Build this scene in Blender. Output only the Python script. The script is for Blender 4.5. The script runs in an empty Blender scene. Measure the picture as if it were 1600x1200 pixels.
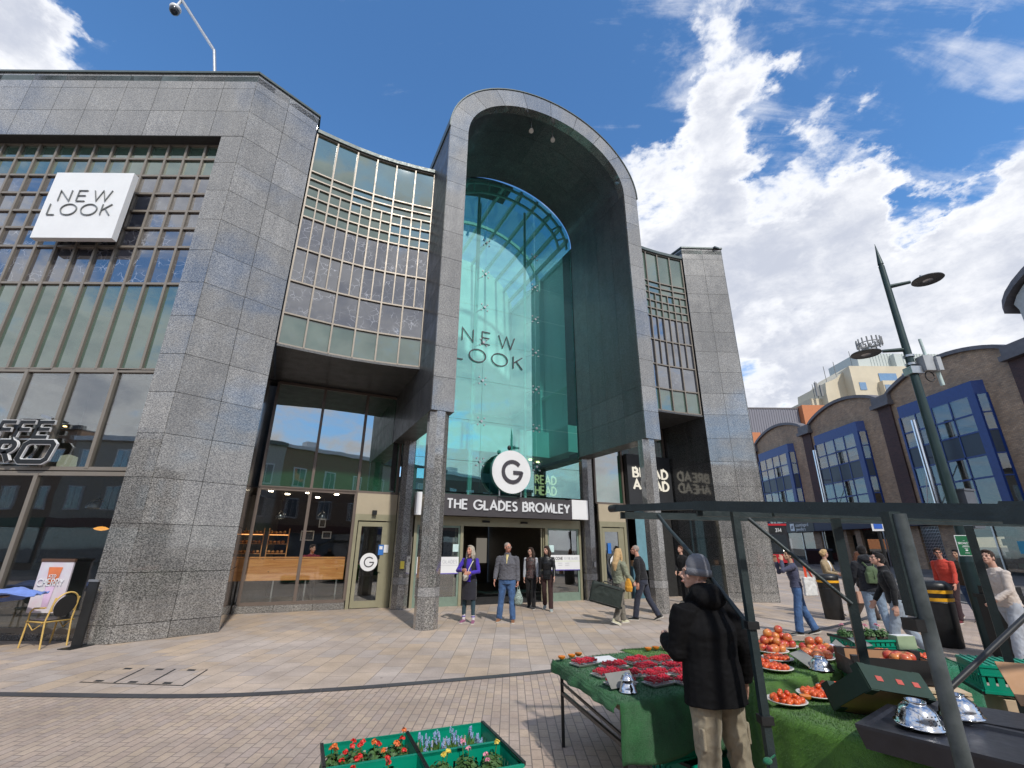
import bpy, bmesh, math, random
from mathutils import Vector, Matrix, noise as mnoise
R=math.radians; random.seed(7)
S=bpy.context.scene
# ---------------------------------------------------------------- camera
cd=bpy.data.cameras.new('camera'); cam=bpy.data.objects.new('camera',cd); S.collection.objects.link(cam)
cam.matrix_world=Matrix.Translation((0,0,1.8))@Matrix.Rotation(R(90+19.526),4,'X')@Matrix.Rotation(R(.455),4,'Z')
cd.sensor_width=36; cd.lens=16.236; cd.clip_start=.05; cd.clip_end=2000
S.camera=cam
S.view_settings.view_transform='Standard'; S.view_settings.look='None'; S.view_settings.gamma=1; S.view_settings.exposure=0.0
try:
    S.cycles.max_bounces=10; S.cycles.transparent_max_bounces=24; S.cycles.glossy_bounces=5; S.cycles.diffuse_bounces=4
    S.cycles.sample_clamp_indirect=6; S.cycles.caustics_reflective=False; S.cycles.caustics_refractive=False
    S.cycles.use_denoising=True
except Exception: pass
# ---------------------------------------------------------------- sun and sky
SUN=Vector((.40,-.92,.98)).normalized()
sl=bpy.data.lights.new('sun','SUN'); sl.energy=3.3; sl.angle=R(1.9); sl.color=(1,.95,.87)
so=bpy.data.objects.new('sun',sl); S.collection.objects.link(so)
so.rotation_euler=SUN.to_track_quat('Z','Y').to_euler()
W=bpy.data.worlds.new('World'); S.world=W; W.use_nodes=True
class N:                                        # tiny node-tree helper
    def __init__(s,nt): s.t=nt
    def n(s,typ,**k):
        x=s.t.nodes.new(typ)
        ins=k.pop('i',{})
        for a,b in k.items(): setattr(x,a,b)
        for a,b in ins.items(): s.set(x.inputs[a],b)
        return x
    def set(s,sock,v):
        if isinstance(v,bpy.types.NodeSocket): s.t.links.new(v,sock)
        elif isinstance(v,bpy.types.Node): s.t.links.new(v.outputs[0],sock)
        else: sock.default_value=v
    def math(s,op,a,b=0.,c=0.,clamp=False):
        x=s.n('ShaderNodeMath',operation=op,use_clamp=clamp); s.set(x.inputs[0],a); s.set(x.inputs[1],b)
        if len(x.inputs)>2: s.set(x.inputs[2],c)
        return x.outputs[0]
    def vmath(s,op,a,b=(0,0,0)):
        x=s.n('ShaderNodeVectorMath',operation=op); s.set(x.inputs[0],a)
        if op=='SCALE': s.set(x.inputs['Scale'],b)
        else: s.set(x.inputs[1],b)
        return x.outputs['Value' if op=='DOT_PRODUCT' else 'Vector']
    def mix(s,f,a,b,blend='MIX'):
        x=s.n('ShaderNodeMix',data_type='RGBA',blend_type=blend); s.set(x.inputs[0],f); s.set(x.inputs[6],a); s.set(x.inputs[7],b)
        return x.outputs[2]
    def mr(s,v,a,b,c=0.,d=1.,smooth=False):
        x=s.n('ShaderNodeMapRange',interpolation_type='SMOOTHSTEP' if smooth else 'LINEAR')
        for i,q in enumerate((v,a,b,c,d)): s.set(x.inputs[i],q)
        return x.outputs[0]
    def noise(s,vec,scale,detail=4,rough=.5,dist=0.,dim='3D'):
        x=s.n('ShaderNodeTexNoise',noise_dimensions=dim); s.set(x.inputs['Vector'],vec)
        x.inputs['Scale'].default_value=scale; x.inputs['Detail'].default_value=detail; x.inputs['Roughness'].default_value=rough; x.inputs['Distortion'].default_value=dist
        return x.outputs[0]
def rgb(c): return (c[0],c[1],c[2],1)
def pixdir(u,v):                                 # world direction seen at a point of a 1600x1200 frame, used for cloud placing
    d=cam.matrix_world.to_3x3()@Vector(((u-800)/721.62,(600-v)/721.62,-1)); return d.normalized()
nt=W.node_tree; nt.nodes.clear(); g=N(nt)
tc=g.n('ShaderNodeTexCoord'); D=g.vmath('NORMALIZE',tc.outputs['Generated'])
sky=g.n('ShaderNodeTexSky',sky_type='NISHITA',sun_disc=False,sun_elevation=math.asin(SUN.z),sun_rotation=math.atan2(SUN.x,SUN.y),air_density=1.0,dust_density=.4,ozone_density=3.5,altitude=50)
sep=g.n('ShaderNodeSeparateXYZ',i={0:D})
zz=g.math('ADD',g.math('MAXIMUM',sep.outputs[2],0.),.22)
cp=g.n('ShaderNodeCombineXYZ',i={0:g.math('DIVIDE',sep.outputs[0],zz),1:g.math('DIVIDE',sep.outputs[1],zz),2:0.})
fl=g.vmath('MULTIPLY',D,(1.,1.,1.75))
big=g.noise(fl,3.1,12,.60,.15)
med=g.noise(g.vmath('ADD',fl,(7.3,2.1,0)),9.,10,.64,.2)
wis=g.noise(g.n('ShaderNodeMapping',i={0:cp.outputs[0],'Rotation':(0,0,R(35)),'Scale':(1.2,4.2,1)}).outputs[0],1.7,8,.62,1.2)
nz=g.n('ShaderNodeTexNoise',i={'Vector':fl,'Scale':5.5,'Detail':7.,'Roughness':.6}).outputs['Color']
Dw=g.vmath('NORMALIZE',g.vmath('ADD',D,g.vmath('SCALE',g.vmath('SUBTRACT',nz,(.5,.5,.5)),.34)))
def bump(u,v,rad,amp):
    d=g.vmath('DOT_PRODUCT',Dw,tuple(pixdir(u,v)))
    return g.math('MULTIPLY',g.mr(d,math.cos(R(rad)),1.,0.,1.,True),amp)
bias=None
for b in [(1150,350,15,.26),(1120,160,7.5,.32),(1240,250,7,.16),(1350,250,6.5,.26),(1060,300,9,.18),(1350,480,22,.24),(1560,430,16,.18),(1250,570,22,.24),(1100,560,14,.16),(40,40,7.5,.50),(0,0,6,.2),(1400,110,9,.20),(1520,330,10,.16),(1530,80,4,.10),(1260,90,5,.12),
          (560,120,28,-.45),(880,60,17,-.35),(330,40,14,-.3),(170,160,10,-.35),(980,100,8,-.25),(1180,600,3.5,-.4),(1190,475,4.5,-.45),(1250,295,5.5,-.5),(1205,205,5,-.42),(1400,190,7,-.42),(1470,250,6,-.42),(1380,250,0.1,0),(1410,30,12,-.26),(1580,190,6,-.3),(1300,60,6,-.2),(1420,345,3,-.5)]:
    x=bump(*b); bias=x if bias is None else g.math('ADD',bias,x)
def refl(u,v,rad,amp):                           # cloud banks on the far side of the sky, where the glass front looks
    d=pixdir(u,v); n=Vector((math.sin(R(25.677)),-math.cos(R(25.677)),0)); d=d-n*(2*d.dot(n))
    return g.math('MULTIPLY',g.mr(g.vmath('DOT_PRODUCT',Dw,tuple(d)),math.cos(R(rad)),1.,0.,1.,True),amp)
for b in [(760,430,13,.36),(800,560,12,.26),(560,420,14,.22),(1080,480,12,.2),(300,380,14,.2)]: bias=g.math('ADD',bias,refl(*b))
# the half of the sky behind the camera carries broken cloud too (it shows in the glass and the polished stone)
back=g.mr(sep.outputs[1],.1,-.35,0.,.22)
dens=g.math('ADD',g.math('ADD',g.math('ADD',g.math('MULTIPLY',g.math('SUBTRACT',big,.5),1.9),g.math('MULTIPLY',g.math('SUBTRACT',med,.5),.9)),bias),back)
cl=g.mr(dens,-.03,.30,0.,1.,True)
thin=g.mr(g.math('ADD',g.math('ADD',wis,g.math('MULTIPLY',g.math('SUBTRACT',med,.5),.5)),g.math('MULTIPLY',bias,.3)),.42,.76,0.,.62,True)
cl=g.math('MAXIMUM',cl,thin)
shade=g.mr(g.math('ADD',g.math('MULTIPLY',med,.55),g.math('MULTIPLY',big,.45)),.36,.62,0.,1.,True)
ccol=g.mix(shade,rgb((7.2,7.3,7.6)),rgb((4.4,4.7,5.5)))
ccol=g.mix(g.mr(dens,.10,.60,0.,1.,True),rgb((7.6,7.7,8.0)),ccol)
skyc=g.mix(1.,sky.outputs[0],rgb((.90,1.34,1.60)),'MULTIPLY')
lowhaze=g.mr(sep.outputs[2],0.02,.30,.6,0.,True)
skyc=g.mix(lowhaze,skyc,rgb((4.4,5.5,7.0)))
full=g.mix(cl,skyc,ccol)
gm=g.mr(sep.outputs[2],-.02,0.,0.,1.)
full=g.mix(gm,rgb((1.2,1.1,1.0)),full)
bg=g.n('ShaderNodeBackground',i={0:full,1:.14}); wo=g.n('ShaderNodeOutputWorld',i={0:bg.outputs[0]})
try: W.cycles.sampling_method='MANUAL'; W.cycles.sample_map_resolution=1024
except Exception: pass

# ---------------------------------------------------------------- mesh helper
class MB:
    def __init__(s): s.v=[];s.f=[];s.m=[];s.sm=[]
    def add(s,vs,fs,m=0,smooth=False):
        o=len(s.v); s.v+= [tuple(v) for v in vs]; s.f+=[tuple(i+o for i in f) for f in fs]; s.m+=[m]*len(fs); s.sm+=[smooth]*len(fs); return s
    def box(s,c,d,rz=0,m=0,M=None):
        x,y,z=d[0]/2,d[1]/2,d[2]/2
        P=[Vector(p) for p in ((-x,-y,-z),(x,-y,-z),(x,y,-z),(-x,y,-z),(-x,-y,z),(x,-y,z),(x,y,z),(-x,y,z))]
        if M is None: M=Matrix.Translation(c)@Matrix.Rotation(rz,4,'Z')
        else: M=Matrix.Translation(c)@M
        return s.add([M@p for p in P],[(0,3,2,1),(4,5,6,7),(0,1,5,4),(1,2,6,5),(2,3,7,6),(3,0,4,7)],m)
    def hexa(s,P,m=0): return s.add(P,[(0,3,2,1),(4,5,6,7),(0,1,5,4),(1,2,6,5),(2,3,7,6),(3,0,4,7)],m)
    def bb(s,x0,x1,y0,y1,z0,z1,m=0): return s.box(((x0+x1)/2,(y0+y1)/2,(z0+z1)/2),(abs(x1-x0),abs(y1-y0),abs(z1-z0)),0,m)
    def rings(s,rs,m=0,cap=True,smooth=True,closed=False):
        n=len(rs[0]); vs=[p for r in rs for p in r]; fs=[]
        k=len(rs)
        for i in range(k if closed else k-1):
            j=(i+1)%k
            for a in range(n):
                b=(a+1)%n; fs.append((i*n+a,i*n+b,j*n+b,j*n+a))
        s.add(vs,fs,m,smooth)
        if cap and not closed: s.add(rs[0],[tuple(range(n))[::-1]],m); s.add(rs[-1],[tuple(range(n))],m)
        return s
    def tube(s,path,r,seg=10,m=0,smooth=True,cap=True,flat=1.,up=None):
        path=[Vector(p) for p in path]; n=len(path)
        rr=r if isinstance(r,(list,tuple)) else [r]*n
        rs=[]; prev=None
        for i,p in enumerate(path):
            t=(path[min(i+1,n-1)]-path[max(i-1,0)])
            t=t.normalized() if t.length>1e-9 else Vector((0,0,1))
            u0=Vector(up) if up else (prev if prev is not None else (Vector((0,0,1)) if abs(t.z)<.9 else Vector((0,1,0))))
            x=(u0-t*u0.dot(t))
            if x.length<1e-6: x=Vector((1,0,0))-t*t.x
            x.normalize(); y=t.cross(x); prev=x
            rs.append([p+x*(math.cos(2*math.pi*a/seg)*rr[i])+y*(math.sin(2*math.pi*a/seg)*rr[i]*flat) for a in range(seg)])
        return s.rings(rs,m,cap,smooth)
    def beam(s,a,b,w,h=None,m=0,up=(0,0,1)):
        a,b=Vector(a),Vector(b); t=(b-a).normalized(); h=h or w; u=Vector(up); x=t.cross(u)
        if x.length<1e-4: x=t.cross(Vector((0,1,0)))
        x.normalize(); y=x.cross(t); x*=w/2; y*=h/2
        return s.add([a-x-y,a+x-y,a+x+y,a-x+y,b-x-y,b+x-y,b+x+y,b-x+y],[(0,1,2,3),(7,6,5,4),(0,4,5,1),(1,5,6,2),(2,6,7,3),(3,7,4,0)],m)
    def cyl(s,c,r,h,seg=16,m=0,r2=None,smooth=True): return s.tube([c,Vector(c)+Vector((0,0,h))],[r,r if r2 is None else r2],seg,m,smooth)
    def lathe(s,prof,seg=16,c=(0,0,0),m=0,M=None,smooth=True,cap=False):
        M=Matrix.Translation(c)@(M or Matrix.Identity(4))
        rs=[[M@Vector((r*math.cos(2*math.pi*a/seg),r*math.sin(2*math.pi*a/seg),z)) for a in range(seg)] for r,z in prof]
        return s.rings(rs,m,cap,smooth)
    def ell(s,c,r,seg=12,rings=8,M=None,m=0,smooth=True):
        if not isinstance(r,(tuple,list)): r=(r,r,r)
        M=Matrix.Translation(c)@(M or Matrix.Identity(4))
        rs=[]
        for i in range(1,rings):
            t=math.pi*i/rings; rs.append([M@Vector((r[0]*math.sin(t)*math.cos(2*math.pi*a/seg),r[1]*math.sin(t)*math.sin(2*math.pi*a/seg),-r[2]*math.cos(t))) for a in range(seg)])
        o=len(s.v); s.rings(rs,m,False,smooth)
        s.add([M@Vector((0,0,-r[2]))]+rs[0],[(0,(a+1)%seg+1,a+1) for a in range(seg)],m,smooth)
        s.add([M@Vector((0,0,r[2]))]+rs[-1],[(0,a+1,(a+1)%seg+1) for a in range(seg)],m,smooth)
        return s
    def prism(s,poly,z0,z1,m=0,M=None):           # 2-D polygon (ccw) in xy, extruded in z, through matrix M
        n=len(poly); M=M or Matrix.Identity(4)
        vs=[M@Vector((x,y,z0)) for x,y in poly]+[M@Vector((x,y,z1)) for x,y in poly]
        return s.add(vs,[tuple(range(n))[::-1],tuple(range(n,2*n))]+[(i,(i+1)%n,n+(i+1)%n,n+i) for i in range(n)],m)
    def build(s,name,mats,parent=None,loc=None,rz=0.,merge=False):
        me=bpy.data.meshes.new(name); me.from_pydata(s.v,[],s.f)
        if not isinstance(mats,(list,tuple)): mats=[mats]
        for x in mats: me.materials.append(x)
        me.polygons.foreach_set('material_index',s.m); me.polygons.foreach_set('use_smooth',s.sm)
        if merge:
            b=bmesh.new(); b.from_mesh(me); bmesh.ops.remove_doubles(b,verts=b.verts,dist=merge); bmesh.ops.recalc_face_normals(b,faces=b.faces); b.to_mesh(me); b.free()
        me.update()
        o=bpy.data.objects.new(name,me); S.collection.objects.link(o)
        if parent is not None: o.parent=parent
        if loc is not None: o.location=loc
        if rz: o.rotation_euler=(0,0,rz)
        return o
def build_each(mb,name,mats,parent,n=8,nf=6):
    out=[]
    for i in range(len(mb.v)//n):
        q=MB(); q.v=mb.v[i*n:(i+1)*n]; q.f=[tuple(k-i*n for k in f) for f in mb.f[i*nf:(i+1)*nf]]; q.m=mb.m[i*nf:(i+1)*nf]; q.sm=mb.sm[i*nf:(i+1)*nf]; out.append(q.build(name,mats,parent))
    return out
def tag(o,label=None,cat=None,group=None,kind=None):
    if label: o['label']=label
    if cat: o['category']=cat
    if group: o['group']=group
    if kind: o['kind']=kind
    return o
def thing(name,label,cat,loc=(0,0,0),rz=0.,group=None):
    o=bpy.data.objects.new(name,None); o.empty_display_size=.2; S.collection.objects.link(o)
    o.location=loc; o.rotation_euler=(0,0,rz); return tag(o,label,cat,group)
def struct(o): o['kind']='structure'; return o
def dup(o,loc=None,rz=None,label=None,group=None,parent=None):
    c=o.copy(); S.collection.objects.link(c)
    if parent is not None: c.parent=parent
    if loc is not None: c.location=loc
    if rz is not None: c.rotation_euler=(0,0,rz)
    if label: c['label']=label
    if group: c['group']=group
    for ch in o.children: dup(ch,parent=c)
    return c
# ---------------------------------------------------------------- materials
def newmat(name):
    m=bpy.data.materials.new(name); m.use_nodes=True; m.node_tree.nodes.clear(); g=N(m.node_tree)
    out=g.n('ShaderNodeOutputMaterial'); return m,g,out
def bsdf(g,out,**k):
    b=g.n('ShaderNodeBsdfPrincipled')
    nm=dict(col='Base Color',rough='Roughness',metal='Metallic',spec='Specular IOR Level',normal='Normal',coat='Coat Weight',coatr='Coat Roughness',sheen='Sheen Weight',ior='IOR',em='Emission Color',es='Emission Strength',sss='Subsurface Weight')
    for a,v in k.items():
        if a in('col','em') and isinstance(v,tuple) and len(v)==3: v=rgb(v)
        g.set(b.inputs[nm[a]],v)
    g.t.links.new(b.outputs[0],out.inputs[0]); return b
def wpos(g): return g.n('ShaderNodeNewGeometry').outputs['Position']
def opos(g): return g.n('ShaderNodeTexCoord').outputs['Object']
def pbr(name,c,rough=.6,metal=0.,var=.12,vs=6.,bump=0.,bs=40.,spec=.5,coat=0.,c2=None,sheen=0.,det=5,obj=True):
    m,g,out=newmat(name); p=opos(g) if obj else wpos(g)
    n=g.noise(p,vs,det,.6)
    if c2 is None: a=tuple(x*(1-var) for x in c); b=tuple(min(1,x*(1+var)) for x in c)
    else: a,b=c,c2
    col=g.mix(g.mr(n,.3,.7),rgb(a),rgb(b))
    k=dict(col=col,rough=g.mr(g.noise(p,vs*2.3,3),.3,.7,max(.02,rough*.85),min(1,rough*1.15)),metal=metal,spec=spec,coat=coat,sheen=sheen)
    if bump:
        bn=g.n('ShaderNodeBump',i={'Strength':bump,'Distance':.01,'Height':g.noise(p,bs,4,.6)}); k['normal']=bn.outputs[0]
    bsdf(g,out,**k); return m
def granite(name,base,dark,light,rough,scale=1.,coat=0.):
    m,g,out=newmat(name); p=opos(g)
    a=g.noise(g.vmath('MULTIPLY',p,(.62,.62,1.)),48*scale,3,.7,.4); b=g.noise(g.vmath('ADD',p,(3.1,8.2,1.7)),120*scale,2,.6); c=g.noise(p,1.1,4,.6)
    at=g.n('ShaderNodeAttribute',attribute_name='slab').outputs['Fac']
    f=g.mr(g.math('ADD',g.math('MULTIPLY',a,.62),g.math('MULTIPLY',b,.38)),.45,.57,0.,1.)
    col=g.mix(f,rgb(dark),rgb(light)); col=g.mix(.24,col,rgb(base)); stk=g.mr(g.noise(g.vmath('MULTIPLY',p,(2.4,2.4,.22)),1.3,5,.65),.40,.62,1.,.80); col=g.mix(1.,col,g.n('ShaderNodeCombineXYZ',i={0:stk,1:stk,2:stk}).outputs[0],'MULTIPLY')
    lum=g.math('ADD',g.math('MULTIPLY',at,.42),g.mr(c,.3,.7,.74,1.0))
    col=g.mix(1.,col,g.n('ShaderNodeCombineXYZ',i={0:lum,1:lum,2:lum}).outputs[0],'MULTIPLY')
    bn=g.n('ShaderNodeBump',i={'Strength':.05,'Distance':.004,'Height':g.noise(p,1.7,2)})
    bsdf(g,out,col=col,rough=g.mr(g.noise(p,3.,3),.3,.7,rough*.8,rough*1.25),spec=.6,coat=coat,coatr=.04,normal=bn.outputs[0]); m.node_tree.nodes['Principled BSDF'].inputs['Coat IOR'].default_value=1.85; return m
def glassm(name,tint,base=.08,k=.85,rough=0.,wob=0.0014,gt=(1,1,1)):
    m,g,out=newmat(name); p=opos(g)
    fac=g.n('ShaderNodeLayerWeight').outputs['Facing']
    f=g.math('ADD',base,g.math('MULTIPLY',g.math('POWER',fac,3.2),k),clamp=True)
    bn=g.n('ShaderNodeBump',i={'Strength':1.,'Distance':wob,'Height':g.noise(p,.9,2)})
    gl=g.n('ShaderNodeBsdfGlossy',i={0:rgb(gt),'Roughness':rough,'Normal':bn.outputs[0]}); tr=g.n('ShaderNodeBsdfTransparent',i={0:rgb(tint)})
    mx=g.n('ShaderNodeMixShader',i={0:f,1:tr.outputs[0],2:gl.outputs[0]}); g.t.links.new(mx.outputs[0],out.inputs[0]); return m
def spandrel(name,c,base=.10,crack=False,k=.7,lite=(.28,.29,.33)):
    m,g,out=newmat(name); p=opos(g)
    bn=g.n('ShaderNodeBump',i={'Strength':1.,'Distance':.0016,'Height':g.noise(p,.8,2)})
    col=g.mix(g.mr(g.noise(p,1.5,3),.3,.7),rgb(tuple(x*.85 for x in c)),rgb(tuple(x*1.15 for x in c)))
    if crack:
        v=g.n('ShaderNodeTexVoronoi',feature='DISTANCE_TO_EDGE'); g.set(v.inputs['Vector'],g.vmath('ADD',p,g.vmath('SCALE',g.n('ShaderNodeTexNoise',i={'Vector':p,'Scale':4.}).outputs['Color'],.22))); v.inputs['Scale'].default_value=4.6
        ln=g.mr(v.outputs[0],.012,.035,1.,0.); msk=g.mr(g.noise(p,2.2,2),.44,.60)
        col=g.mix(g.math('MULTIPLY',ln,msk),col,rgb(lite))
    d=g.n('ShaderNodeBsdfDiffuse',i={0:col}); gl=g.n('ShaderNodeBsdfGlossy',i={0:(1,1,1,1),'Roughness':.015,'Normal':bn.outputs[0]})
    f=g.math('ADD',base,g.math('MULTIPLY',g.math('POWER',g.n('ShaderNodeLayerWeight').outputs['Facing'],3.),k),clamp=True)
    mx=g.n('ShaderNodeMixShader',i={0:f,1:d.outputs[0],2:gl.outputs[0]}); g.t.links.new(mx.outputs[0],out.inputs[0]); return m
def emit(name,c,st):
    m,g,out=newmat(name); e=g.n('ShaderNodeEmission',i={0:rgb(c),1:st}); g.t.links.new(e.outputs[0],out.inputs[0]); return m
def brickm(name,c1,c2,mortar,w,h,ms,rot=None,rough=.85,axes='xy',bump=.4,spot=None,world=True,off=.5,sc=1.,var=.5,rz=0.):
    m,g,out=newmat(name); p=wpos(g) if world else opos(g)
    sp=g.n('ShaderNodeSeparateXYZ',i={0:p}); ax=dict(x=0,y=1,z=2)
    v=g.n('ShaderNodeCombineXYZ',i={0:sp.outputs[ax[axes[0]]],1:sp.outputs[ax[axes[1]]],2:0.}).outputs[0]
    if rz: v=g.n('ShaderNodeMapping',i={0:v,'Rotation':(0,0,rz)}).outputs[0]
    b=g.n('ShaderNodeTexBrick',offset=off,squash=1.); g.set(b.inputs['Vector'],v)
    b.inputs['Color1'].default_value=(0,0,0,1); b.inputs['Color2'].default_value=(1,1,1,1); b.inputs['Mortar'].default_value=(.5,.5,.5,1)
    b.inputs['Scale'].default_value=1.; b.inputs['Brick Width'].default_value=w; b.inputs['Row Height'].default_value=h; b.inputs['Mortar Size'].default_value=ms; b.inputs['Mortar Smooth'].default_value=.2; b.inputs['Bias'].default_value=0.
    rmp=g.n('ShaderNodeValToRGB',i={0:b.outputs['Color']}); cr=rmp.color_ramp; cols=c1 if isinstance(c1[0],tuple) else [c1,c2]
    while len(cr.elements)<len(cols): cr.elements.new(.5)
    for i,c in enumerate(cols): cr.elements[i].position=i/(len(cols)-1); cr.elements[i].color=rgb(c)
    col=rmp.outputs[0]
    n=g.noise(p,2.2,6,.65); n2=g.noise(p,38,4,.7); n3=g.noise(p,.35,3)
    lum=g.math('MULTIPLY',g.math('MULTIPLY',g.mr(n,.3,.7,1-var*.4,1+var*.3),g.mr(n2,.3,.7,.88,1.12)),g.mr(n3,.35,.65,.80,1.1))
    col=g.mix(1.,col,g.n('ShaderNodeCombineXYZ',i={0:lum,1:lum,2:lum}).outputs[0],'MULTIPLY')
    if spot:
        vs=g.n('ShaderNodeTexVoronoi'); g.set(vs.inputs['Vector'],p); vs.inputs['Scale'].default_value=2.9
        col=g.mix(g.math('MULTIPLY',g.mr(vs.outputs['Distance'],.045,.075,1.,0.),.75),col,rgb(spot))
    col=g.mix(b.outputs['Fac'],col,rgb(mortar))
    hgt=g.math('ADD',g.math('MULTIPLY',b.outputs['Fac'],-1.),g.math('MULTIPLY',n2,.25))
    bn=g.n('ShaderNodeBump',i={'Strength':bump,'Distance':.006,'Height':hgt})
    bsdf(g,out,col=col,rough=g.mr(n,.3,.7,rough*.8,rough),normal=bn.outputs[0],spec=.35); return m
M_={}
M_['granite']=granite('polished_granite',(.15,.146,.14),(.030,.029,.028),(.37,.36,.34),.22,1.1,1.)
M_['granite_shaded']=granite('shade_darkened_granite',(.065,.068,.074),(.024,.026,.03),(.15,.155,.16),.42,1.1,.1)  # granite copy for side, inner and under faces, part of its darkness painted-in shade
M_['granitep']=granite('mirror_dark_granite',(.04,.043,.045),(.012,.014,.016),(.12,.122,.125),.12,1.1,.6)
M_['graniteband']=granite('pale_granite_band',(.25,.25,.25),(.12,.12,.12),(.42,.41,.4),.3)
M_['backing']=pbr('dark_joint',(.03,.03,.03),.8)
M_['coping']=pbr('grey_green_coping',(.09,.115,.115),.45,.2)
M_['bronze']=pbr('champagne_frame',(.25,.22,.185),.42,.35,.06,3.)
M_['bronzed']=pbr('brown_frame',(.17,.135,.115),.42,.35,.06,3.)
M_['doorframe']=pbr('olive_gold_frame',(.33,.31,.21),.4,.35,.06,3.)
M_['beige']=pbr('beige_panel',(.42,.36,.26),.5,0.,.06,2.)
M_['spand']=spandrel('grey_green_spandrel_glass',(.060,.105,.080),.17)
M_['crack']=spandrel('dark_glass_with_branching_film',(.03,.032,.045),.22,True)
M_['dglass']=spandrel('dark_window_glass',(.018,.022,.035),.26,True,lite=(.12,.13,.16))
M_['wglass']=glassm('window_glass',(.74,.79,.77),.20,.8)
M_['greenglass']=spandrel('green_backed_glass',(.012,.075,.035),.34)
M_['shopglass']=glassm('shop_window_glass',(.92,.94,.93),.085,.8)
M_['clear']=glassm('clear_glass',(.92,.95,.94),.07,.8)
M_['teal']=glassm('teal_glass',(.62,.965,.93),.30,.5,0.,.0016,(.66,.93,.88))
M_['tealm']=pbr('teal_white_steel',(.50,.66,.64),.4,.1)
M_['white']=pbr('white_paint',(.74,.75,.76),.4,0.,.04,2.)
M_['offw']=pbr('atrium_wall',(.74,.80,.78),.7,0.,.05,.8)
M_['dark']=pbr('dark_interior',(.02,.02,.02),.8)
M_['floor_i']=pbr('interior_floor',(.10,.09,.08),.35)
M_['chrome']=pbr('stainless',(.62,.62,.64),.14,1.,.08,9.)
M_['steel']=pbr('brushed_metal',(.45,.46,.47),.32,.9)
M_['black']=pbr('black_paint',(.012,.013,.014),.42,0.,.3,8.)
M_['fascia']=pbr('fascia_charcoal',(.055,.05,.055),.45,0.,.05,2.)
M_['charcoal']=pbr('charcoal_letter',(.05,.045,.055),.4)
# ---------------------------------------------------------------- the shopping centre (local axes: a along the front, b into it)
OX,OY,TH=1.434,13.427,R(25.677)
U2=Vector((math.cos(TH),math.sin(TH))); N2=Vector((-U2.y,U2.x))
def w2l(x,y): d=Vector((x-OX,y-OY)); return (d.dot(U2),d.dot(N2))
def l2w(a,b,z=0.): p=Vector((OX,OY))+U2*a+N2*b; return (p.x,p.y,z)
mall=thing('shopping_centre','grey granite shopping centre entrance with a tall arched portal and teal glass','shopping centre',(OX,OY,0),TH)
class SB(MB):
    def __init__(s): super().__init__(); s.sl=[]
    def cell(s,P8,m=0):
        k=len(s.f); s.hexa(P8,m); v=random.random(); s.sl+=[v]*(len(s.f)-k)
    def face(s,P,Q,zs,us,t=.035,gap=.0055,m=0):
        P,Q=Vector(P),Vector(Q); d=(Q-P); L=d.length; d/=L; n=Vector((d.y,-d.x))
        for i in range(len(us)-1):
            for j in range(len(zs)-1):
                u0,u1=us[i]*L+gap,us[i+1]*L-gap; z0,z1=sorted((zs[j],zs[j+1])); z0+=gap;z1-=gap
                a=P+d*u0;b=P+d*u1; A=a-n*t;B=b-n*t
                s.cell([(a.x,a.y,z0),(b.x,b.y,z0),(B.x,B.y,z0),(A.x,A.y,z0),(a.x,a.y,z1),(b.x,b.y,z1),(B.x,B.y,z1),(A.x,A.y,z1)],m)
        return s
    def build(s,*a,**k):
        s.sl+= [.5]*(len(s.f)-len(s.sl)); sl=list(s.sl)
        o=super().build(*a,**k); at=o.data.attributes.new('slab','FLOAT','FACE')
        for i,v in enumerate(sl): at.data[i].value=v
        return o
def lin(a,b,n): return [a+(b-a)*i/n for i in range(n+1)]
TOP=15.13; ZT=[TOP,14.54,13.65,12.70]+[12.70-.948*i for i in range(1,6)]+[7.03]; ZL=[7.01,6.03,5.09,4.13,3.17,2.22,1.27,.32,0.]
ALLZ=ZT+ZL[1:]
A_=(-9.691,.833); B_=(-7.948,1.599); C_=w2l(-8.269,9.98)
def mir(p): return (-p[0],p[1])
def wallbox(mb,P,Q,z0,z1,t0=.036,t1=.5,m=0):
    P,Q=Vector(P),Vector(Q); d=(Q-P).normalized(); n=Vector((d.y,-d.x))
    a,b=P-n*t0,Q-n*t0; A,B=P-n*t1,Q-n*t1
    mb.hexa([(a.x,a.y,z0),(b.x,b.y,z0),(B.x,B.y,z0),(A.x,A.y,z0),(a.x,a.y,z1),(b.x,b.y,z1),(B.x,B.y,z1),(A.x,A.y,z1)],m)
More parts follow.
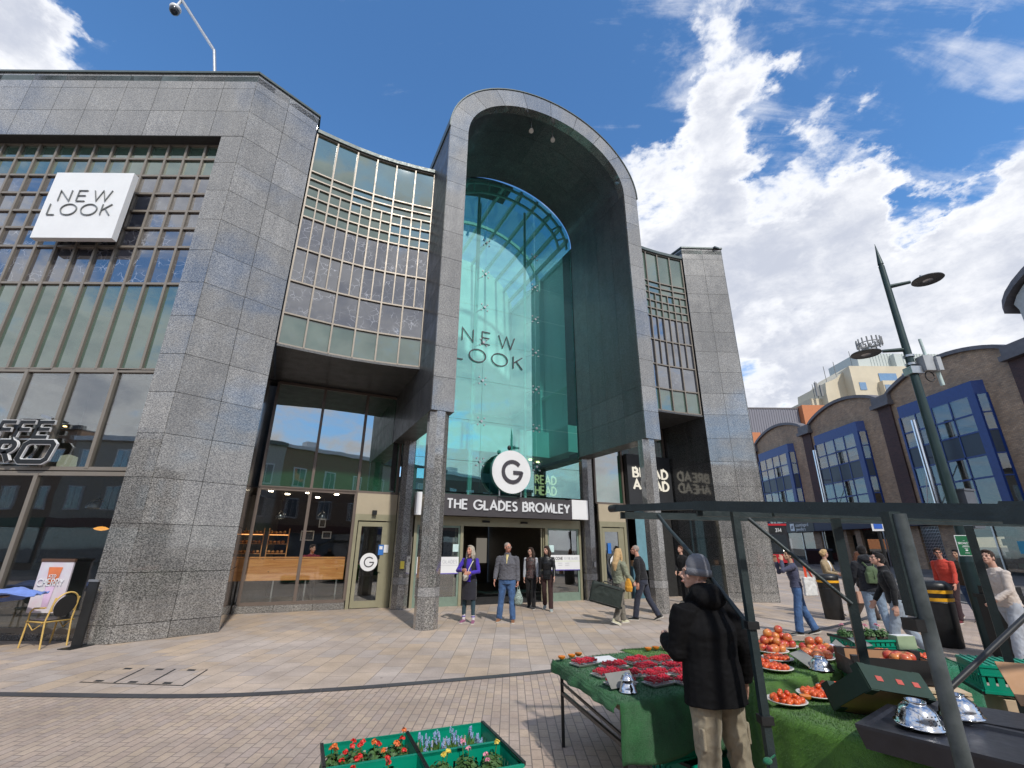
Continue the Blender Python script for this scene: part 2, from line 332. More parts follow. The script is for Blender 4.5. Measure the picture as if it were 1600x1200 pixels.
for side in (0,1):
    f=(lambda p:p) if side==0 else mir
    def ordr(P,Q): return (f(P),f(Q)) if side==0 else (f(Q),f(P))
    s=SB(); core=MB()
    z1=[z for z in ZT if z<=12.71]+ZL[1:]
    s.face(*ordr(A_,B_),ALLZ,[0,.5,1]); wallbox(core,*ordr(A_,B_),0,TOP-.02,.03,.7)
    cn=w2l(-8.269,9.98)
    if side==0: s.face(*ordr(cn,A_),z1,[0,1]); wallbox(core,*ordr(cn,A_),0,12.69,.03,.35)
    # return into the recess under the bay window
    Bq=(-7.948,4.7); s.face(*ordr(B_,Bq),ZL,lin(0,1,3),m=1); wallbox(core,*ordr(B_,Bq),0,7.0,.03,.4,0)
    # flank of the tower above the bay roof
    s.face(*ordr((-7.948,1.62),(-7.948,3.6)),[TOP,14.6],[0,.5,1]); wallbox(core,*ordr((-7.948,1.62),(-7.948,3.6)),14.5,TOP-.02,.03,.4)
    # return beside the left wing windows
    cb=w2l(-8.269,10.36)
    if side==0: s.face(*ordr(cb,cn),z1,[0,1])
    # the wing's top band
    far=w2l(-24.0,9.98); Lb=24-7.66
    us=[0]; x=Lb
    cuts=[]; 
    while x>0: cuts.append(x/Lb); x-=.955
    cuts=sorted(cuts); us=[0]+cuts if cuts[0]>.001 else cuts; us[-1]=1
    if side==0: s.face(*ordr(far,A_),ZT[:4],us); wallbox(core,*ordr(far,A_),12.72,TOP-.02,.03,.38)
    else: s.face(*ordr((-9.691,6.5),A_),ALLZ,lin(0,1,4)); wallbox(core,*ordr((-9.691,6.5),(-9.691,1.5)),0,TOP-.02,.03,.4)
    # dark polished soffit of the band
    q=[far,A_,w2l(-7.9,10.36),w2l(-24,10.36)]; q=[f(p) for p in q]
    if side: q=q[::-1]
    if side==0: core.prism(q,12.69,12.715)
    s.build('granite_cladding',[M_['granite'],M_['granitep']],mall); core.build('wall_core',M_['backing'],mall)
    c=MB()
    for P,Q in (((far if side==0 else (-9.691,6.5)),A_),(A_,B_),(B_,(-7.948,3.8))):
        P,Q=ordr(P,Q); Pv,Qv=Vector(P),Vector(Q); d=(Qv-Pv).normalized(); n=Vector((d.y,-d.x)); Pv-=d*.0; Qv+=d*.03
        a,b=Pv+n*.045,Qv+n*.045; A,B=Pv-n*.4,Qv-n*.4; z0,zt=TOP+.0,TOP+.07
        c.hexa([(a.x,a.y,z0),(b.x,b.y,z0),(B.x,B.y,z0),(A.x,A.y,z0),(a.x,a.y,zt),(b.x,b.y,zt),(B.x,B.y,zt),(A.x,A.y,zt)])
    roofp=[f(p) for p in ((far if side==0 else (-9.691,6.5)),A_,B_,(-7.948,8),w2l(-24 if side==0 else -10,24))]
    if side: roofp=roofp[::-1]
    c.prism(roofp,TOP-.3,TOP-.1)
    c.build('roof_coping',M_['coping'],mall)
# ---- grid windows: frame bars plus a sheet of glass per kind
def gridwin(name,pts,rows,parent,zoff=0.,fw=.055,fd=.09,split=None,matf=None):
    """pts: plan points of the mullions (outer face, left to right); rows: (ztop,zbot,kind,div)"""
    root=MB(); panes={}
    P=[Vector(p) for p in pts]
    def nrm(i): d=(P[min(i+1,len(P)-1)]-P[max(i-1,0)]).normalized(); return Vector((d.y,-d.x))
    zt,zb=rows[0][0],rows[-1][1]
    for i,p in enumerate(P):
        n=nrm(i); d=Vector((-n.y,n.x)); root.hexa([tuple(p+n*a*1.+d*b)+(z,) for z in (zb,zt) for a,b in ((fd*.4,-fw/2),(fd*.4,fw/2),(-fd*.6,fw/2),(-fd*.6,-fw/2))])
    for zt_,zb_,kind,div in rows:
        for i in range(len(P)-1):
            a,b=P[i],P[i+1]; d=(b-a).normalized(); n=Vector((d.y,-d.x))
            for z in ((zt_,zb_) if zb_==zb else (zt_,)):
                root.hexa([tuple(q+n*w)+(zz,) for zz in (z-fw/2,z+fw/2) for q,w in ((a,fd*.3),(b,fd*.3),(b,-fd*.5),(a,-fd*.5))])
            for k in range(div):
                if k:
                    q=a+(b-a)*(k/div); root.hexa([tuple(q+n*u+d*v)+(z,) for z in (zb_,zt_) for u,v in ((fd*.32,-fw*.4),(fd*.32,fw*.4),(-fd*.5,fw*.4),(-fd*.5,-fw*.4))])
                q0=a+(b-a)*(k/div); q1=a+(b-a)*((k+1)/div)
                t=(random.random()-.5)*.004
                panes.setdefault(kind,[]).append([tuple(q+n*w)+(z,) for z in (zb_,zt_) for q,w in ((q0,-.03+t),(q1,-.03-t),(q1,-.045),(q0,-.045))])
    fr=root.build(name,matf or M_['bronze'],parent)
    for kind,L in panes.items():
        for j in range(0,len(L)):
            mb=MB(); mb.hexa(L[j]); mb.build('window_pane',M_[kind],fr)
    return fr
bayz=[(14.5,13.0,'spand',1),(13.0,12.72,'spand',1),(12.72,12.42,'spand',1),(12.42,12.03,'spand',2),(12.03,11.65,'spand',2),(11.65,11.27,'spand',2),(11.27,10.15,'crack',2),(10.15,9.02,'crack',2),(9.02,7.97,'crack',1),(7.97,7.03,'spand',1)]
bp=[(-7.90+3.95*t,1.70+.19*math.sin(math.pi*t)) for t in lin(0,1,6)]
gridwin('bay_window',bp,bayz,mall,fw=.046)
rb=[mir(p) for p in bp][::-1]
gridwin('bay_window',rb,[(a,b,'dglass' if k=='crack' else k,d) for a,b,k,d in bayz],mall,fw=.046)
for sgn in (-1,1):
    m=MB(); pts=[(x,y+.0) for x,y in bp]; 
    poly=[(p[0],p[1]-.07) for p in bp]+[(-3.93,4.7),(-7.94,4.7)]
    if sgn==1: poly=[(-x,y) for x,y in poly][::-1]
    m.prism(poly,6.93,6.995); m.build('bay_soffit',M_['granite_shaded'],mall)
    m=MB(); poly=[(p[0],p[1]-.09) for p in bp]+[(-3.93,5.5),(-7.94,5.5)]
    if sgn==1: poly=[(-x,y) for x,y in poly][::-1]
    m.prism(poly,14.53,14.66); m.build('bay_roof',M_['coping'],mall)
    m=MB(); m.bb(sgn*3.95,sgn*7.92,2.05,2.15,7.0,14.5); m.bb(sgn*3.9,sgn*8.,4.95,5.0,6.8,7.0); m.build('bay_backing',M_['backing'],mall)
# left wing windows (plane y = 10.3)
wx=[-8.29,-8.86]+[-8.86-.53*i for i in range(1,27)]
wp=[w2l(x,10.3) for x in wx][::-1]
wing=[(12.68,12.16,'spand',1),(12.16,11.56,'spand',1),(11.56,10.94,'dglass',1),(10.94,10.35,'dglass',1),(10.35,9.79,'dglass',1),(9.79,9.2,'crack',1),(9.2,8.09,'crack',1),(8.09,5.74,'spand',1)]
gridwin('wing_window',wp,wing,mall,fw=.06)
m=MB(); q=[w2l(-23,10.45),w2l(-8.2,10.45),w2l(-8.2,10.5),w2l(-23,10.5)]; m.prism(q,5.6,12.7); m.build('window_backing',M_['backing'],mall)
gridwin('cafe_upper_window',[w2l(x,10.3) for x in (-22.0,-19.4,-16.8,-14.7,-13.65,-12.6,-11.53,-10.43,-9.40,-8.29)],[(5.70,3.38,'wglass',1)],mall,fw=.08)
gridwin('cafe_window',[w2l(x,10.3) for x in (-22.0,-18.6,-16.6,-14.6,-12.5,-10.45,-8.29)],[(3.27,.18,'shopglass',1)],mall,fw=.09)
m=SB(); m.face(w2l(-24,10.28),w2l(-8.27,10.28),[.18,0],lin(0,1,12)); m.build('plinth',M_['granite'],mall)
# ---- portal: pillars, ring, barrel
ZS=15.16; RO=(3.95,3.17); RI=(3.31,2.43)
ZP=[15.16,14.77]+[14.77-.958*i for i in range(1,8)]+[7.08]; ZP2=[7.06,6.18,5.23]
for sg in (-1,1):
    s=SB(); e=lambda a:sg*a
    P,Q=((-3.95,0),(-3.31,0)) if sg<0 else ((3.31,0),(3.95,0))
    s.face(P,Q,ZP+ZP2[1:],[0,1],.05)
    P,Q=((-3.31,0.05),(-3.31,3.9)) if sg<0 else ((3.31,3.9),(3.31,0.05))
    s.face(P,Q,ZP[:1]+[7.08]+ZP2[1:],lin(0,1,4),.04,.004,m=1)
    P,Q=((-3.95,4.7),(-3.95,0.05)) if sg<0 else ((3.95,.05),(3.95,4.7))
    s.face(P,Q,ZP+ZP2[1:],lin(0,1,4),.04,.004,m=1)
    s.build('portal_pillar',[M_['granite'],M_['granite_shaded']],mall)
    m=MB(); m.bb(sg*3.345,sg*3.915,.045,4.72,5.26,ZS-.01); m.bb(sg*3.75,sg*3.915,4.72,8.,3.6,ZS-.01); m.build('pillar_core',M_['backing'],mall)
    m=SB(); m.face((min(sg*3.315,sg*3.945),0.004),(max(sg*3.315,sg*3.945),0.004),[5.258,5.228],[0,1],4.69,0.,m=0); m.build('pillar_underside',M_['granite_shaded'],mall)
def ell2(r,t,sh=0.): return (-r[0]*math.cos(t),ZS+r[1]*math.sin(t)+sh)
s=SB(); NV=10
for i in range(NV):
    t0,t1=math.pi*i/NV,math.pi*(i+1)/NV; sub=5
    for k in range(sub):
        u0=t0+(t1-t0)*k/sub; u1=t0+(t1-t0)*(k+1)/sub
        if k==0:u0+=.0022
        if k==sub-1:u1-=.0022
        o0,o1,i0,i1=ell2(RO,u0),ell2(RO,u1),ell2(RI,u0),ell2(RI,u1); b0,b1=-.0,.34
        if k==0: v=random.random()
        n0=len(s.f); s.hexa([(o0[0],b0,o0[1]),(i0[0],b0,i0[1]),(i0[0],b1,i0[1]),(o0[0],b1,o0[1]),(o1[0],b0,o1[1]),(i1[0],b0,i1[1]),(i1[0],b1,i1[1]),(o1[0],b1,o1[1])]); s.sl+=[v]*(len(s.f)-n0)
s.build('arch_ring',M_['granite'],mall)
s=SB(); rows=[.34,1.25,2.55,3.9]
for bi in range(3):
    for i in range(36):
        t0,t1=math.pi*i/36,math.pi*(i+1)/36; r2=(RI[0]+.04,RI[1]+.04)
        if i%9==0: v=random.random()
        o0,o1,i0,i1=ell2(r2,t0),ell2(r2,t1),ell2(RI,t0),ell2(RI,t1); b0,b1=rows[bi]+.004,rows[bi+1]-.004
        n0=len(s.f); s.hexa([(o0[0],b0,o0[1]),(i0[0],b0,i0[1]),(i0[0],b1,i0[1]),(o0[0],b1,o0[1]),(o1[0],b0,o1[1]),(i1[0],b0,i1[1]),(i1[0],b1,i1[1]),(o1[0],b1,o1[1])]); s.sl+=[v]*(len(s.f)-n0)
s.build('arch_soffit',M_['granite_shaded'],mall)
def shell(m,r0,r1,b0,b1,t0=0.,t1=math.pi,n=36,mi=0):
    for i in range(n):
        u0=t0+(t1-t0)*i/n; u1=t0+(t1-t0)*(i+1)/n
        o0,o1,i0,i1=ell2(r1,u0),ell2(r1,u1),ell2(r0,u0),ell2(r0,u1)
        m.hexa([(o0[0],b0,o0[1]),(i0[0],b0,i0[1]),(i0[0],b1,i0[1]),(o0[0],b1,o0[1]),(o1[0],b0,o1[1]),(i1[0],b0,i1[1]),(i1[0],b1,i1[1]),(o1[0],b1,o1[1])],mi)
m=MB(); shell(m,(3.36,2.48),(3.93,3.14),.36,3.9); shell(m,(3.955,3.175),(3.99,3.21),-.03,4.4); m.build('arch_roof',M_['coping'],mall)
# columns (octagonal) under the pillars
def octcol(name,a,b,r,h,parent):
    s=SB(); 
    for z0,z1,mi in ((0,.70,0),(.705,.90,1),(.905,h,0)):
        P=[(a+r*math.cos(R(22.5+45*k)),b+r*math.sin(R(22.5+45*k))) for k in range(8)]; k0=len(s.f); s.prism(P,z0,z1,mi); s.sl+=[.6]*(len(s.f)-k0)
    return s.build(name,[M_['granite'],M_['graniteband']],parent)
octcol('column',-3.66,.02+.26,.285,5.23,mall); octcol('column',3.56,.30,.285,5.23,mall)
octcol('column',-3.42,4.2,.27,6.9,mall); octcol('column',3.74,4.12,.27,6.9,mall)
# ---- the glass wall inside the portal
gw=MB()
def topz(a): return ZS+(RI[1]-.03)*math.sqrt(max(0,1-(a/3.315)**2))
BG=3.95
for i in range(24):            # curved rim
    t0,t1=math.pi*i/24,math.pi*(i+1)/24
    for r,bb_ in ((.12,4.1),(.42,4.35)):
        p0=ell2((RI[0]-r,RI[1]-r),t0);p1=ell2((RI[0]-r,RI[1]-r),t1); gw.beam((p0[0],bb_,p0[1]),(p1[0],bb_,p1[1]),.09,.09)
    if i%2==0:
        p0=ell2((RI[0]-.12,RI[1]-.12),t0);p1=ell2((RI[0]-.42,RI[1]-.42),t0); gw.beam((p0[0],4.1,p0[1]),(p1[0],4.35,p1[1]),.06,.06)
glassroot=gw.build('glass_wall_rim',M_['tealm'],mall)
seamz=[3.6,4.7,6.2,7.8,9.4,10.95,12.5,14.05]; seama=[-3.30,-.95,1.37,3.30]
for i in range(3):
    a0,a1=seama[i]+.006,seama[i+1]-.006
    for j in range(len(seamz)):
        z0=seamz[j]+.006; top=j==len(seamz)-1
        m=MB()
        if not top:
            z1=seamz[j+1]-.006; m.bb(a0,a1,BG,BG+.014,z0,z1)
        else:
            xs=lin(a0,a1,14); poly=[(a0,z0),(a1,z0)]+[(x,topz(x)) for x in xs[::-1]]
            m.prism(poly,-.014,0,0,Matrix(((1,0,0,0),(0,0,-1,BG),(0,1,0,0),(0,0,0,1))))
        m.build('glass_pane',M_['teal'],glassroot)
for a in (-.95,1.37):
    t=MB(); zt=topz(a)-.5
    t.tube([(a-.18,4.55,3.2),(a-.18,4.55,zt)],.055,10); t.tube([(a+.06,5.0,3.2),(a+.06,5.0,zt)],.055,10)
    z=3.6; k=0
    while z<zt-1.6:
        t.tube([(a-.18,4.55,z),(a+.06,5.0,z+.8)],.022,6); t.tube([(a+.06,5.0,z+.8),(a-.18,4.55,z+1.55)],.022,6); z+=1.55
    tr=t.build('mast_truss',M_['tealm'],mall)
    for z in seamz[1:]:
        m=MB(); m.tube([(a-.18,4.55,z),(a,BG+.03,z)],.02,6); m.tube([(a,BG-.02,z),(a,BG-.05,z)],.05,10)
        for dx,dz in ((1,1),(1,-1),(-1,1),(-1,-1)): m.tube([(a,BG+.06,z),(a+dx*.13,BG+.03,z+dz*.13)],.012,6); m.tube([(a+dx*.13,BG+.0,z+dz*.13),(a+dx*.13,BG-.03,z+dz*.13)],.03,8)
        m.build('glass_fitting',M_['steel'],tr)
# ---- atrium
at=MB(); IB=11.0
at.bb(3.55,3.7,4.05,IB,6.6,ZS); at.bb(-3.7,-3.55,4.05,IB,6.6,ZS)
at.bb(3.5,3.95,4.0,4.4,7.0,ZS)
bw=[(-3.6,6.6),(3.6,6.6)]+[ell2((3.6,2.75),math.pi-math.pi*i/24) for i in range(25)]
at.prism(bw,0,.15,0,Matrix(((1,0,0,0),(0,0,-1,IB),(0,1,0,0),(0,0,0,1))))
for z in (8.5,): at.bb(3.35,3.55,4.2,IB-.2,z,z+.12); at.bb(-3.5,3.5,IB-.35,IB-.15,z,z+.12)
at.bb(3.3,3.55,7.0,7.3,6.6,ZS)
at.build('atrium_wall',M_['offw'],mall)
m=MB(); m.bb(-3.6,3.6,5.6,IB,5.45,6.55); m.bb(2.9,3.6,4.05,5.6,5.45,6.55); m.build('atrium_gallery',M_['offw'],mall)
m=MB()
for i in (0,2,4,6,7,8,9,10,11,12):
    t=math.pi*i/12; p=ell2((3.5,2.65),t); m.beam((p[0],4.3,p[1]),(p[0],IB,p[1]),.12,.2)
for bb_ in (7.5,): 
    for i in range(24):
        p0=ell2((3.5,2.65),math.pi*i/24);p1=ell2((3.5,2.65),math.pi*(i+1)/24); m.beam((p0[0],bb_,p0[1]),(p1[0],bb_,p1[1]),.1,.16)
m.build('roof_rib',M_['tealm'],mall)
m=MB(); shell(m,(3.62,2.78),(3.7,2.86),4.4,5.6,0.0,R(98),12); m.build('atrium_roof',pbr('atrium_roof_dark',(.09,.11,.115),.6),mall)
m=MB(); shell(m,(3.64,2.80),(3.65,2.81),5.62,IB,R(0),math.pi,24); m.build('roof_glazing',M_['clear'],mall)
# interior boxes: ground-floor hall, shops either side
m=MB(); m.bb(-3.6,3.7,14.,14.1,0,5.4); m.bb(3.75,3.85,4.6,14.,0,5.4); m.bb(-3.75,-3.65,5.0,14.,0,5.4); m.bb(-3.6,3.7,5.2,14.,3.6,3.7)
m.bb(3.9,4.0,4.6,8,0,6.9)
m.build('hall_wall',pbr('hall_dark',(.14,.13,.12),.6),mall)
m=MB()
for i in range(5): m.bb(-2.6+i*1.4,-2.0+i*1.4,13.9,13.98,1.0,2.3)
m.build('hall_glow_panel',emit('hall_fill_glow',(.5,.45,.38),.35),mall)  # added glowing panels that lift the dark hall behind the doors
m=MB(); m.bb(-3.6,3.8,4.25,14,.004,.012); m.build('entrance_mat',brickm('entrance_mat_ribbed',(.03,.03,.032),(.045,.045,.05),(.015,.015,.015),.6,.06,.01,bump=.2),mall)
M_['bakery_fill']=emit('bakery_fill',(1,.82,.6),40)
def lampdisc(a,b,z,r=.05,mat='lamp_warm'):
    mm=MB(); mm.cyl((a,b,z),r,.02,12); return mm.build('downlight_or_fill',M_[mat],mall)
M_['lamp_warm']=emit('lamp_warm',(1,.62,.25),14); M_['lamp_white']=emit('lamp_white',(1,.95,.85),6)
for a,b,z in ((2.3,6.2,5.40),(2.9,6.6,5.40),(1.6,8.,5.40),(-1.5,7,5.40)): lampdisc(a,b,z,.07)
for a,b in ((-1.4,6.5),(1.1,6.2),(.2,9),(2.2,9),(-2.2,9),(-1,11.5),(1.2,11.5),(-2.4,6.),(2.6,6.5)): lampdisc(a,b,3.57,.05)  # hall downlights, with extra ones added to lighten the dark entrance
# ---- entrance screen and sliding doors at b = 4.3
E0,E1=-3.08,3.42; M_['df']=M_['doorframe']
m=MB(); m.bb(E0,E1,4.2,4.36,2.50,2.80); m.bb(E0,E0+.09,4.2,4.36,0,2.5); m.bb(E1-.09,E1,4.2,4.36,0,2.5)
for a in (-1.42,1.90): m.bb(a-.05,a+.05,4.2,4.36,0,2.5)
ent=m.build('entrance_frame',M_['df'],mall)
for a0,a1 in ((E0+.09,-1.47),(1.95,E1-.09)):
    m=MB(); 
    for x0,x1,z0,z1 in ((a0,a0+.07,0,2.5),(a1-.07,a1,0,2.5),(a0+.07,a1-.07,0,.28),(a0+.07,a1-.07,2.43,2.5)): m.bb(x0,x1,4.24,4.30,z0,z1)
    p=m.build('fixed_screen',pbr('green_grey_metal',(.20,.27,.22),.4,.2),ent); m=MB(); m.bb(a0+.07,a1-.07,4.262,4.272,.28,2.43); m.build('pane',M_['wglass'],ent)
for a0,a1 in ((-1.62,-1.42-.06),(1.72,1.86)):
    m=MB(); m.bb(a0,a0+.05,4.31,4.35,0,2.48); m.bb(a1-.05,a1,4.31,4.35,0,2.48); m.build('sliding_door',M_['df'],ent)
for a in (-.55,.95):
    m=MB(); m.tube([(a-.13,4.17,2.66),(a+.13,4.17,2.66)],.035,10); m.build('door_sensor',M_['black'],ent)
# ---- recessed shopfronts
def shopfront(aL,aR,b,cols,door,sg):
    """cols: mullions (a) left to right; door=(a0,a1)"""
    f=gridwin('shopfront_upper_window',[(x,b) for x in cols],[(6.86,3.50,'greenglass',1)],mall,fw=.08,matf=M_['bronzed'])
    d0,d1=door
    m=MB(); m.bb(d0,d1,b-.06,b+.02,2.80,3.46); m.build('door_head_panel',M_['beige'],mall)
    m=MB(); 
    for x0,x1,z0,z1 in ((d0,d0+.1,0,2.8),(d1-.12,d1,0,2.8),(d0+.1,d1-.12,2.6,2.8)): m.bb(x0,x1,b-.08,b+.05,z0,z1)
    fr=m.build('side_door_frame',M_['df'],mall)
    m=MB(); e0,e1=d0+.13,d1-.3
    for x0,x1,z0,z1 in ((e0,e0+.11,.02,2.56),(e1-.11,e1,.02,2.56),(e0+.11,e1-.11,.02,.22),(e0+.11,e1-.11,2.42,2.56)): m.bb(x0,x1,b-.05,b+.0,z0,z1)
    m.bb(e1,d1-.12,b-.04,b+.0,.0,2.6)
    dr=m.build('side_door',M_['df'],fr); m=MB(); m.bb(e0+.11,e1-.11,b-.03,b-.02,.22,2.42); m.build('pane',M_['wglass'],fr)
    m=MB(); m.bb(e1-.14,e1-.06,b-.1,b-.05,1.05,1.42); m.build('handle',M_['df'],fr)
    return fr
shopfront(-7.9,-3.6,4.7,[-7.80,-6.36,-4.95,-3.66],(-4.93,-3.62),0)
gridwin('bakery_window',[(x,4.7) for x in (-7.80,-6.36,-4.97)],[(3.46,.24,'shopglass',1)],mall,fw=.09,matf=M_['bronzed'])
s=SB(); s.face((-7.93,4.68),(-4.95,4.68),[.23,0],[0,.35,.7,1]); s.build('plinth',M_['granite'],mall)
m=MB(); m.bb(-4.95,-3.5,4.6,4.72,-.02,.02);
shopfront(3.7,7.9,4.0,[4.05,5.45,6.6,7.86],(4.12,5.42),1)
MB().bb(-7.94,-3.5,4.72,4.9,6.86,6.94).build('shop_header',M_['backing'],mall); MB().bb(3.5,7.94,4.02,4.9,6.86,6.94).build('shop_header',M_['backing'],mall)
for a,b in ((-7.5,5.5),(-6.4,5.5),(-5.5,5.5),(-7.0,6.2),(-6.0,6.9)): lampdisc(a,b,3.445,.07,'bakery_fill')  # added glowing discs to brighten the dark bakery and its worker
# bakery behind the left shopfront
wood=pbr('warm_timber',(.50,.22,.075),.5,0,.4,3.,c2=(.62,.30,.11))
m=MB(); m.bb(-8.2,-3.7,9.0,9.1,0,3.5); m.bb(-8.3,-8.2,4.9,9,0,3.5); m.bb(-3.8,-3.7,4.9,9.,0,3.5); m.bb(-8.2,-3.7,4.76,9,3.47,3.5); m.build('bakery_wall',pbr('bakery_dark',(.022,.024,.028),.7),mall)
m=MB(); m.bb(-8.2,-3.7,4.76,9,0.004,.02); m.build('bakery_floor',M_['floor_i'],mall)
# right-hand bakery interior
m=MB(); m.bb(4.1,8.,8.0,8.1,0,3.4); m.build('shop_wall',pbr('aqua_wall',(.22,.50,.50),.7),mall)
m=MB(); m.bb(4.05,8.2,4.2,8,3.36,3.4); m.bb(8.0,8.1,4.1,8,0,3.4); m.bb(6.75,7.9,4.02,4.06,.0,3.4); m.build('shop_partition',M_['dark'],mall)
m=MB(); m.bb(5.45,5.53,3.96,4.04,0,3.46); m.bb(6.68,6.76,3.96,4.04,0,3.46); m.build('shop_door_post',M_['black'],mall)
m=MB(); m.bb(6.05,6.60,4.1,4.12,1.0,3.3); m.bb(6.9,6.98,3.95,4.0,0,3.35); m.build('shop_door_strip',pbr('blue_strip',(.15,.30,.36),.4),mall)
# cafe interior (left wing)
def wq(x0,x1,y0,y1,z0,z1,mb): q=[w2l(x0,y0),w2l(x1,y0),w2l(x1,y1),w2l(x0,y1)]; mb.prism(q,z0,z1)
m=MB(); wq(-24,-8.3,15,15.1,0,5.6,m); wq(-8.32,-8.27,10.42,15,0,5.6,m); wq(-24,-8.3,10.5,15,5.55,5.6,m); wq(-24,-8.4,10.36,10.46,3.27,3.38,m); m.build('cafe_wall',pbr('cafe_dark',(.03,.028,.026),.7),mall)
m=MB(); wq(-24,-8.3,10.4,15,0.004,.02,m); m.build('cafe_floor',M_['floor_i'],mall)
# building mass behind
m=MB(); q=[w2l(-24,16),w2l(-9,16),(-4.2,14.5),(-4.2,30),(-24,40)]; m.prism(q,0,14.3); m.prism([(4.2,14.5),(4.2,7.5),(9.2,7.0),(9.2,30),(4.2,30)],0,14.3); m.build('rear_block',pbr('rear_concrete',(.2,.2,.2),.8),mall)
# ---------------------------------------------------------------- stroke lettering
def arc(cx,cy,rx,ry,a0,a1,n=10): return [(cx+rx*math.cos(R(a0+(a1-a0)*i/n)),cy+ry*math.sin(R(a0+(a1-a0)*i/n))) for i in range(n+1)]
GL={ 'A':(.78,[[(0,0),(.39,1),(.78,0)],[(.13,.33),(.65,.33)]]),
'B':(.58,[[(0,.53),(.33,.53)]+arc(.33,.27,.25,.26,90,-90)+[(0,.01),(0,1),(.29,1)]+arc(.29,.765,.22,.235,90,-90)]),
'C':(.82,[arc(.5,.5,.5,.5,45,315,18)]),'D':(.68,[[(0,0),(0,1),(.2,1)]+arc(.2,.5,.48,.5,90,-90,14)+[(0,0)]]),
'E':(.5,[[(.5,0),(0,0),(0,1),(.5,1)],[(0,.52),(.45,.52)]]),'F':(.48,[[(0,0),(0,1),(.48,1)],[(0,.5),(.42,.5)]]),
'G':(.95,[arc(.5,.5,.5,.5,42,355,20)+[(.98,.47),(.55,.47)]]),'H':(.62,[[(0,0),(0,1)],[(.62,0),(.62,1)],[(0,.5),(.62,.5)]]),
'I':(.02,[[(0.01,0),(0.01,1)]]),'K':(.6,[[(0,0),(0,1)],[(.58,1),(0.02,.45)],[(.2,.62),(.6,0)]]),'L':(.46,[[(0,1),(0,0),(.46,0)]]),
'M':(.86,[[(0,0),(.1,1),(.43,.15),(.76,1),(.86,0)]]),'N':(.66,[[(0,0),(0,1),(.66,0),(.66,1)]]),'O':(1.,[arc(.5,.5,.5,.5,90,450,26)]),
'R':(.56,[[(0,0),(0,1),(.29,1)]+arc(.29,.75,.23,.25,90,-90)+[(0,.5)],[(.26,.5),(.56,0)]]),'S':(.5,[arc(.26,.75,.22,.24,35,270,10)[:-1]+arc(.26,.255,.235,.255,90,-150,12)]),
'T':(.56,[[(.28,0),(.28,1)],[(0,1),(.56,1)]]),'W':(1.05,[[(0,1),(.26,0),(.52,1),(.78,0),(1.04,1)]]),'Y':(.66,[[(0,1),(.33,.48),(.66,1)],[(.33,.48),(.33,0)]]),
'U':(.6,[[(0,1),(0,.3)]+arc(.3,.3,.3,.3,180,360)+[(.6,1)]]),'P':(.54,[[(0,0),(0,1),(.29,1)]+arc(.29,.73,.25,.27,90,-90)+[(0,.46)]]),'V':(.7,[[(0,1),(.35,0),(.7,1)]]),
"'":(.05,[[(0,1),(0,.75)]]),' ':(.3,[]),'X':(.6,[[(0,0),(.6,1)],[(0,1),(.6,0)]]),'3':(.5,[arc(.23,.74,.22,.25,150,-90)[:-1]+arc(.23,.26,.25,.25,90,-150)]),'4':(.55,[[(.42,0),(.42,1),(0,.3),(.55,.3)]]),
'1':(.2,[[(0,.8),(.17,1),(.17,0)]])}
def ribbon(mb,pl,w,z0,z1,M,m=0):
    P=[Vector(p) for p in pl]; n=len(P); closed=(P[0]-P[-1]).length<1e-4
    if closed: P=P[:-1]; n-=1
    Lp=[];Rp=[]
    for i in range(n):
        a=P[i-1] if (i or closed) else None; c=P[(i+1)%n] if (i<n-1 or closed) else None
        d1=(P[i]-a).normalized() if a is not None else None; d2=(c-P[i]).normalized() if c is not None else None
        d1=d1 or d2; d2=d2 or d1
        n1=Vector((-d1.y,d1.x)); n2=Vector((-d2.y,d2.x)); q=(n1+n2); q=q.normalized() if q.length>1e-3 else n1
        k=min(2.2,1/max(.3,q.dot(n1))); ext=Vector((0,0))
        Lp.append(P[i]+q*(w/2*k)+ext); Rp.append(P[i]-q*(w/2*k)+ext)
    rs=[[M@Vector((*Rp[i],z0)),M@Vector((*Lp[i],z0)),M@Vector((*Lp[i],z1)),M@Vector((*Rp[i],z1))] for i in range(n)]
    mb.rings(rs,m,not closed,False,closed)
def letters(mb,text,h,w,dep,M,gap=.2,shear=0.,sx=1.,m=0,width=None):
    """text starts at x=0 on the baseline, letter height h, stroke w (fraction of h), depth from z=0 to dep"""
    tot=sum(GL[c][0]*sx+gap for c in text)-gap
    if width: k=width/(tot*h); 
    else: k=1
    x=0
    for c in text:
        W_,st=GL[c]
        for pl in st: ribbon(mb,[((x+px_*sx+shear*py_)*h*k,py_*h) for px_,py_ in pl],w*h,0,dep,M,m)
        x+=W_*sx+gap
    return tot*h*k
def frame3(o,xd,yd):   # matrix with x=xd, y=yd
    x=Vector(xd).normalized(); y=Vector(yd).normalized(); z=x.cross(y); return Matrix(((x.x,y.x,z.x,o[0]),(x.y,y.y,z.y,o[1]),(x.z,y.z,z.z,o[2]),(0,0,0,1)))
def FW(a,b,z): return frame3(l2w(a,b,z),(U2.x,U2.y,0),(0,0,1))      # faces the square (normal -b)
def FX(x,y,z): return frame3((x,y,z),(1,0,0),(0,0,1))
def txt(s,size,name,mats,parent,M,depth=.003,sx=1.):
    cu=bpy.data.curves.new(name,'FONT'); cu.body=s; cu.size=size; cu.extrude=depth; cu.align_x='LEFT'
    o=bpy.data.objects.new('t',cu); S.collection.objects.link(o); dg=bpy.context.evaluated_depsgraph_get(); me=bpy.data.meshes.new_from_object(o.evaluated_get(dg))
    bpy.data.objects.remove(o); me.transform(M@Matrix.Diagonal((sx,1,1,1))); me.materials.clear(); me.materials.append(mats)
    q=bpy.data.objects.new(name,me); S.collection.objects.link(q); q.parent=parent; return q
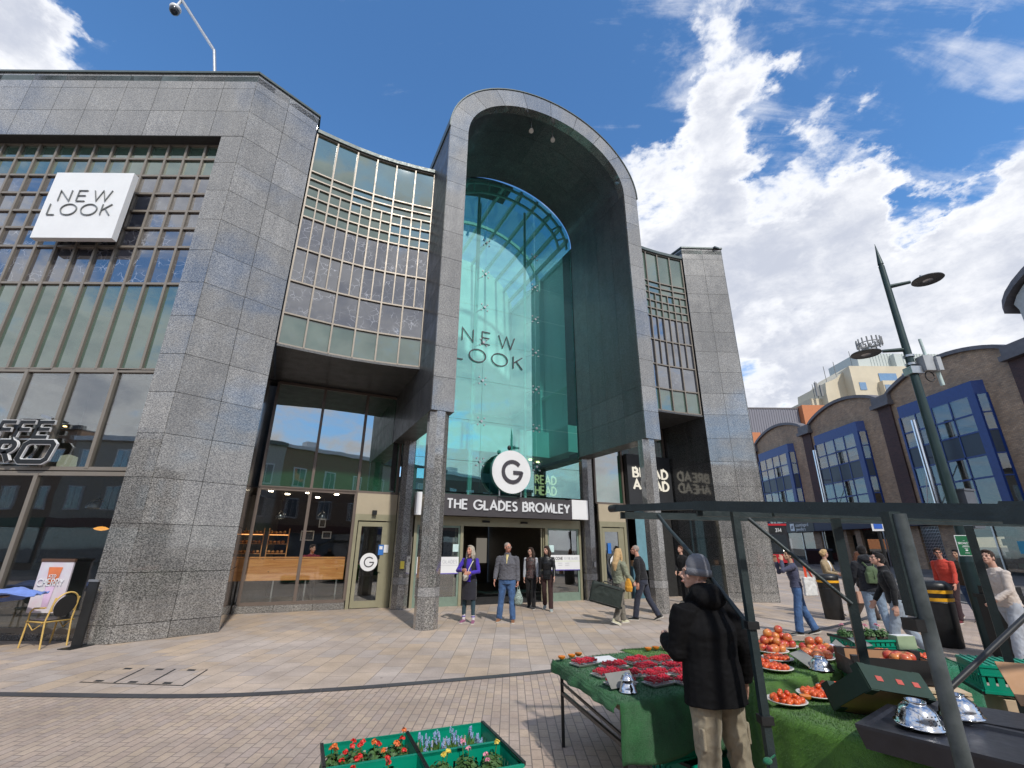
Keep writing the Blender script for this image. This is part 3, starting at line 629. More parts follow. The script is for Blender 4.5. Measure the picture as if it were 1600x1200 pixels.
# big white wall sign
t=thing('wall_sign','large square white sign with thin grey letters on the gridded wing windows','sign',(-11.26,9.99,9.15))
m=MB(); m.bb(-1.04,1.04,-.13,.03,0,2.09); b=m.build('sign_box',M_['white'],t)
m=MB(); grey=pbr('sign_letter_grey',(.16,.17,.17),.4)
letters(m,'NEW',.34,.05,.03,frame3((-.70,-.132,1.14),(1,0,0),(0,0,1)),gap=.42,width=1.36); letters(m,'LOOK',.34,.05,.03,frame3((-.84,-.132,.70),(1,0,0),(0,0,1)),gap=.30,width=1.62); m.build('lettering',grey,t)
m=MB(); m.bb(-.8,-.7,.13,.3,.3,.4); m.bb(.7,.8,.13,.3,.3,.4); m.build('bracket',M_['steel'],t)
# cafe letters
t=thing('cafe_sign','slanted black cafe name letters with pale rims in front of the blue upper windows','sign',(0,0,0))
GL['q']=(1.,[[(.5,0),(.12,0),(0,.14),(0,.86),(.12,1),(.88,1),(1,.86),(1,.14),(.88,0),(.5,0)]])
for word,h,x1,z,wd,sx_ in (("CAFFE",.34,-10.36,4.05,2.38,1.9),("NERq",.44,-10.22,3.50,2.3,1.4)):
    for w,dp,y,mt in ((.29,.05,10.17,'white'),(.21,.012,10.118,'black')):
        m=MB(); letters(m,word,h,w,dp,FX(x1-wd,y,z),gap=.42,shear=.22,sx=sx_,width=wd); o=m.build('letter_rim' if mt=='white' else 'letter_face',M_[mt],t)
m=MB(); m.beam((-10.66,10.15,4.55),(-10.40,10.15,4.47),.06); m.bb(-12.7,-10.3,10.20,10.23,4.0,4.03); m.bb(-12.7,-10.3,10.20,10.23,3.46,3.49); m.build('mounting_rail',M_['steel'],t)
# fascia and the round emblem above it
t=thing('fascia_sign','long charcoal fascia with raised white capitals over the sliding doors','sign')
B0=3.66; Mw=Matrix.Translation((OX,OY,0))@Matrix.Rotation(TH,4,'Z'); t.location=(OX,OY,0); t.rotation_euler=(0,0,TH)
def LB(a,b,z): return frame3((a,b,z),(1,0,0),(0,0,1))
m=MB(); m.bb(-2.75,2.70,B0,B0+.22,2.80,3.50); m.build('sign_board',M_['fascia'],t)
m=MB(); m.bb(-3.22,-2.754,B0-.01,B0+.2,2.78,3.50); m.bb(2.704,3.42,B0-.01,B0+.2,2.82,3.53); build_each(m,'end_panel',M_['white'],t)
m=MB(); letters(m,'THE GLADES BROMLEY',.29,.17,.05,LB(-2.18,B0-.004,3.03),gap=.26,width=4.75); m.build('lettering',emit('sign_white_face',(.95,.95,.97),.75),t)
t=thing('round_sign','round white sign with a charcoal G standing on top of the fascia','sign',(OX,OY,0),TH)
def disc(mb,a,b,z,r,d,seg=40,m=0):
    mb.tube([(a,b,z),(a,b+d,z)],r,seg,m,False,True)
m=MB(); disc(m,.07,3.42,4.35,.76,.03,48); m.build('disc_face',M_['white'],t)
m=MB(); disc(m,.07,3.455,4.35,.755,.17,48); m.build('disc_edge',pbr('teal_edge',(.05,.22,.20),.4),t)
m=MB(); letters(m,'G',.72,.17,.03,LB(-.27,3.415,3.99),gap=0); m.build('lettering',M_['charcoal'],t)
m=MB(); m.bb(-.38,-.34,3.5,3.56,3.5,3.8); m.bb(.46,.5,3.5,3.56,3.5,3.8); m.build('post',M_['steel'],t)
m=MB(); m.ell((0,3.5,5.22),(.07,.07,.09)); m.tube([(0,3.5,5.08),(0,3.5,5.3)],.02,6); m.build('floodlight',M_['black'],t)
# letters inside the glass wall
t=thing('window_lettering','two rows of thin dark capitals high on the tall teal glass','sign',(OX,OY,0),TH)
m=MB(); letters(m,'NEW',.52,.085,.02,LB(-1.85,3.925,9.32),gap=.55,width=2.25); letters(m,'LOOK',.52,.085,.02,LB(-2.1,3.925,8.52),gap=.38,width=2.85); m.build('lettering',M_['charcoal'],t)
t=thing('window_lettering','cream capitals low behind the right of the teal glass','sign',(OX,OY,0),TH)
m=MB(); letters(m,'READ',.3,.17,.02,LB(1.50,4.3,4.14),gap=.25,width=.92); letters(m,'HEAD',.3,.17,.02,LB(1.50,4.3,3.73),gap=.22,width=.92); m.build('lettering',emit('cream_glow',(1.,.62,.30),.9),t)
# bakery sign on the right
t=thing('bakery_sign','dark board with two lines of cream capitals right of the portal','sign',(OX,OY,0),TH)
m=MB(); m.bb(5.52,7.88,3.72,3.94,3.42,5.55); m.build('sign_board',pbr('slate_board',(.028,.030,.034),.5),t)
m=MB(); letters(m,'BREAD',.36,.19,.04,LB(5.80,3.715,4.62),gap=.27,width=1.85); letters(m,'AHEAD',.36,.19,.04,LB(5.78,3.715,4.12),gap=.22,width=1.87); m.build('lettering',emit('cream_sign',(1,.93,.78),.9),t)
# door and window graphics
def roundel(a,b,z,r,par):
    m=MB(); disc(m,a,b,z,r,.006,32); m.build('roundel',M_['white'],par); m=MB(); letters(m,'G',r*1.05,.12,.004,LB(a-r*.5,b-.001,z-r*.53),gap=0); m.build('letter',M_['charcoal'],par)
t=thing('door_graphics','white G roundel and notices on the door left of the entrance','sticker',(OX,OY,0),TH)
roundel(-4.36,4.63,1.34,.27,t); m=MB(); m.bb(-4.10,-3.93,4.636,4.642,1.55,1.86); m.build('blue_notice',pbr('blue_notice',(.03,.16,.5),.5),t); m=MB(); m.bb(-3.928,-3.78,4.634,4.64,1.62,1.86); m.bb(-4.07,-3.97,4.63,4.636,1.72,1.82); m.build('white_notice',M_['white'],t)
t=thing('door_graphics','white G roundel and notices on the door right of the entrance','sticker',(OX,OY,0),TH)
roundel(4.80,3.93,1.30,.27,t); m=MB(); m.bb(4.46,4.62,3.936,3.942,1.62,2.0); m.build('blue_notice',bpy.data.materials['blue_notice'],t)
t=thing('window_banner','white welcome banner across the glass screen right of the sliding doors','banner',(OX,OY,0),TH)
m=MB(); m.bb(1.98,3.33,4.215,4.225,1.06,1.56); m.build('banner_sheet',M_['white'],t)
m=MB(); letters(m,'WELCOME',.085,.2,.004,LB(2.06,4.213,1.40),gap=.3,width=.52); m.build('lettering',M_['charcoal'],t)
m=MB(); letters(m,'TO THE GLADES',.085,.1,.004,LB(2.64,4.213,1.40),gap=.3,width=.62); 
for i in range(6): m.bb(2.08+(i%3)*.3,2.26+(i%3)*.3,4.21,4.214,1.27-.07*(i//3),1.285-.07*(i//3))
m.build('small_print',pbr('pale_grey_print',(.42,.43,.47),.5),t); m=MB(); m.bb(1.98,3.33,4.21,4.214,1.345,1.352); m.build('green_rule',pbr('lime_line',(.5,.65,.15),.5),t); m=MB(); m.bb(1.98,3.33,4.212,4.226,1.03,1.06); m.build('violet_edge',pbr('violet_edge',(.12,.09,.4),.5),t)
t=thing('window_banner','white banner across the glass screen left of the sliding doors','banner',(OX,OY,0),TH)
m=MB(); m.bb(-2.92,-1.50,4.215,4.225,1.0,1.5); m.build('banner_sheet',M_['white'],t); m=MB(); letters(m,'GLADES',.1,.1,.004,LB(-2.06,4.213,1.3),gap=.3,width=.5); m.bb(-2.95,-1.5,4.21,4.214,1.235,1.242); m.build('small_print',bpy.data.materials['pale_grey_print'],t)
m=MB(); m.bb(-2.92,-1.50,4.212,4.226,.97,1.0); m.build('violet_edge',bpy.data.materials['violet_edge'],t)
m=MB(); letters(m,'WELCOME',.085,.2,.004,LB(-2.88,4.213,1.34),gap=.3,width=.4); m.build('lettering',M_['charcoal'],t)
for a in (-1.72,2.02):
    o=MB().bb(a,a+.2,4.22,4.23,1.66,1.9).build('door_notice',pbr('pale_notice',(.55,.72,.72),.5),None,(OX,OY,0),TH); tag(o,'small pale notice stuck on the '+('left' if a<0 else 'right')+' glass screen above its banner','sticker')
# wall-mounted bits
o=MB().bb(-4.42,-4.28,4.5,4.62,2.78,2.92).build('security_camera',M_['black'],None,(OX,OY,0),TH); tag(o,'small black camera box on the beige panel over the left side door','security camera')
o=MB().bb(-3.52,-3.40,3.88,3.93,1.16,1.38).build('call_button',pbr('yellow_plate',(.75,.6,.08),.5),None,(OX,OY,0),TH); tag(o,'yellow call button plate on the column left of the entrance','call button')
o=MB().bb(3.70,3.78,3.80,3.85,1.15,1.33).build('door_switch',M_['steel'],None,(OX,OY,0),TH); tag(o,'small grey switch plate on the column right of the entrance','switch')
for a in (-.6,.36):
    t=thing('spotlight','small spotlight hanging from the arch soffit, '+('left' if a<0 else 'right')+' of the pair','lamp',(OX,OY,0),TH,'spotlights under the arch')
    m=MB(); m.tube([(a,.5,17.60),(a,.5,17.15)],.018,6); m.build('stem',M_['steel'],t); m=MB(); m.tube([(a,.5,17.18),(a-.05,.42,16.95)],[.05,.09],10); m.build('lamp_head',M_['steel'],t)
# roof camera on a cranked pole
t=thing('camera_mast','cranked grey steel mast on the roof carrying a dome camera','camera mast',(-9.12,10.25,15.1))
m=MB(); m.tube([(0,0,-.1),(-.36,0,1.42),(-1.95,0,3.78),(-2.3,0,4.2)],.05,8,smooth=False); m.build('pole',M_['steel'],t)
m=MB(); m.tube([(-1.95,0,3.85),(-2.05,0,3.55)],.04,8); m.ell((-2.08,0,3.38),(.17,.17,.12),16,8); m.build('camera_hood',M_['white'],t); m=MB(); m.ell((-2.09,0,3.29),(.15,.15,.17),16,8); m.build('camera_dome',pbr('smoked_dome',(.03,.035,.045),.15),t)

# ---------------------------------------------------------------- ground
def rise(x,y): return .035*max(0,y-22) if x>9 else .035*max(0,y-22)*max(0,min(1,(x-5)/4))
flag=brickm('flagstone_paving',[(.43,.355,.30),(.49,.39,.305),(.40,.34,.305),(.51,.395,.29),(.45,.375,.32),(.46,.395,.35),(.415,.35,.31)],None,(.22,.185,.16),.62,.335,.006,axes='yx',rough=.75,spot=(.16,.14,.13),bump=.25,off=.37,var=.45)
brk=brickm('small_stone_setts',[(.43,.335,.275),(.46,.36,.285),(.41,.33,.285),(.48,.375,.285),(.43,.35,.295)],None,(.20,.165,.145),.215,.102,.006,axes='yx',rough=.8,spot=(.12,.11,.1),bump=.4,off=.43,var=.5)
asph=pbr('asphalt',(.055,.057,.062),.85,0,.25,4.,.5,90,obj=False)
def sheet(name,poly,z,mat,kind=True,sub=0,fz=None):
    me=bpy.data.meshes.new(name); b=bmesh.new(); f=b.faces.new([b.verts.new((x,y,z)) for x,y in poly])
    if sub:
        bmesh.ops.triangulate(b,faces=b.faces)
        for _ in range(sub): bmesh.ops.subdivide_edges(b,edges=b.edges,cuts=1,use_grid_fill=True)
    for v in b.verts: v.co.z+=rise(v.co.x,v.co.y)
    b.normal_update()
    for f in b.faces:
        if f.normal.z<0: f.normal_flip()
    b.to_mesh(me); b.free(); me.materials.append(mat); o=bpy.data.objects.new(name,me); S.collection.objects.link(o)
    return struct(o)
# one big base sheet to the horizon, as a grid so that it can follow the rising street
me=bpy.data.meshes.new('ground'); xs=[-400,-60,4,5,9,12,20,30,60,400]; ys=[-400,-60,-20,0,22,30,40,60,90,150]
vs=[(x,y,-.05+rise(x,y)) for y in ys for x in xs]; fs=[(j*len(xs)+i,j*len(xs)+i+1,(j+1)*len(xs)+i+1,(j+1)*len(xs)+i) for j in range(len(ys)-1) for i in range(len(xs)-1)]
me.from_pydata(vs,[],fs); me.materials.append(pbr('town_ground',(.16,.145,.13),.9,obj=False)); o=bpy.data.objects.new('ground',me); S.collection.objects.link(o); struct(o)
arcp=[(-40,9.0),(-22,7.25),(-14,6.95),(-9,6.86),(-6.4,6.85),(-4.0,6.84),(-2.5,7.13),(-.88,7.66),(.64,8.25),(2.6,9.25),(4.6,10.45),(6.6,11.83),(8.7,13.35),(10.5,14.9),(12.2,16.6)]
def smoothline(P,n=6):
    out=[]
    for i in range(len(P)-1):
        p0,p1,p2,p3=[Vector(P[max(0,min(len(P)-1,i+k))]) for k in (-1,0,1,2)]
        for j in range(n):
            t=j/n; out.append(.5*((2*p1)+(p2-p0)*t+(2*p0-5*p1+4*p2-p3)*t*t+(-p0+3*p1-3*p2+p3)*t**3))
    out.append(Vector(P[-1])); return out
al=smoothline(arcp)
sheet('paving_flags',[tuple(p) for p in al]+[(17.3,20.8),(18.6,27),(21,38),(12,38),(9,30),(4,24),(-24,40),(-40,30)],0.,flag)
sheet('paving_setts',[(-40,-30),(11,-30),(12.0,5),(13.2,12),(12.2,16.6)]+[tuple(p) for p in al[::-1]],-.002,brk)
st=MB(); 
for i in range(len(al)-1):
    a,b=al[i],al[i+1]; d=(b-a).normalized(); n=Vector((-d.y,d.x))*.085
    d=d*.003 if i%3==0 else d*0
    st.add([(a.x-n.x+d.x,a.y-n.y+d.y,.004),(b.x-n.x,b.y-n.y,.004),(b.x+n.x,b.y+n.y,.004),(a.x+n.x+d.x,a.y+n.y+d.y,.004)],[(0,1,2,3)])
o=st.build('drain_strip',pbr('dark_granite_strip',(.055,.055,.06),.6,0,.2,3.,.3,60)); struct(o)
o=MB().add([(1.9,10.0,.0045),(2.0,10.0,.0045),(9.5,16.2,.0045),(9.4,16.2,.0045)],[(0,1,2,3)])
# street
near=[(12.0,-40),(12.4,-5),(13.5,6),(16,16),(18.7,27),(21.2,38),(23.6,52),(27,80)]; far_=[(16,-40),(16.5,-5),(17.6,8),(20.2,22.8),(23.2,34),(26.2,46),(27.6,60),(31,90)]
sheet('road',near+far_[::-1],-.11,asph)
for ln,nm in ((near,'kerb_near'),(far_,'kerb_far')):
    k=MB(); 
    for i in range(len(ln)-1):
        a,b=Vector(ln[i]),Vector(ln[i+1]); d=(b-a).normalized(); n=Vector((d.y,-d.x))*(.075)
        za,zb=rise(*a),rise(*b)
        k.hexa([(a.x-n.x,a.y-n.y,za-.13),(a.x+n.x,a.y+n.y,za-.13),(b.x+n.x,b.y+n.y,zb-.13),(b.x-n.x,b.y-n.y,zb-.13),(a.x-n.x,a.y-n.y,za+.004),(a.x+n.x,a.y+n.y,za+.004),(b.x+n.x,b.y+n.y,zb+.004),(b.x-n.x,b.y-n.y,zb+.004)])
    struct(k.build('kerb',pbr('kerb_stone',(.2,.19,.18),.8)))
sheet('pavement',far_+[(60,90),(60,-40)],0.,brickm('pavement_slabs',(.13,.12,.115),(.17,.16,.15),(.06,.06,.06),.6,.45,.008,axes='yx',bump=.2))
sheet('kerbside_paving',[(12.25,16.65),(13.25,12.1),(12.05,5),(12.0,-5),(12.4,-5),(13.5,6),(15.95,16),(17.2,20.7)],.0,brickm('pink_grey_slabs',(.30,.245,.23),(.36,.29,.26),(.15,.13,.12),.45,.3,.006,axes='xy',bump=.2))
wm=pbr('worn_road_paint',(.5,.5,.48),.8,0,.3,5.)
for off,nm in ((.35,1),(.55,1),(2.3,0)):
    k=MB()
    for i in range(2,len(near)-1):
        a,b=Vector(near[i]),Vector(near[i+1]); d=(b-a).normalized(); n=Vector((d.y,-d.x)); L=(b-a).length; t=0
        while t<L:
            e=min(L,t+(2.0 if nm==0 else 50)); p,q=a+d*t,a+d*e; w=.04
            for (u,v,z) in ((p,q,0),):
                z0,z1=-.106+rise(*(p+n*off)),-.106+rise(*(q+n*off))
                k.add([(*(p+n*(off-w)),z0),(*(p+n*(off+w)),z0),(*(q+n*(off+w)),z1),(*(q+n*(off-w)),z1)],[(0,1,2,3)])
            t=e+(2.5 if nm==0 else 0)
    struct(k.build('road_marking',wm))
# access cover in the paving
t=thing('access_cover','three-panel recessed access cover set in the flagstones left of the entrance','access cover',(-5.25,7.78,0))
m=MB()
cx=[(-.70,-.37),(.82,-.50),(.62,.38),(-.90,.46)]
def quadp(s0,s1,t0,t1): 
    f=lambda s,t_:(cx[0][0]*(1-s)*(1-t_)+cx[1][0]*s*(1-t_)+cx[2][0]*s*t_+cx[3][0]*(1-s)*t_, cx[0][1]*(1-s)*(1-t_)+cx[1][1]*s*(1-t_)+cx[2][1]*s*t_+cx[3][1]*(1-s)*t_)
    return [f(s0,t0),f(s1,t0),f(s1,t1),f(s0,t1)]
m.prism(quadp(0,1,0,1),.0015,.004); m.build('steel_frame',M_['black'],t)
for i in range(3):
    m=MB(); m.prism(quadp(i/3+.012,(i+1)/3-.012,.03,.97),.004,.008); m.build('cover_panel',flag,t)
    m=MB(); q=quadp(i/3+.12,i/3+.20,.04,.14); m.prism(q,.008,.010); q=quadp(i/3+.14,i/3+.22,.86,.96); m.prism(q,.008,.010); m.build('lifting_key',M_['black'],t)
# ---------------------------------------------------------------- brick building across the street
brown=brickm('brown_stock_brick',[(.37,.24,.145),(.45,.295,.18),(.32,.215,.14),(.49,.335,.215),(.40,.28,.185)],None,(.22,.19,.16),.225,.075,.010,axes='yz',bump=.3,var=.7)
plum=brickm('dark_plum_brick',[(.075,.04,.04),(.10,.055,.05),(.06,.038,.04)],None,(.08,.06,.06),.225,.075,.010,axes='yz',bump=.3,var=.6)
leadc=pbr('lead_coping',(.13,.12,.125),.6,0,.2,2.); bluef=pbr('blue_frame',(.014,.045,.20),.4); blued=pbr('navy_panel',(.010,.022,.045),.35)
wpan=glassm('office_glass',(.66,.68,.66),.09,.6); blind=pbr('pale_blind',(.48,.50,.50),.8)
bb_=thing('brick_arcade','long brown brick parade with curved gables and blue bay windows','building',(28,0,0))
BX=.0
bays=[(24.0,32.6,0.),(33.8,42.2,.1),(43.4,52.1,.35)]
w=MB(); 
def gab(y0,y1,zs,rise_,n=16): return [(y0+(y1-y0)*i/n, zs+rise_*math.sin(math.pi*i/n)**.75) for i in range(n+1)]
MZ=Matrix(((0,0,1,0),(1,0,0,0),(0,1,0,0),(0,0,0,1)))
for y0,y1,dz in bays:
    zs=12.55+dz; g_=gab(y0-.2,y1+.2,zs,1.15)
    m=MB(); m.prism([(y0,3.9)]+[(y1,3.9)]+[(y,z) for y,z in g_[::-1]],0,.35,0,MZ); m.build('brick_front',brown,bb_)
    m=MB()
    for i in range(len(g_)-1): m.hexa([(-.22,g_[i][0],g_[i][1]-.02),(.5,g_[i][0],g_[i][1]-.02),(.5,g_[i+1][0],g_[i+1][1]-.02),(-.22,g_[i+1][0],g_[i+1][1]-.02),(-.22,g_[i][0],g_[i][1]+.22),(.5,g_[i][0],g_[i][1]+.22),(.5,g_[i+1][0],g_[i+1][1]+.22),(-.22,g_[i+1][0],g_[i+1][1]+.22)])
    m.build('gable_coping',leadc,bb_)
    # bowed blue window
    w0,w1=y0+1.75,y1-.85; zt,zb=11.45+dz,4.2; pr=.5; sl=.5
    q=[(0,w0),(-pr,w0+sl*.5),(-pr,w1-.15),(0,w1)]
    m=MB(); m.prism([q[0],q[3],q[2],q[1]][::-1] if False else [q[1],q[2],q[3],q[0]][::-1],zt-.85,zt); m.prism([q[1],q[2],q[3],q[0]][::-1],zb-.1,zb+.05)
    for (x,y) in q: m.bb(x-.07,x+.07,y-.07,y+.07,zb,zt-.8)
    yA,yB=w0+sl*.5,w1-.15
    m.bb(-pr-.05,-pr+.05,yA,yA+.45,zb,zt-.8)
    cols_=lin(yA+.45,yB,4)
    for y in cols_[1:4]: m.bb(-pr-.04,-pr+.04,y-.045,y+.045,zb,zt-.8)
    zr=[zt-.85,zt-1.95,zt-3.0,zt-4.35,zt-5.6,zb]
    for z in zr[1:-1]: m.bb(-pr-.04,-pr+.04,yA+.4,yB,z-.05,z+.05); m.beam((0,w0,z),(-pr,yA,z),.08); m.beam((0,w1,z),(-pr,yB,z),.08)
    wf=m.build('bay_window',bluef,bb_)
    for i in range(4):
        for j in range(5):
            m=MB(); z1,z0=zr[j],zr[j+1]; ya,yb=cols_[i],cols_[i+1]
            m.bb(-pr-.01,-pr+.01,ya,yb,z0,z1); m.build('navy_panel' if j==2 else 'window_pane',blued if j==2 else wpan,wf)
    for k_,(pa_,pb_) in enumerate((((0,w0),(-pr,yA)),((-pr,yB),(0,w1)))):
        for j in range(5):
            m=MB(); m.beam((pa_[0],pa_[1],(zr[j]+zr[j+1])/2),(pb_[0],pb_[1],(zr[j]+zr[j+1])/2),.02,zr[j]-zr[j+1]); m.build('side_pane',blued if j==2 else wpan,wf)
    m=MB(); m.bb(.36,.42,w0,w1,zb,zt); build_each(m,'room_back',pbr('office_dim',(.10,.09,.085),.8),bb_)
    m=MB()
    for i in (0,1,3) if dz==0 else (1,2,0): m.bb(-pr+.12,-pr+.14,cols_[i]+.05,cols_[i+1]-.05,zr[2]+random.random()*.6,zr[0]); 
    m.bb(-pr+.2,-pr+.26,cols_[0],cols_[4],zr[2]+.5,zr[2]+.62); build_each(m,'window_blind',blind,bb_)
    # steel flue with stays
    yc=cols_[3]-.2 if dz else cols_[2]+.3
    m=MB(); m.tube([(-1.6,yc,4.3),(-1.6,yc,9.9+dz)],.17,14); m.bb(-1.6,-.75,yc-.04,yc+.04,7.4,7.48); m.build('steel_flue',M_['chrome'],bb_)
    m=MB(); m.tube([(-1.6,yc,7.3),(-.9,yc+1.6,4.4)],.03,6); m.build('flue_stay',M_['white'],bb_)
m=MB()
for y0,y1,dz in ((21.0,24.0,0.),(32.6,33.8,.05),(42.2,43.4,.2),(52.1,53.6,.4)): m.bb(-.12,.3,y0,y1,3.9,11.9+dz)
build_each(m,'plum_pier',plum,bb_)
m=MB()
for y0,y1,dz in ((22.4,24.15,0.),(32.3,34.1,.05),(41.9,43.7,.2),(51.8,53.8,.4)):
    m.bb(-.45,.5,y0,y1,11.9+dz,12.2+dz); m.bb(-.3,.5,y0+.1,y1-.1,12.2+dz,12.75+dz)
build_each(m,'pier_cap',leadc,bb_)
m=MB(); m.bb(.3,14,20,54,3,12.2); m.build('main_block',brown,bb_)
m=MB(); m.bb(-.6,.3,20,53.6,7.5-7.5+3.42,4.35); m.build('shop_fascia',pbr('navy_fascia',(.012,.014,.045),.5),bb_)
# ground floor: piers and shop windows
zg=lambda y:rise(20,y)-.02
m=MB()
for y0,y1 in ((20,21),(29.6,31.4),(33.0,33.9),(38.6,39.2),(40.2,41.4),(43.6,44.6),(52,53.6)): m.bb(-.15,.3,y0,y1,zg(y0)-.2,3.42)
build_each(m,'ground_pier',brown,bb_)
m=MB(); 
for y0,y1 in ((21,29.6),(34.,38.5),(41.5,43.5),(44.7,52)): m.bb(-.02,.0,y0,y1,zg(y0)+.2,3.42)
build_each(m,'shop_glass',wpan,bb_)
m=MB(); m.bb(2.5,2.6,34,38.6,.2,3.4); m.bb(.05,2.5,34.0,34.05,.2,3.4); m.build('lit_back_wall',pbr('pale_green_wall',(.35,.42,.38),.7),bb_)
m=MB(); m.bb(2.0,2.1,21,29.5,.2,3.4); m.bb(2.,2.1,41.5,52,.4,3.4); build_each(m,'shop_back',pbr('shop_back_dark',(.05,.045,.04),.7),bb_)
m=MB()
for y in (21.05,23.4,25.7,28.0,29.5,36.3,41.6,43.4,46.5,49): m.bb(-.08,-.02,y-.05,y+.05,zg(y),3.42)
build_each(m,'shop_mullion',M_['steel'],bb_)
m=MB(); 
for y in [31.45+.12*i for i in range(13)]: m.bb(-.05,-.02,y-.012,y+.012,.25,3.35)
for z in [.35+.2*i for i in range(16)]: m.bb(-.06,-.03,31.4,33.0,z-.012,z+.012)
m.build('security_grille',M_['steel'],bb_); m=MB(); m.bb(.1,.15,31.4,33,.2,3.42); m.build('grille_backing',blued,bb_)
m=MB(); 
for i in range(60):
    z=.9+.62*(i//15); y=21.3+(i%15)*.52; m.bb(1.2,1.5,y,y+.36,z,z+.2+.2*random.random(),i%4)
build_each(m,'shelf_goods',[pbr('goods_a',(.28,.22,.1),.6),pbr('goods_b',(.09,.25,.14),.6),pbr('goods_c',(.35,.32,.3),.6),pbr('goods_d',(.22,.06,.05),.6)],bb_)
m=MB(); m.bb(-.03,-.025,26.1,26.9,1.7,2.35); o=m.build('blue_poster',pbr('blue_poster',(.06,.35,.5),.6),bb_)
m=MB(); m.bb(.8,2.3,35.0,37.6,3.25,3.3); o=m.build('strip_light',emit('tube_light',(1,.93,.75),14),bb_)
m=MB(); m.bb(-.62,-.605,43.6,48.4,3.40,4.33); m.build('black_fascia_board',M_['black'],bb_)
# white roundel logo and small lettering on the far fascia
FB=lambda y,z:frame3((-.63,y,z),(0,-1,0),(0,0,1))
m=MB(); m.prism([(-.33,-.33),(.33,-.33),(.33,.33),(-.33,.33)],0,.02,0,FB(46.9,3.87)); m.build('logo_plate',M_['white'],bb_)
m=MB(); 
for k in range(3): ribbon(m,[(-.2+.12*k,-.15),(-.05+.12*k,.15)],.05,.02,.03,FB(46.9,3.87))
m.build('logo_mark',M_['black'],bb_)
txt('countingard',.42,'fascia_lettering',M_['white'],bb_,FB(46.35,3.9),.005); txt('jewellers',.42,'fascia_lettering',M_['white'],bb_,FB(46.35,3.52),.005)
# dark roof and higher gabled neighbour at the right edge
nb=thing('corner_building','tall pale building with a curved overhanging grey roof at the right edge','building',(28,0,0))
m=MB(); m.bb(.0,12,8,20.9,0,13.2); m.build('wall',pbr('grey_render',(.33,.31,.30),.8),nb)
m=MB()
P=[(-.9+0*i,23.6-.0*i) for i in range(2)]
arcg=[(22.7-8.*(1-math.cos(math.pi/2*i/10)),14.2+2.6*math.sin(math.pi/2*i/10)) for i in range(11)]
for i in range(10):
    a,b=arcg[i],arcg[i+1]; m.hexa([(-.8,a[0],a[1]),(8,a[0],a[1]),(8,b[0],b[1]),(-.8,b[0],b[1]),(-.8,a[0],a[1]+.35),(8,a[0],a[1]+.35),(8,b[0],b[1]+.35),(-.8,b[0],b[1]+.35)])
m.build('roof',leadc,nb)
m=MB(); m.prism([(22.2,13.3),(22.2,14.2)]+[(y-.25,z-.02) for y,z in arcg[1:]]+[(15.9,13.3)],-.5,1.,0,MZ); m.build('soffit_panel',pbr('white_render',(.42,.43,.42),.7),nb)
m=MB(); m.bb(0.2,8,12,21.9,3.9,13.3); m.build('upper_wall',M_['white'],nb)
# grey ribbed roof and terracotta wall far behind
fb=thing('warehouse','far grey ribbed metal building with an orange brick end','building',(0,0,0))
m=MB(); m.bb(36.5,46.5,72,80,0,23.4)
for i in range(26): m.bb(36.6+i*.39,36.68+i*.39,71.93,72,12,23.4)
m.build('ribbed_wall',pbr('grey_cladding',(.20,.20,.235),.6,0,.05),fb); m=MB(); m.bb(36.4,46.6,71.9,80,23.4,23.6); m.build('roof_edge',leadc,fb)
m=MB(); m.bb(46.6,55,71,80,0,23.8); m.bb(34.,36.4,66,72,0,18); m.build('orange_wall',pbr('orange_brick',(.50,.19,.085),.8),fb)
# cream tower block behind
tb=thing('tower_block','distant cream tower block with roof antennas and ribbon windows','building',(0,0,0))
cream=pbr('cream_render',(.60,.53,.40),.8,0,.08,.3); gl=spandrel('far_window',(.10,.13,.16),.25)
m=MB(); m.prism([(77.0,98),(110,98),(114,120),(80.5,120)],0,41.6); m.build('main_slab',cream,tb)
m=MB(); m.prism([(72.6,36.0),(72.9,38.5),(75.6,39.6),(79.2,42.7),(80.4,42.6),(80.8,0),(72.6,0)][::-1],-112,-101,0,Matrix(((1,0,0,0),(0,0,-1,0),(0,1,0,0),(0,0,0,1)))); m.bb(69.8,73.,103,112,0,35.3); m.build('stair_tower',cream,tb)
m=MB(); m.bb(81,100,100,110,41.6,45.6); 
for i in range(24): m.bb(84+i*.7,84.1+i*.7,99.9,100,41.8,45.6)
m.bb(88.6,89.8,98.6,100,41.6,45.0); m.build('plant_room',pbr('pale_plant',(.50,.54,.52),.7),tb)
for i in range(5):
    for j in range(4):
        m=MB(); x=83.2+i*5.4; z=38.6-3.6*j; m.bb(x,x+4.0,97.85,98.1,z-1.0,z+1.2); m.build('window',gl,tb)
m=MB(); m.bb(78.3,79.8,97.9,98.1,35.8,37.6); m.build('window',gl,tb)
m=MB(); m.bb(82.6,87.5,96.6,98,30,37.6); m.build('oriel',cream,tb); m=MB(); m.bb(82.8,87.3,96.5,96.62,34.6,36.6); m.build('window',gl,tb)
m=MB(); 
for i in range(16):
    t_=2*math.pi*i/16; m.tube([(86.5+2.5*math.cos(t_),102+2.5*math.sin(t_),48.2),(86.5+2.5*math.cos(t_),102+2.5*math.sin(t_),50.2)],.16,6)
    t2=2*math.pi*(i+1)/16; m.tube([(86.5+2.5*math.cos(t_),102+2.5*math.sin(t_),49),(86.5+2.5*math.cos(t2),102+2.5*math.sin(t2),49)],.12,6); m.tube([(86.5+2.5*math.cos(t_),102+2.5*math.sin(t_),48.6),(86.5,102,48.)],.08,5)
m.tube([(86.5,102,45.6),(86.5,102,49)],.35,8)
for x,h in ((74.,43),(76.6,44.2),(70.4,38.5),(71.2,39.2),(81.,47)): m.tube([(x,102,35),(x,102,h)],.07,5)
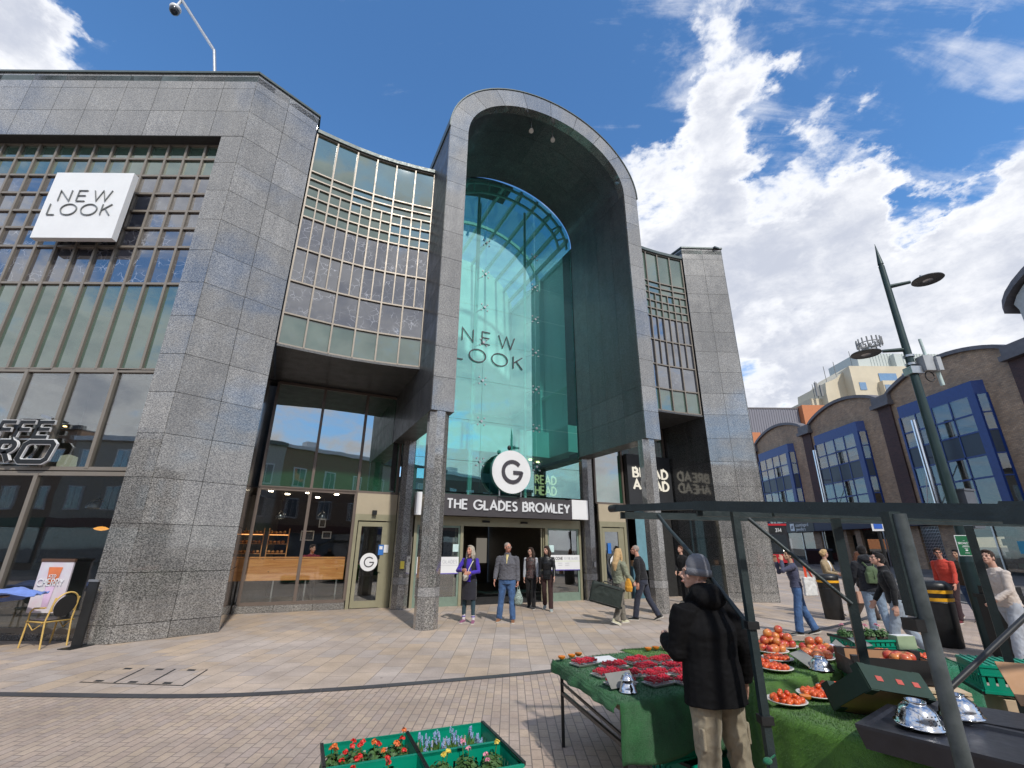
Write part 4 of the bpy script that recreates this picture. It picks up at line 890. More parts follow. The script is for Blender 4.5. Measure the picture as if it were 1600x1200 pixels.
m.bb(70.4,70.9,101,101.4,35.3,38.6); m.bb(71.5,71.9,101,101.4,35.3,38.0); m.build('antenna_array',pbr('antenna_grey',(.2,.2,.2),.6),tb)
# terraces behind the photographer: they show only as reflections in the glass and polished stone
tcol=[(.30,.19,.13),(.42,.38,.32),(.22,.14,.11),(.36,.25,.18),(.45,.42,.38)]
x=-46; k=0
while x<46:
    wd=9+3*random.random(); h=9.4+1.6*random.random(); yb=-15.5-.02*abs(x)
    names=['red-brown','cream','dark brown','tan','pale stone','russet','ochre','umber']
    t=thing('terraced_building','%s three-storey terrace facing the square, house %s'%(names[k%8],['at the far west end','second from the west','third from the west','fourth from the west','middle of the row','just east of the middle','third from the east','second from the east','at the far east end','last one'][min(k,9)]),'building',(x,yb,0),0,'terrace behind the photographer')
    m=MB(); m.bb(0,wd-.02,-9,0,0,h); m.build('wall',pbr('terrace_wall_%d'%k,tcol[k%5],.85),t)
    m=MB(); m.bb(-.05,wd+.03,-.3,.25,h,h+.35); m.bb(0,wd,-9,-.3,h,h+.1); m.bb(wd*.3,wd*.45,-3,-2,h,h+1.4); m.build('parapet',M_['white'] if k%2 else leadc,t)
    n=int(wd/2.6)
    for fl in range(2):
        for i in range(n):
            xc=wd*(i+.5)/n; z=4.4+2.9*fl; m=MB(); m.bb(xc-.62,xc+.62,0,.08,z-.1,z+1.75); fo=m.build('window',M_['white'],t); m=MB(); m.bb(xc-.5,xc-.03,.08,.1,z,z+1.65); m.bb(xc+.03,xc+.5,.08,.1,z,z+1.65); m.build('pane',gl,fo)
    m=MB(); m.bb(.4,wd-.4,0,.2,.5,3.0); m.build('shopfront',gl,t); m=MB(); m.bb(.2,wd-.2,0,.35,3.05,3.7); m.build('fascia',pbr('terrace_fascia_%d'%k,[(.03,.1,.06),(.1,.02,.02),(.02,.03,.1),(.05,.05,.05)][k%4],.5),t)
    x+=wd; k+=1
# ---------------------------------------------------------------- street furniture
dg=pbr('dark_green_metal',(.022,.045,.045),.4,.2,.15,4.)
dgk=pbr('chipped_black_green_paint',(.010,.020,.022),.45,0,.3,7.,.3,60,c2=(.022,.036,.038))
t=thing('street_lamp','tall dark green street lamp with a spiked tip and two disc lanterns','street lamp',(9.14,9.80,0))
m=MB(); m.tube([(0,0,0),(0,0,1.6)],[.19,.185],20); m.tube([(0,0,1.6),(0,0,2.0)],[.185,.11],20); m.tube([(0,0,2.0),(0,0,8.45)],[.105,.062],18); m.tube([(0,0,8.46),(0,0,8.5)],.05,12); m.tube([(0,0,8.5),(0,0,9.1)],[.062,.004],16); m.build('pole',dg,t)
for z,dx,dy,r in ((7.86,.50,-.22,.27),(6.20,-.52,.22,.27)):
    n=Vector((dx,dy,0)).normalized(); m=MB(); m.tube([(0,0,z),(n.x*.45,n.y*.45,z+.03)],[.055,.04],8)
    m.build('lamp_arm',dg,t); m=MB(); c=(n.x*.78,n.y*.78,z+.03); m.lathe([(.001,.07),(.08,.065),(.2,.035),(.30,.0),(.31,-.02),(.29,-.035),(.001,-.04)],28,c); la=m.build('lantern',pbr('lantern_grey',(.07,.075,.08),.45,.3),t)
    m=MB(); m.lathe([(.001,-.048),(.09,-.046),(.1,-.038)],16,c); m.build('lens',M_['steel'],la); m=MB(); m.cyl((c[0]-.1*n.x,c[1]-.1*n.y,c[2]+.06),.03,.07,10); m.build('sensor',M_['steel'],la)
t=thing('antenna_box','grey equipment box with whip aerials strapped to the street lamp','equipment box',(9.14,9.8,5.7))
m=MB(); m.bb(.14,.36,-.2,.02,-.08,.28); m.bb(.37,.47,-.26,-.02,-.1,.22); m.build('housing',pbr('box_grey',(.36,.38,.40),.5),t); m=MB(); m.tube([(.3,-.1,.28),(.28,-.1,.72)],.03,8); ap_=pbr('aerial_pale',(.45,.55,.53),.5); m.build('aerial',ap_,t); MB().tube([(.44,-.12,-.1),(.46,-.12,-.42)],.04,8).build('aerial',ap_,t)
m=MB(); 
for z in (.1,-.05,.3): m.lathe([(.105,z),(.105,z+.05)],16,(0,0,0)); 
m.bb(-.13,.15,-.12,.12,-.12,.05); m.build('strap',M_['steel'],t); m=MB(); 
for i in range(14):
    a=i/13*math.pi*2*1.5; 
m.tube([(.25+.1*math.cos(a*.5),-.1,-.2+.12*math.sin(a*.5)) for a in range(13)],.012,5); m.build('cable_loop',M_['black'],t)
t=thing('control_cabinet','grey cabinet fixed behind the lower part of the street lamp','cabinet',(9.14,9.8,2.3)); m=MB(); m.box((.34,.12,.32),(.34,.3,.75),R(20)); m.build('casing',pbr('cab_grey',(.10,.11,.13),.5),t); m=MB(); m.box((.34,.12,.71),(.38,.34,.04),R(20)); m.build('lid',bpy.data.materials['cab_grey'],t)
o=MB().box((0,0,0),(.12,.01,.16)).build('warning_sticker',pbr('yellow_sticker',(.8,.65,.05),.5),None,(9.02,9.66,2.55)); tag(o,'yellow and white warning sticker on the street lamp pole','sticker')
# market rules plate on the lamp
t=thing('market_plate','green metal plate with white border and lettering fixed to the lamp post','sign',(8.58,9.22,1.72)); 
Mp=frame3((0,0,0),(.95,-.3,0),(0,0,1)); m=MB(); m.prism([(-.13,0),(.13,0),(.13,.37),(-.13,.37)],0,.01,0,Mp); m.build('plate_border',M_['white'],t); m=MB(); m.prism([(-.118,.012),(.118,.012),(.118,.358),(-.118,.358)],.0105,.014,0,Mp); m.build('plate_face',pbr('plate_green',(.015,.13,.055),.4),t)
m=MB(); letters(m,"BROMLEY'S",.034,.16,.002,Mp@Matrix.Translation((-.1,.21,.015)),gap=.25,width=.2); letters(m,"THE",.012,.16,.002,Mp@Matrix.Translation((-.016,.265,.015)),gap=.25)
for i,(w_,z_) in enumerate(((.09,.175),(.11,.158),(.05,.13),(.07,.05))): m.prism([(-w_/2,z_),(w_/2,z_),(w_/2,z_+.007),(-w_/2,z_+.007)],.015,.017,0,Mp)
m.prism(arc(0,.10,.022,.014,0,330,10),.015,.017,0,Mp); m.build('lettering',M_['white'],t); m=MB(); m.beam((.13,-.02,.3),(.45,.3,.3),.02); m.beam((.13,-.02,.06),(.45,.3,.06),.02); m.build('bracket',M_['steel'],t)
# litter bins and bollards
yb=pbr('yellow_band',(.85,.42,.02),.5)
def litterbin(x,y,lab,sc=1.,two=False):
    t=thing('litter_bin',lab,'litter bin',(x,y,0)); m=MB(); m.lathe([(.20,0),(.235,.02),(.25,.5),(.27,1.0),(.275,1.04)],24); m.lathe([(.275,1.04),(.28,1.10),(.20,1.16),(.001,1.17)],24); m.build('body',M_['black'],t)
    m=MB(); m.lathe([(.272,.94),(.279,1.0)],24); 
    if two: m.lathe([(.268,.80),(.274,.86)],24)
    m.build('reflective_band',yb,t); m=MB(); m.lathe([(.19,.7),(.262,.76),(.268,.8),(.25,.76)],24); m.build('rim',M_['black'],t); t.scale=(sc,sc,sc); return t
litterbin(9.03,14.25,'black round litter bin with one yellow band, woman in camel jacket behind'); litterbin(8.80,10.45,'black round litter bin with two yellow bands near the market stall',1.05,True)
t=thing('litter_bin','battered black litter bin at the foot of the street lamp','litter bin',(8.95,9.2,0)); m=MB(); m.bb(-.24,.24,-.24,.24,.02,1.0); m.build('body',M_['black'],t); m=MB(); m.bb(-.27,.27,-.27,.27,1.0,1.06); m.bb(-.2,.2,-.2,.2,1.06,1.2); m.build('hood',M_['black'],t)
for x,y,lab,h in ((9.35,16.3,'short black bollard beside the granite tower',1.0),(10.1,11.9,'black bollard behind the man with the green backpack',1.15)):
    t=thing('bollard',lab,'bollard',(x,y,0)); m=MB(); m.lathe([(.13,0),(.13,.06),(.10,.08),(.09,h*.85),(.11,h*.87),(.11,h*.9),(.085,h*.92),(.07,h*.98),(.001,h)],16); m.build('body',M_['black'],t)
t=thing('sign_post','slim black post with a small white and blue plate at the top','sign post',(10.35,13.6,0)); m=MB(); m.tube([(0,0,0),(0,0,2.75)],.045,10); m.build('post',M_['black'],t); m=MB(); m.box((-.05,-.06,2.5),(.28,.02,.36),R(-20)); m.build('plate',M_['white'],t); m=MB(); m.box((-.045,-.075,2.46),(.2,.015,.16),R(-20)); m.build('symbol',pbr('blue_symbol',(.03,.12,.5),.5),t)
t=thing('litter_bin','large black double bin against the shopfront across the street','litter bin',(25.5,40.6,.62)); m=MB(); m.bb(-.5,.5,-.9,.9,0,1.15); m.build('body',M_['black'],t); m=MB(); m.bb(-.55,.55,-.95,.95,1.15,1.3); m.build('lid',pbr('grey_blue_lid',(.05,.06,.09),.5),t)
o=MB().add([(0,0,0)],[]) if False else None
# bus
t=thing('bus','red bus with a dark windscreen coming down the street','bus',(20.95,39,rise(20,39)-.1),R(-8))
m=MB(); m.bb(-1.25,1.25,.06,11,.55,3.15); m.bb(-1.2,1.2,0.0,.06,.95,3.1); m.build('body',pbr('bus_dark',(.03,.03,.035),.25),t)
m=MB(); m.bb(-1.27,1.27,-.06,.3,.35,.98); m.bb(-1.27,1.27,.3,11,.35,1.1); m.bb(-1.26,1.26,.0,11,3.15,3.3); m.build('red_panel',pbr('bus_red',(.45,.02,.03),.35),t)
m=MB(); m.bb(-1.1,1.1,-.03,.02,1.15,2.45); m.build('windscreen',spandrel('bus_glass',(.015,.02,.022),.2),t); m=MB(); m.bb(-.95,.95,-.02,.01,2.6,3.0); d_=m.build('destination_display',M_['black'],t); m=MB(); letters(m,'314',.26,.16,.01,frame3((.35,-.025,2.67),(1,0,0),(0,0,1)),gap=.25); m.build('route_number',M_['white'],d_)
for s_ in (-1,1):
    m=MB(); m.bb(s_*.85-.18,s_*.85+.18,-.09,-.05,.6,.8); m.build('headlight',M_['white'],t); m=MB(); m.tube([(s_*1.1,1.4,.48),(s_*1.28,1.4,.48)],.47,20); m.build('wheel',M_['black'],t)
m=MB(); m.bb(.7,.95,-.08,-.05,1.2,1.33); m.build('side_lamp',M_['lamp_white'],t)
# ---------------------------------------------------------------- people
def organic(mb,name,mats,parent,voxel=.012,smooth=2,wr=0.,wf=9.,wz=1.,seed=0.,wfun=None):
    """closed pieces fused into one continuous surface"""
    me=bpy.data.meshes.new(name); me.from_pydata(mb.v,[],mb.f); o=bpy.data.objects.new(name,me); S.collection.objects.link(o)
    r=o.modifiers.new('r','REMESH'); r.mode='VOXEL'; r.voxel_size=voxel; r.use_smooth_shade=True
    if smooth: q=o.modifiers.new('s','SMOOTH'); q.factor=.5; q.iterations=smooth
    dg=bpy.context.evaluated_depsgraph_get(); m2=bpy.data.meshes.new_from_object(o.evaluated_get(dg)); bpy.data.objects.remove(o)
    m2.name=name
    if wr:
        off=Vector((seed*3.1,seed*1.7,seed))
        nr=[v.normal.copy() for v in m2.vertices]
        for v,n in zip(m2.vertices,nr):
            p=v.co; k=mnoise.noise(Vector((p.x*wf,p.y*wf,p.z*wf*wz))+off)+.5*mnoise.noise(Vector((p.x*wf*2.3,p.y*wf*2.3,p.z*wf*wz*2.3))+off)
            k=-abs(k)+.25
            v.co=p+n*(k*wr*(wfun(p) if wfun else 1))
    m2.polygons.foreach_set('use_smooth',[True]*len(m2.polygons)); m2.materials.clear(); m2.materials.append(mats)
    q=bpy.data.objects.new(name,m2); S.collection.objects.link(q); q.parent=parent; return q
def skin(name,c): 
    m,g,out=newmat(name); p=opos(g); n=g.noise(p,14,4,.6); col=g.mix(g.mr(n,.35,.65),rgb(tuple(x*.86 for x in c)),rgb(c)); bsdf(g,out,col=col,rough=.5,sss=.0,spec=.4); return m
SK=[skin('skin_fair',(.56,.33,.25)),skin('skin_ruddy',(.55,.27,.19)),skin('skin_tan',(.45,.27,.18))]
def cloth(name,c,**k): 
    a=dict(rough=.85,var=.14,vs=9.,bump=.35,bs=160,spec=.25,sheen=.15); a.update(k); return pbr(name,c,**a)
def V(*a): return Vector(a)
def limbtube(mb,pts,rs,seg=12):
    mb.tube(pts,rs,seg); mb.ell(pts[0],rs[0],10,6); mb.ell(pts[-1],rs[-1],10,6)
def loftz(mb,secs,seg=20,M=None):
    """secs: (x,y,z,rx,ry)"""
    rs=[]
    for x,y,z,rx,ry in secs:
        rs.append([(M@Vector((x+rx*math.cos(2*math.pi*a/seg),y+ry*math.sin(2*math.pi*a/seg),z))) if M else Vector((x+rx*math.cos(2*math.pi*a/seg),y+ry*math.sin(2*math.pi*a/seg),z)) for a in range(seg)])
    mb.rings(rs)
def person(label,loc,face,H=1.72,sk=0,legs=((4,6,2),(-4,6,2)),arms=((2,6,12,0),(2,6,12,0)),lean=0,head=(0,0),top=None,bottom=None,shoes=None,hair=None,
           build=1.,det=.010,topstyle='jacket',hem=.86,legw=1.,hairstyle='short',extras=(),female=False,hand=True,wr=.012,drop=True,sleeve=1.,collar=None,open_=None,openc=None,longcoat=0.,grip=(0,0),group=None,socks=None,cat='person',hs=1.085,fat=0.,wrb=None):
    t=thing('person',label,cat,loc,R(face),group); k=H*hs/1.75; b=build; bs=1+(b-1)*.45
    body=MB(); hip=V(0,0,.93*k); L={}
    legj=[]
    for s,(f,bend,ab) in zip((-1,1),legs):
        h=hip+V(s*.092*k,0,-.03*k); f_,b_,a_=R(f),R(bend),R(ab)
        kn=h+V(s*math.sin(a_)*.43*k,math.sin(f_)*.43*k,-math.cos(f_)*math.cos(a_)*.43*k)
        an=kn+V(s*math.sin(a_)*.41*k,math.sin(f_-b_)*.41*k,-math.cos(f_-b_)*math.cos(a_)*.41*k); legj.append([h,kn,an,f-bend])
    low=min(j[2].z for j in legj)-.075*k; dz=-low
    for j in legj:
        for i in range(3): j[i]=j[i]+V(0,0,dz)
    hip=hip+V(0,0,dz)
    ML=Matrix.Translation(hip)@Matrix.Rotation(-R(lean),4,'X')      # torso frame, leans forward
    T=lambda x,y,z: ML@Vector((x,y,z))
    # arms
    armj=[]
    for s,a in zip((-1,1),arms):
        f,ab,el,inn=a[:4]; sh=T(s*.178*k*(1+(b-1)*.45),-.005,.462*k); f_,ab_,e_,i_=R(f),R(ab),R(f+el),R(inn)
        up=V(s*math.sin(ab_),math.sin(f_)*math.cos(ab_),-math.cos(f_)*math.cos(ab_)); e=sh+up*.285*k
        fo=V(-s*math.sin(i_)+s*math.sin(ab_)*.4*(1 if inn==0 else 0),math.sin(e_)*math.cos(i_),-math.cos(e_)*math.cos(i_)).normalized(); w=e+fo*.25*k
        armj.append((sh,e,w,fo))
    nk=T(0,.0,.53*k); hd=T(0,.022*k,.685*k)+V(0,.02*k*math.sin(R(lean)),0)
    # torso
    loftz(body,[(0,0,-.10*k,.13*b*k,.09*b*k),(0,0,0,.155*b*k,.105*b*k),(0,.0,.15*k,.135*b*k,.098*b*k),(0,0,.32*k,.15*b*k,.105*b*k),(0,-.005,.42*k,.145*bs*k,.095*bs*k),(0,-.005,.50*k,.09*k,.07*k),(0,0,.53*k,.056*k,.056*k)],16,ML)
    limbtube(body,[T(0,-.005,.47*k),nk,hd+V(0,-.02*k,-.05*k)],[.062*k,.055*k,.052*k])
    for j in legj: limbtube(body,[j[0],j[1],j[2]],[.078*k,.052*k,.036*k],10)
    # head
    MH=Matrix.Translation(hd)@Matrix.Rotation(R(head[0]),4,'Z')@Matrix.Rotation(-R(head[1]),4,'X')
    hk=k*1.0
    def HE(c,r,seg=12): 
        body.ell((0,0,0),tuple(x*hk for x in r),seg,8,MH@Matrix.Translation(V(*c)*hk))
    HE((0,-.008,.035),(.074,.092,.085),16); HE((0,.022,-.018),(.060,.066,.085),16); HE((0,.058,-.075),(.030,.026,.026)); HE((0,.045,-.04),(.044,.045,.05))
    for s in (-1,1): HE((s*.074,-.004,-.005),(.010,.018,.030),8); HE((s*.036,.062,-.016),(.024,.022,.022),8)
    HE((0,.086,.030),(.05,.014,.012),8)
    P=[MH@(V(0,.088,.02)*hk),MH@(V(0,.104,-.012)*hk),MH@(V(0,.108,-.026)*hk)]; body.tube(P,[.008*hk,.012*hk,.015*hk],8)
    HE((0,.094,-.055),(.024,.012,.010),8)
    for s in (-1,1): limbtube(body,[MH@(V(s*.012,.1,-.030)*hk),MH@(V(s*.014,.094,-.030)*hk)],[.008*hk,.008*hk],6)
    # arms and hands
    for s,(sh,e,w,fo),a,gr in zip((-1,1),armj,arms,grip):
        limbtube(body,[sh+V(0,0,-.012*k),e,w],[.040*k,.036*k,.026*k],10)
        if not hand: body.ell(w+fo*.07*k,(.035*k,.03*k,.07*k),8,6); continue
        pn=V(-s,0,0)-fo*fo.dot(V(-s,0,0))
        if pn.length<.3: pn=V(0,0,-1)-fo*fo.dot(V(0,0,-1))
        pn.normalize(); sd=fo.cross(pn)*( -s); 
        if sd.y<0 and abs(sd.y)>.3: sd=-sd
        pc=w+fo*.05*k
        rs=[]
        for q,rw,rt in ((0,.028,.02),(.03,.038,.017),(.07,.041,.015),(.092,.036,.012)):
            c=w+fo*q*k; rs.append([c+sd*math.cos(2*math.pi*i/12)*rw*k+pn*math.sin(2*math.pi*i/12)*rt*k for i in range(12)])
        body.rings(rs)
        cu=60 if gr else 16
        for i,(o_,ln) in enumerate(((.030,.075),(.010,.084),(-.010,.078),(-.029,.062))):
            p=w+fo*.088*k+sd*o_*k; pts=[p-fo*.01*k]; d=fo.copy(); ang=0
            for q,(fr) in enumerate((.45,.32,.23)):
                ang+=R(cu*(1.0+.18*i*(1 if gr else .5))/(1.6 if q==0 else 1.2)); d=(fo*math.cos(ang)+pn*math.sin(ang)); p=p+d*ln*fr*k; pts.append(p)
            body.tube([pts[0]]+pts[1:],[.0098*k,.0095*k,.0088*k,.0078*k],8)
        tb=w+fo*.030*k+sd*.030*k; td=(fo*.62+sd*.62+pn*.35).normalized(); t2=(fo*.85+sd*.15+pn*.45).normalized()
        body.tube([tb-td*.008*k,tb+td*.032*k,tb+td*.032*k+t2*.03*k],[.014*k,.012*k,.0095*k],8)
    organic(body,'body',SK[sk],t,max(.0065,det*.62),1)
    ey=MB()
    for s in (-1,1): ey.ell((0,0,0),(.011*hk,.006*hk,.0065*hk),10,6,MH@Matrix.Translation(V(s*.031,.0815,.008)*hk)); ey.ell((0,0,0),(.017*hk,.004*hk,.0035*hk),8,5,MH@Matrix.Translation(V(s*.031,.0925,.031)*hk))
    ey.build('eyes',M_['black'],t)
    lp=MB(); lp.ell((0,0,0),(.021*hk,.005*hk,.006*hk),10,6,MH@Matrix.Translation(V(0,.1035,-.056)*hk)); lp.build('lips',LIP,t)
    # trousers
    if bottom:
        m=MB(); lw=legw
        loftz(m,[(0,0,-.13*k,.150*b*k,.105*b*k),(0,0,-.03*k,.168*b*k,.118*b*k),(0,0,.10*k,.15*b*k,.11*b*k)],18,ML)
        for s,j in zip((-1,1),legj):
            h,kn,an,ang=j; h2=h+V(s*.002,0,-.02*k)
            r0,r1,r2=.098*k*b,(.058+.016*lw)*k,(.042+.028*lw)*k
            if lw<.5: r1,r2=.060*k,.046*k
            an2=an+(kn-an).normalized()*(.01 if lw>=.5 else .10)*k+V(0,0,-.02*k if lw>=.5 else 0)
            m.tube([h+V(0,0,.05*k),h2,h2.lerp(kn,.5),kn,kn.lerp(an2,.5),an2],[r0*.9,r0,(r0+r1)/2*1.0,r1,(r1+r2)/2*1.03,r2],14)
        organic(m,'trousers',bottom,t,det,2,wrb or max(wr,.011),10,.8,hash(label)%17,lambda p:1.0)
    if socks:
        for j in legj:
            sk_=MB().tube([j[1].lerp(j[2],.70),j[2]+V(0,0,-.02*k)],[.044*k,.038*k],12).build('sock',socks,t)
            q=j[1].lerp(j[2],.80); MB().tube([q,q+(j[2]-j[1]).normalized()*.025],[.045*k,.044*k],12).build('sock_stripe',VIOLET,sk_)
    # shoes, one mesh each
    for s,j in zip((-1,1),legj):
        an=j[2]; pitch=max(-35,min(30,(j[3])*.75)) if abs(j[3])>12 else 0
        MS=Matrix.Translation(V(an.x,an.y,an.z))@Matrix.Rotation(-R(s*8),4,'Z')@Matrix.Rotation(R(pitch),4,'X')
        m=MB(); rs=[]
        for y,w_,zt in ((-.075,.020,-.015),(-.06,.034,.03),(-.02,.038,.035),(.04,.042,.0),(.10,.046,-.018),(.15,.042,-.028),(.185,.022,-.045)):
            rs.append([MS@(V(w_*math.cos(q),y,0)*k+V(0,0,(-.072 if math.sin(q)<-.2 else (-.072+(zt+.072)*(.5+.5*math.sin(q))))*k)) for q in [2*math.pi*i/14 for i in range(14)]])
        m.rings(rs); so=organic(m,'shoe',shoes or M_['black'],t,max(.008,det*.8),2)
        m=MB(); rs=[]
        for y,w_ in ((-.08,.026),(-.05,.040),(.04,.046),(.11,.05),(.16,.043),(.188,.024)):
            rs.append([MS@(V(q*w_,y,z_)*k) for q,z_ in ((-1,-.076),(1,-.076),(1,-.058),(-1,-.058))])
        m.rings(rs,0,True,False); m.build('sole',SOLE,so)
    # upper garment
    if top:
        m=MB(); hz=hem*k-hip.z+0.0; hz=-(.93-hem)*k; g_=.018
        secs=[(0,0,hz-longcoat*k,.185*b*k*(1+.12*longcoat),.135*b*k),(0,0,hz+.02,.182*b*k,.132*b*k),(0,0,0.02,.175*b*k,.130*b*k),(0,0,.16*k,.160*b*k,.122*b*k),(0,.004,.32*k,.178*b*k,.135*b*k),(0,-.004,.425*k,.172*bs*k,.118*bs*k),(0,-.008,.495*k,.115*k,.088*k),(0,-.006,.535*k,.075*k,.072*k)]
        secs=[(x_,y_,z_,rx_+(fat if i_<5 else 0),ry_+(fat if i_<5 else 0)) for i_,(x_,y_,z_,rx_,ry_) in enumerate(secs)]
        if female: secs[3]=(0,0,.16*k,.142*b*k,.112*b*k); secs[4]=(0,.012,.31*k,.168*b*k,.135*b*k)
        loftz(m,secs,22,ML)
        if topstyle!='vest':
            for s,(sh,e,w,fo) in zip((-1,1),armj):
                se=.98; w2=e.lerp(w,se); 
                m.tube([sh+(sh-e)*.04,sh.lerp(e,.25),sh.lerp(e,.55),e,e.lerp(w2,.55),w2],[.058*k*sleeve*bs,.064*k*sleeve*bs,.058*k*sleeve*bs,.052*k*sleeve,.048*k*sleeve,.039*k*sleeve],14); m.ell(e,.054*k*sleeve,10,6); m.ell(sh+V(0,0,-.012*k),(.058*k*bs,.060*k*bs,.052*k*bs),12,8); m.ell(T(s*.10*k*bs,-.008,.455*k),(.085*k*bs,.072*k*bs,.052*k),12,8)
        else:
            for s,(sh,e,w,fo) in zip((-1,1),armj): m.ell(T(s*.13*k*b,-.008,.445*k),(.075*k*b,.078*k,.062*k),12,8)
        if collar: m.tube([T(0,-.008,.50*k),T(0,-.004,.575*k)],[.082*k,.074*k],16)
        for ex in extras:
            if ex=='hood': 
                m.ell(T(0,-.085*k,.535*k),(.135*k,.085*k,.085*k),16,10); m.ell(T(0,-.03*k,.575*k),(.11*k,.10*k,.06*k),16,10); m.tube([T(-.09*k,.05*k,.50*k),T(-.10*k,-.05*k,.56*k),T(0,-.12*k,.58*k),T(.10*k,-.05*k,.56*k),T(.09*k,.05*k,.50*k)],[.035*k,.05*k,.05*k,.05*k,.035*k],10)
        tn={'jacket':'jacket','vest':'gilet','shirt':'sweater'}[topstyle]
        organic(m,tn,top,t,det,2,wr,9,1.5,(hash(label)%13)+.3,lambda p:1.0)
        if topstyle=='vest' and openc:
            m=MB()
            for s,(sh,e,w,fo) in zip((-1,1),armj): m.tube([sh,sh.lerp(e,.5),e,e.lerp(w,.55),e.lerp(w,.98)],[.050*k*b,.054*k,.050*k,.046*k,.036*k],14); m.ell(e,.05*k,10,6); m.ell(sh,.056*k,10,6)
            organic(m,'sleeve',openc,t,det,2,wr*.8,12,1.,2.)
        if open_:
            m=MB(); z0,z1,wd=open_[1:4]; n=8; rs=[]
            for i in range(n+1):
                z=z0+(z1-z0)*i/n; w_=wd*(.35+.65*math.sin(math.pi*min(1,(i/n)*.6+.4)) ) ; w_=wd*(i/n if len(open_)==4 else 1); w_=max(w_,.01)
                # find surface depth by interpolating the loft
                zz=[q[2] for q in secs]; yy=[q[1]+q[4] for q in secs]
                y=yy[-1]
                for a_ in range(len(zz)-1):
                    if zz[a_]<=z*k<=zz[a_+1]: y=yy[a_]+(yy[a_+1]-yy[a_])*(z*k-zz[a_])/(zz[a_+1]-zz[a_])
                rs.append([T(-w_*k,y-.03,z*k),T(w_*k,y-.03,z*k),T(w_*k*.7,y+.008,z*k),T(-w_*k*.7,y+.008,z*k)])
            m.rings(rs,0,True,True); m.build('shirt_front',open_[0],t)
    if hair:
        m=MB()
        def HH(c,r,seg=14): m.ell((0,0,0),tuple(x*hk for x in r),seg,9,MH@Matrix.Translation(V(*c)*hk))
        if hairstyle in('short','long','bun','cropped'):
            if hairstyle=='cropped': HH((0,-.014,.040),(.0765,.092,.086))
            else: HH((0,-.018,.046),(.086,.098,.088)); HH((0,.028,.096),(.068,.055,.032)); HH((0,-.05,.0),(.078,.066,.075))
        if hairstyle=='long':
            for s in (-1,1): m.tube([MH@(V(s*.062,.0,.06)*hk),MH@(V(s*.080,.0,-.02)*hk),MH@(V(s*.078,-.0,-.11)*hk),T(s*.085*k,.02*k,.44*k)],[.03*hk,.030*hk,.032*hk,.02*hk],10)
            m.tube([MH@(V(0,-.06,.04)*hk),MH@(V(0,-.085,-.06)*hk),T(0,-.115*k,.42*k),T(0,-.125*k,.27*k)],[.06*hk,.08*hk,.075*hk,.03*hk],12,flat=1.2)
        if hairstyle=='bun': HH((0,-.115,.03),(.04,.04,.045))
        organic(m,'hair',hair,t,det*.9,1,.010,30,.5,3.)
    return t,dict(k=k,T=T,MH=MH,hk=hk,arm=armj,leg=legj,hip=hip,ML=ML)
LIP=pbr('lip',(.38,.14,.12),.5); SOLE=pbr('pale_sole',(.55,.53,.48),.7); VIOLET=pbr('violet_knit',(.09,.05,.42),.8)
def glasses(t,i,dark=True):
    m=MB(); MH,hk=i['MH'],i['hk']
    for s in (-1,1): m.ell((0,0,0),(.020*hk,.004*hk,.014*hk),12,6,MH@Matrix.Translation(V(s*.030,.106,.010)*hk)); m.tube([MH@(V(s*.048,.1,.014)*hk),MH@(V(s*.076,.0,.012)*hk)],.003,5)
    m.tube([MH@(V(-.012,.112,.014)*hk),MH@(V(.012,.112,.014)*hk)],.003,5)
    m.build('sunglasses' if dark else 'spectacles',M_['black'] if dark else SPEC,t)
SPEC=pbr('spectacle_frame',(.25,.22,.2),.3)
navy=cloth('navy_wool',(.022,.022,.03)); violet=cloth('violet_sweat',(.055,.03,.36)); teal=cloth('teal_leggings',(.03,.06,.08),bump=.1); denim=cloth('blue_denim',(.055,.115,.25),var=.3,vs=7); pdenim=cloth('pale_denim',(.22,.29,.38),var=.2); greyj=cloth('slate_grey_jersey',(.10,.10,.115)); blk=cloth('black_cloth',(.012,.012,.014)); brownt=cloth('dark_brown_cord',(.045,.022,.022)); red=cloth('coral_red_knit',(.52,.06,.04)); sage=cloth('sage_nylon',(.22,.235,.165),rough=.5); khaki=cloth('khaki_cotton',(.25,.215,.155),var=.2); camel=cloth('camel_wool',(.33,.25,.15)); cream_c=cloth('cream_fleece',(.55,.48,.43)); maroon=cloth('maroon_cotton',(.17,.012,.03)); beanie=cloth('grey_knit',(.16,.165,.185),bump=.8,bs=90); greyt=cloth('taupe_cotton',(.17,.155,.13)); lightb=cloth('pale_blue_cotton',(.25,.30,.36)); 
puffer=brickm('black_quilted_nylon',(.012,.013,.015),(.02,.021,.024),(.004,.004,.004),5.,.045,.006,axes='xz',rough=.35,bump=1.,world=False)
m_,g_,o_=newmat('floral_print'); p_=opos(g_); v_=g_.n('ShaderNodeTexVoronoi'); g_.set(v_.inputs['Vector'],p_); v_.inputs['Scale'].default_value=38
bsdf(g_,o_,col=g_.mix(g_.mr(v_.outputs['Distance'],.22,.34,1.,0.),rgb((.02,.014,.016)),g_.mix(g_.n('ShaderNodeSeparateColor',i={0:v_.outputs['Color']}).outputs[0],rgb((.30,.05,.05)),rgb((.35,.28,.24)))),rough=.6); floral=m_
hg=cloth('grey_blond_hair',(.42,.37,.30),sheen=.3,bump=1.,bs=60); hb=cloth('dark_brown_hair',(.035,.02,.014),bump=1.,bs=60); hbl=cloth('honey_blond_hair',(.50,.34,.17),bump=1.,bs=60); hgr=cloth('cropped_grey_hair',(.30,.25,.22),bump=.6); hbk=cloth('black_hair',(.012,.010,.010),bump=1.); hau=cloth('auburn_hair',(.11,.045,.025),bump=1.)
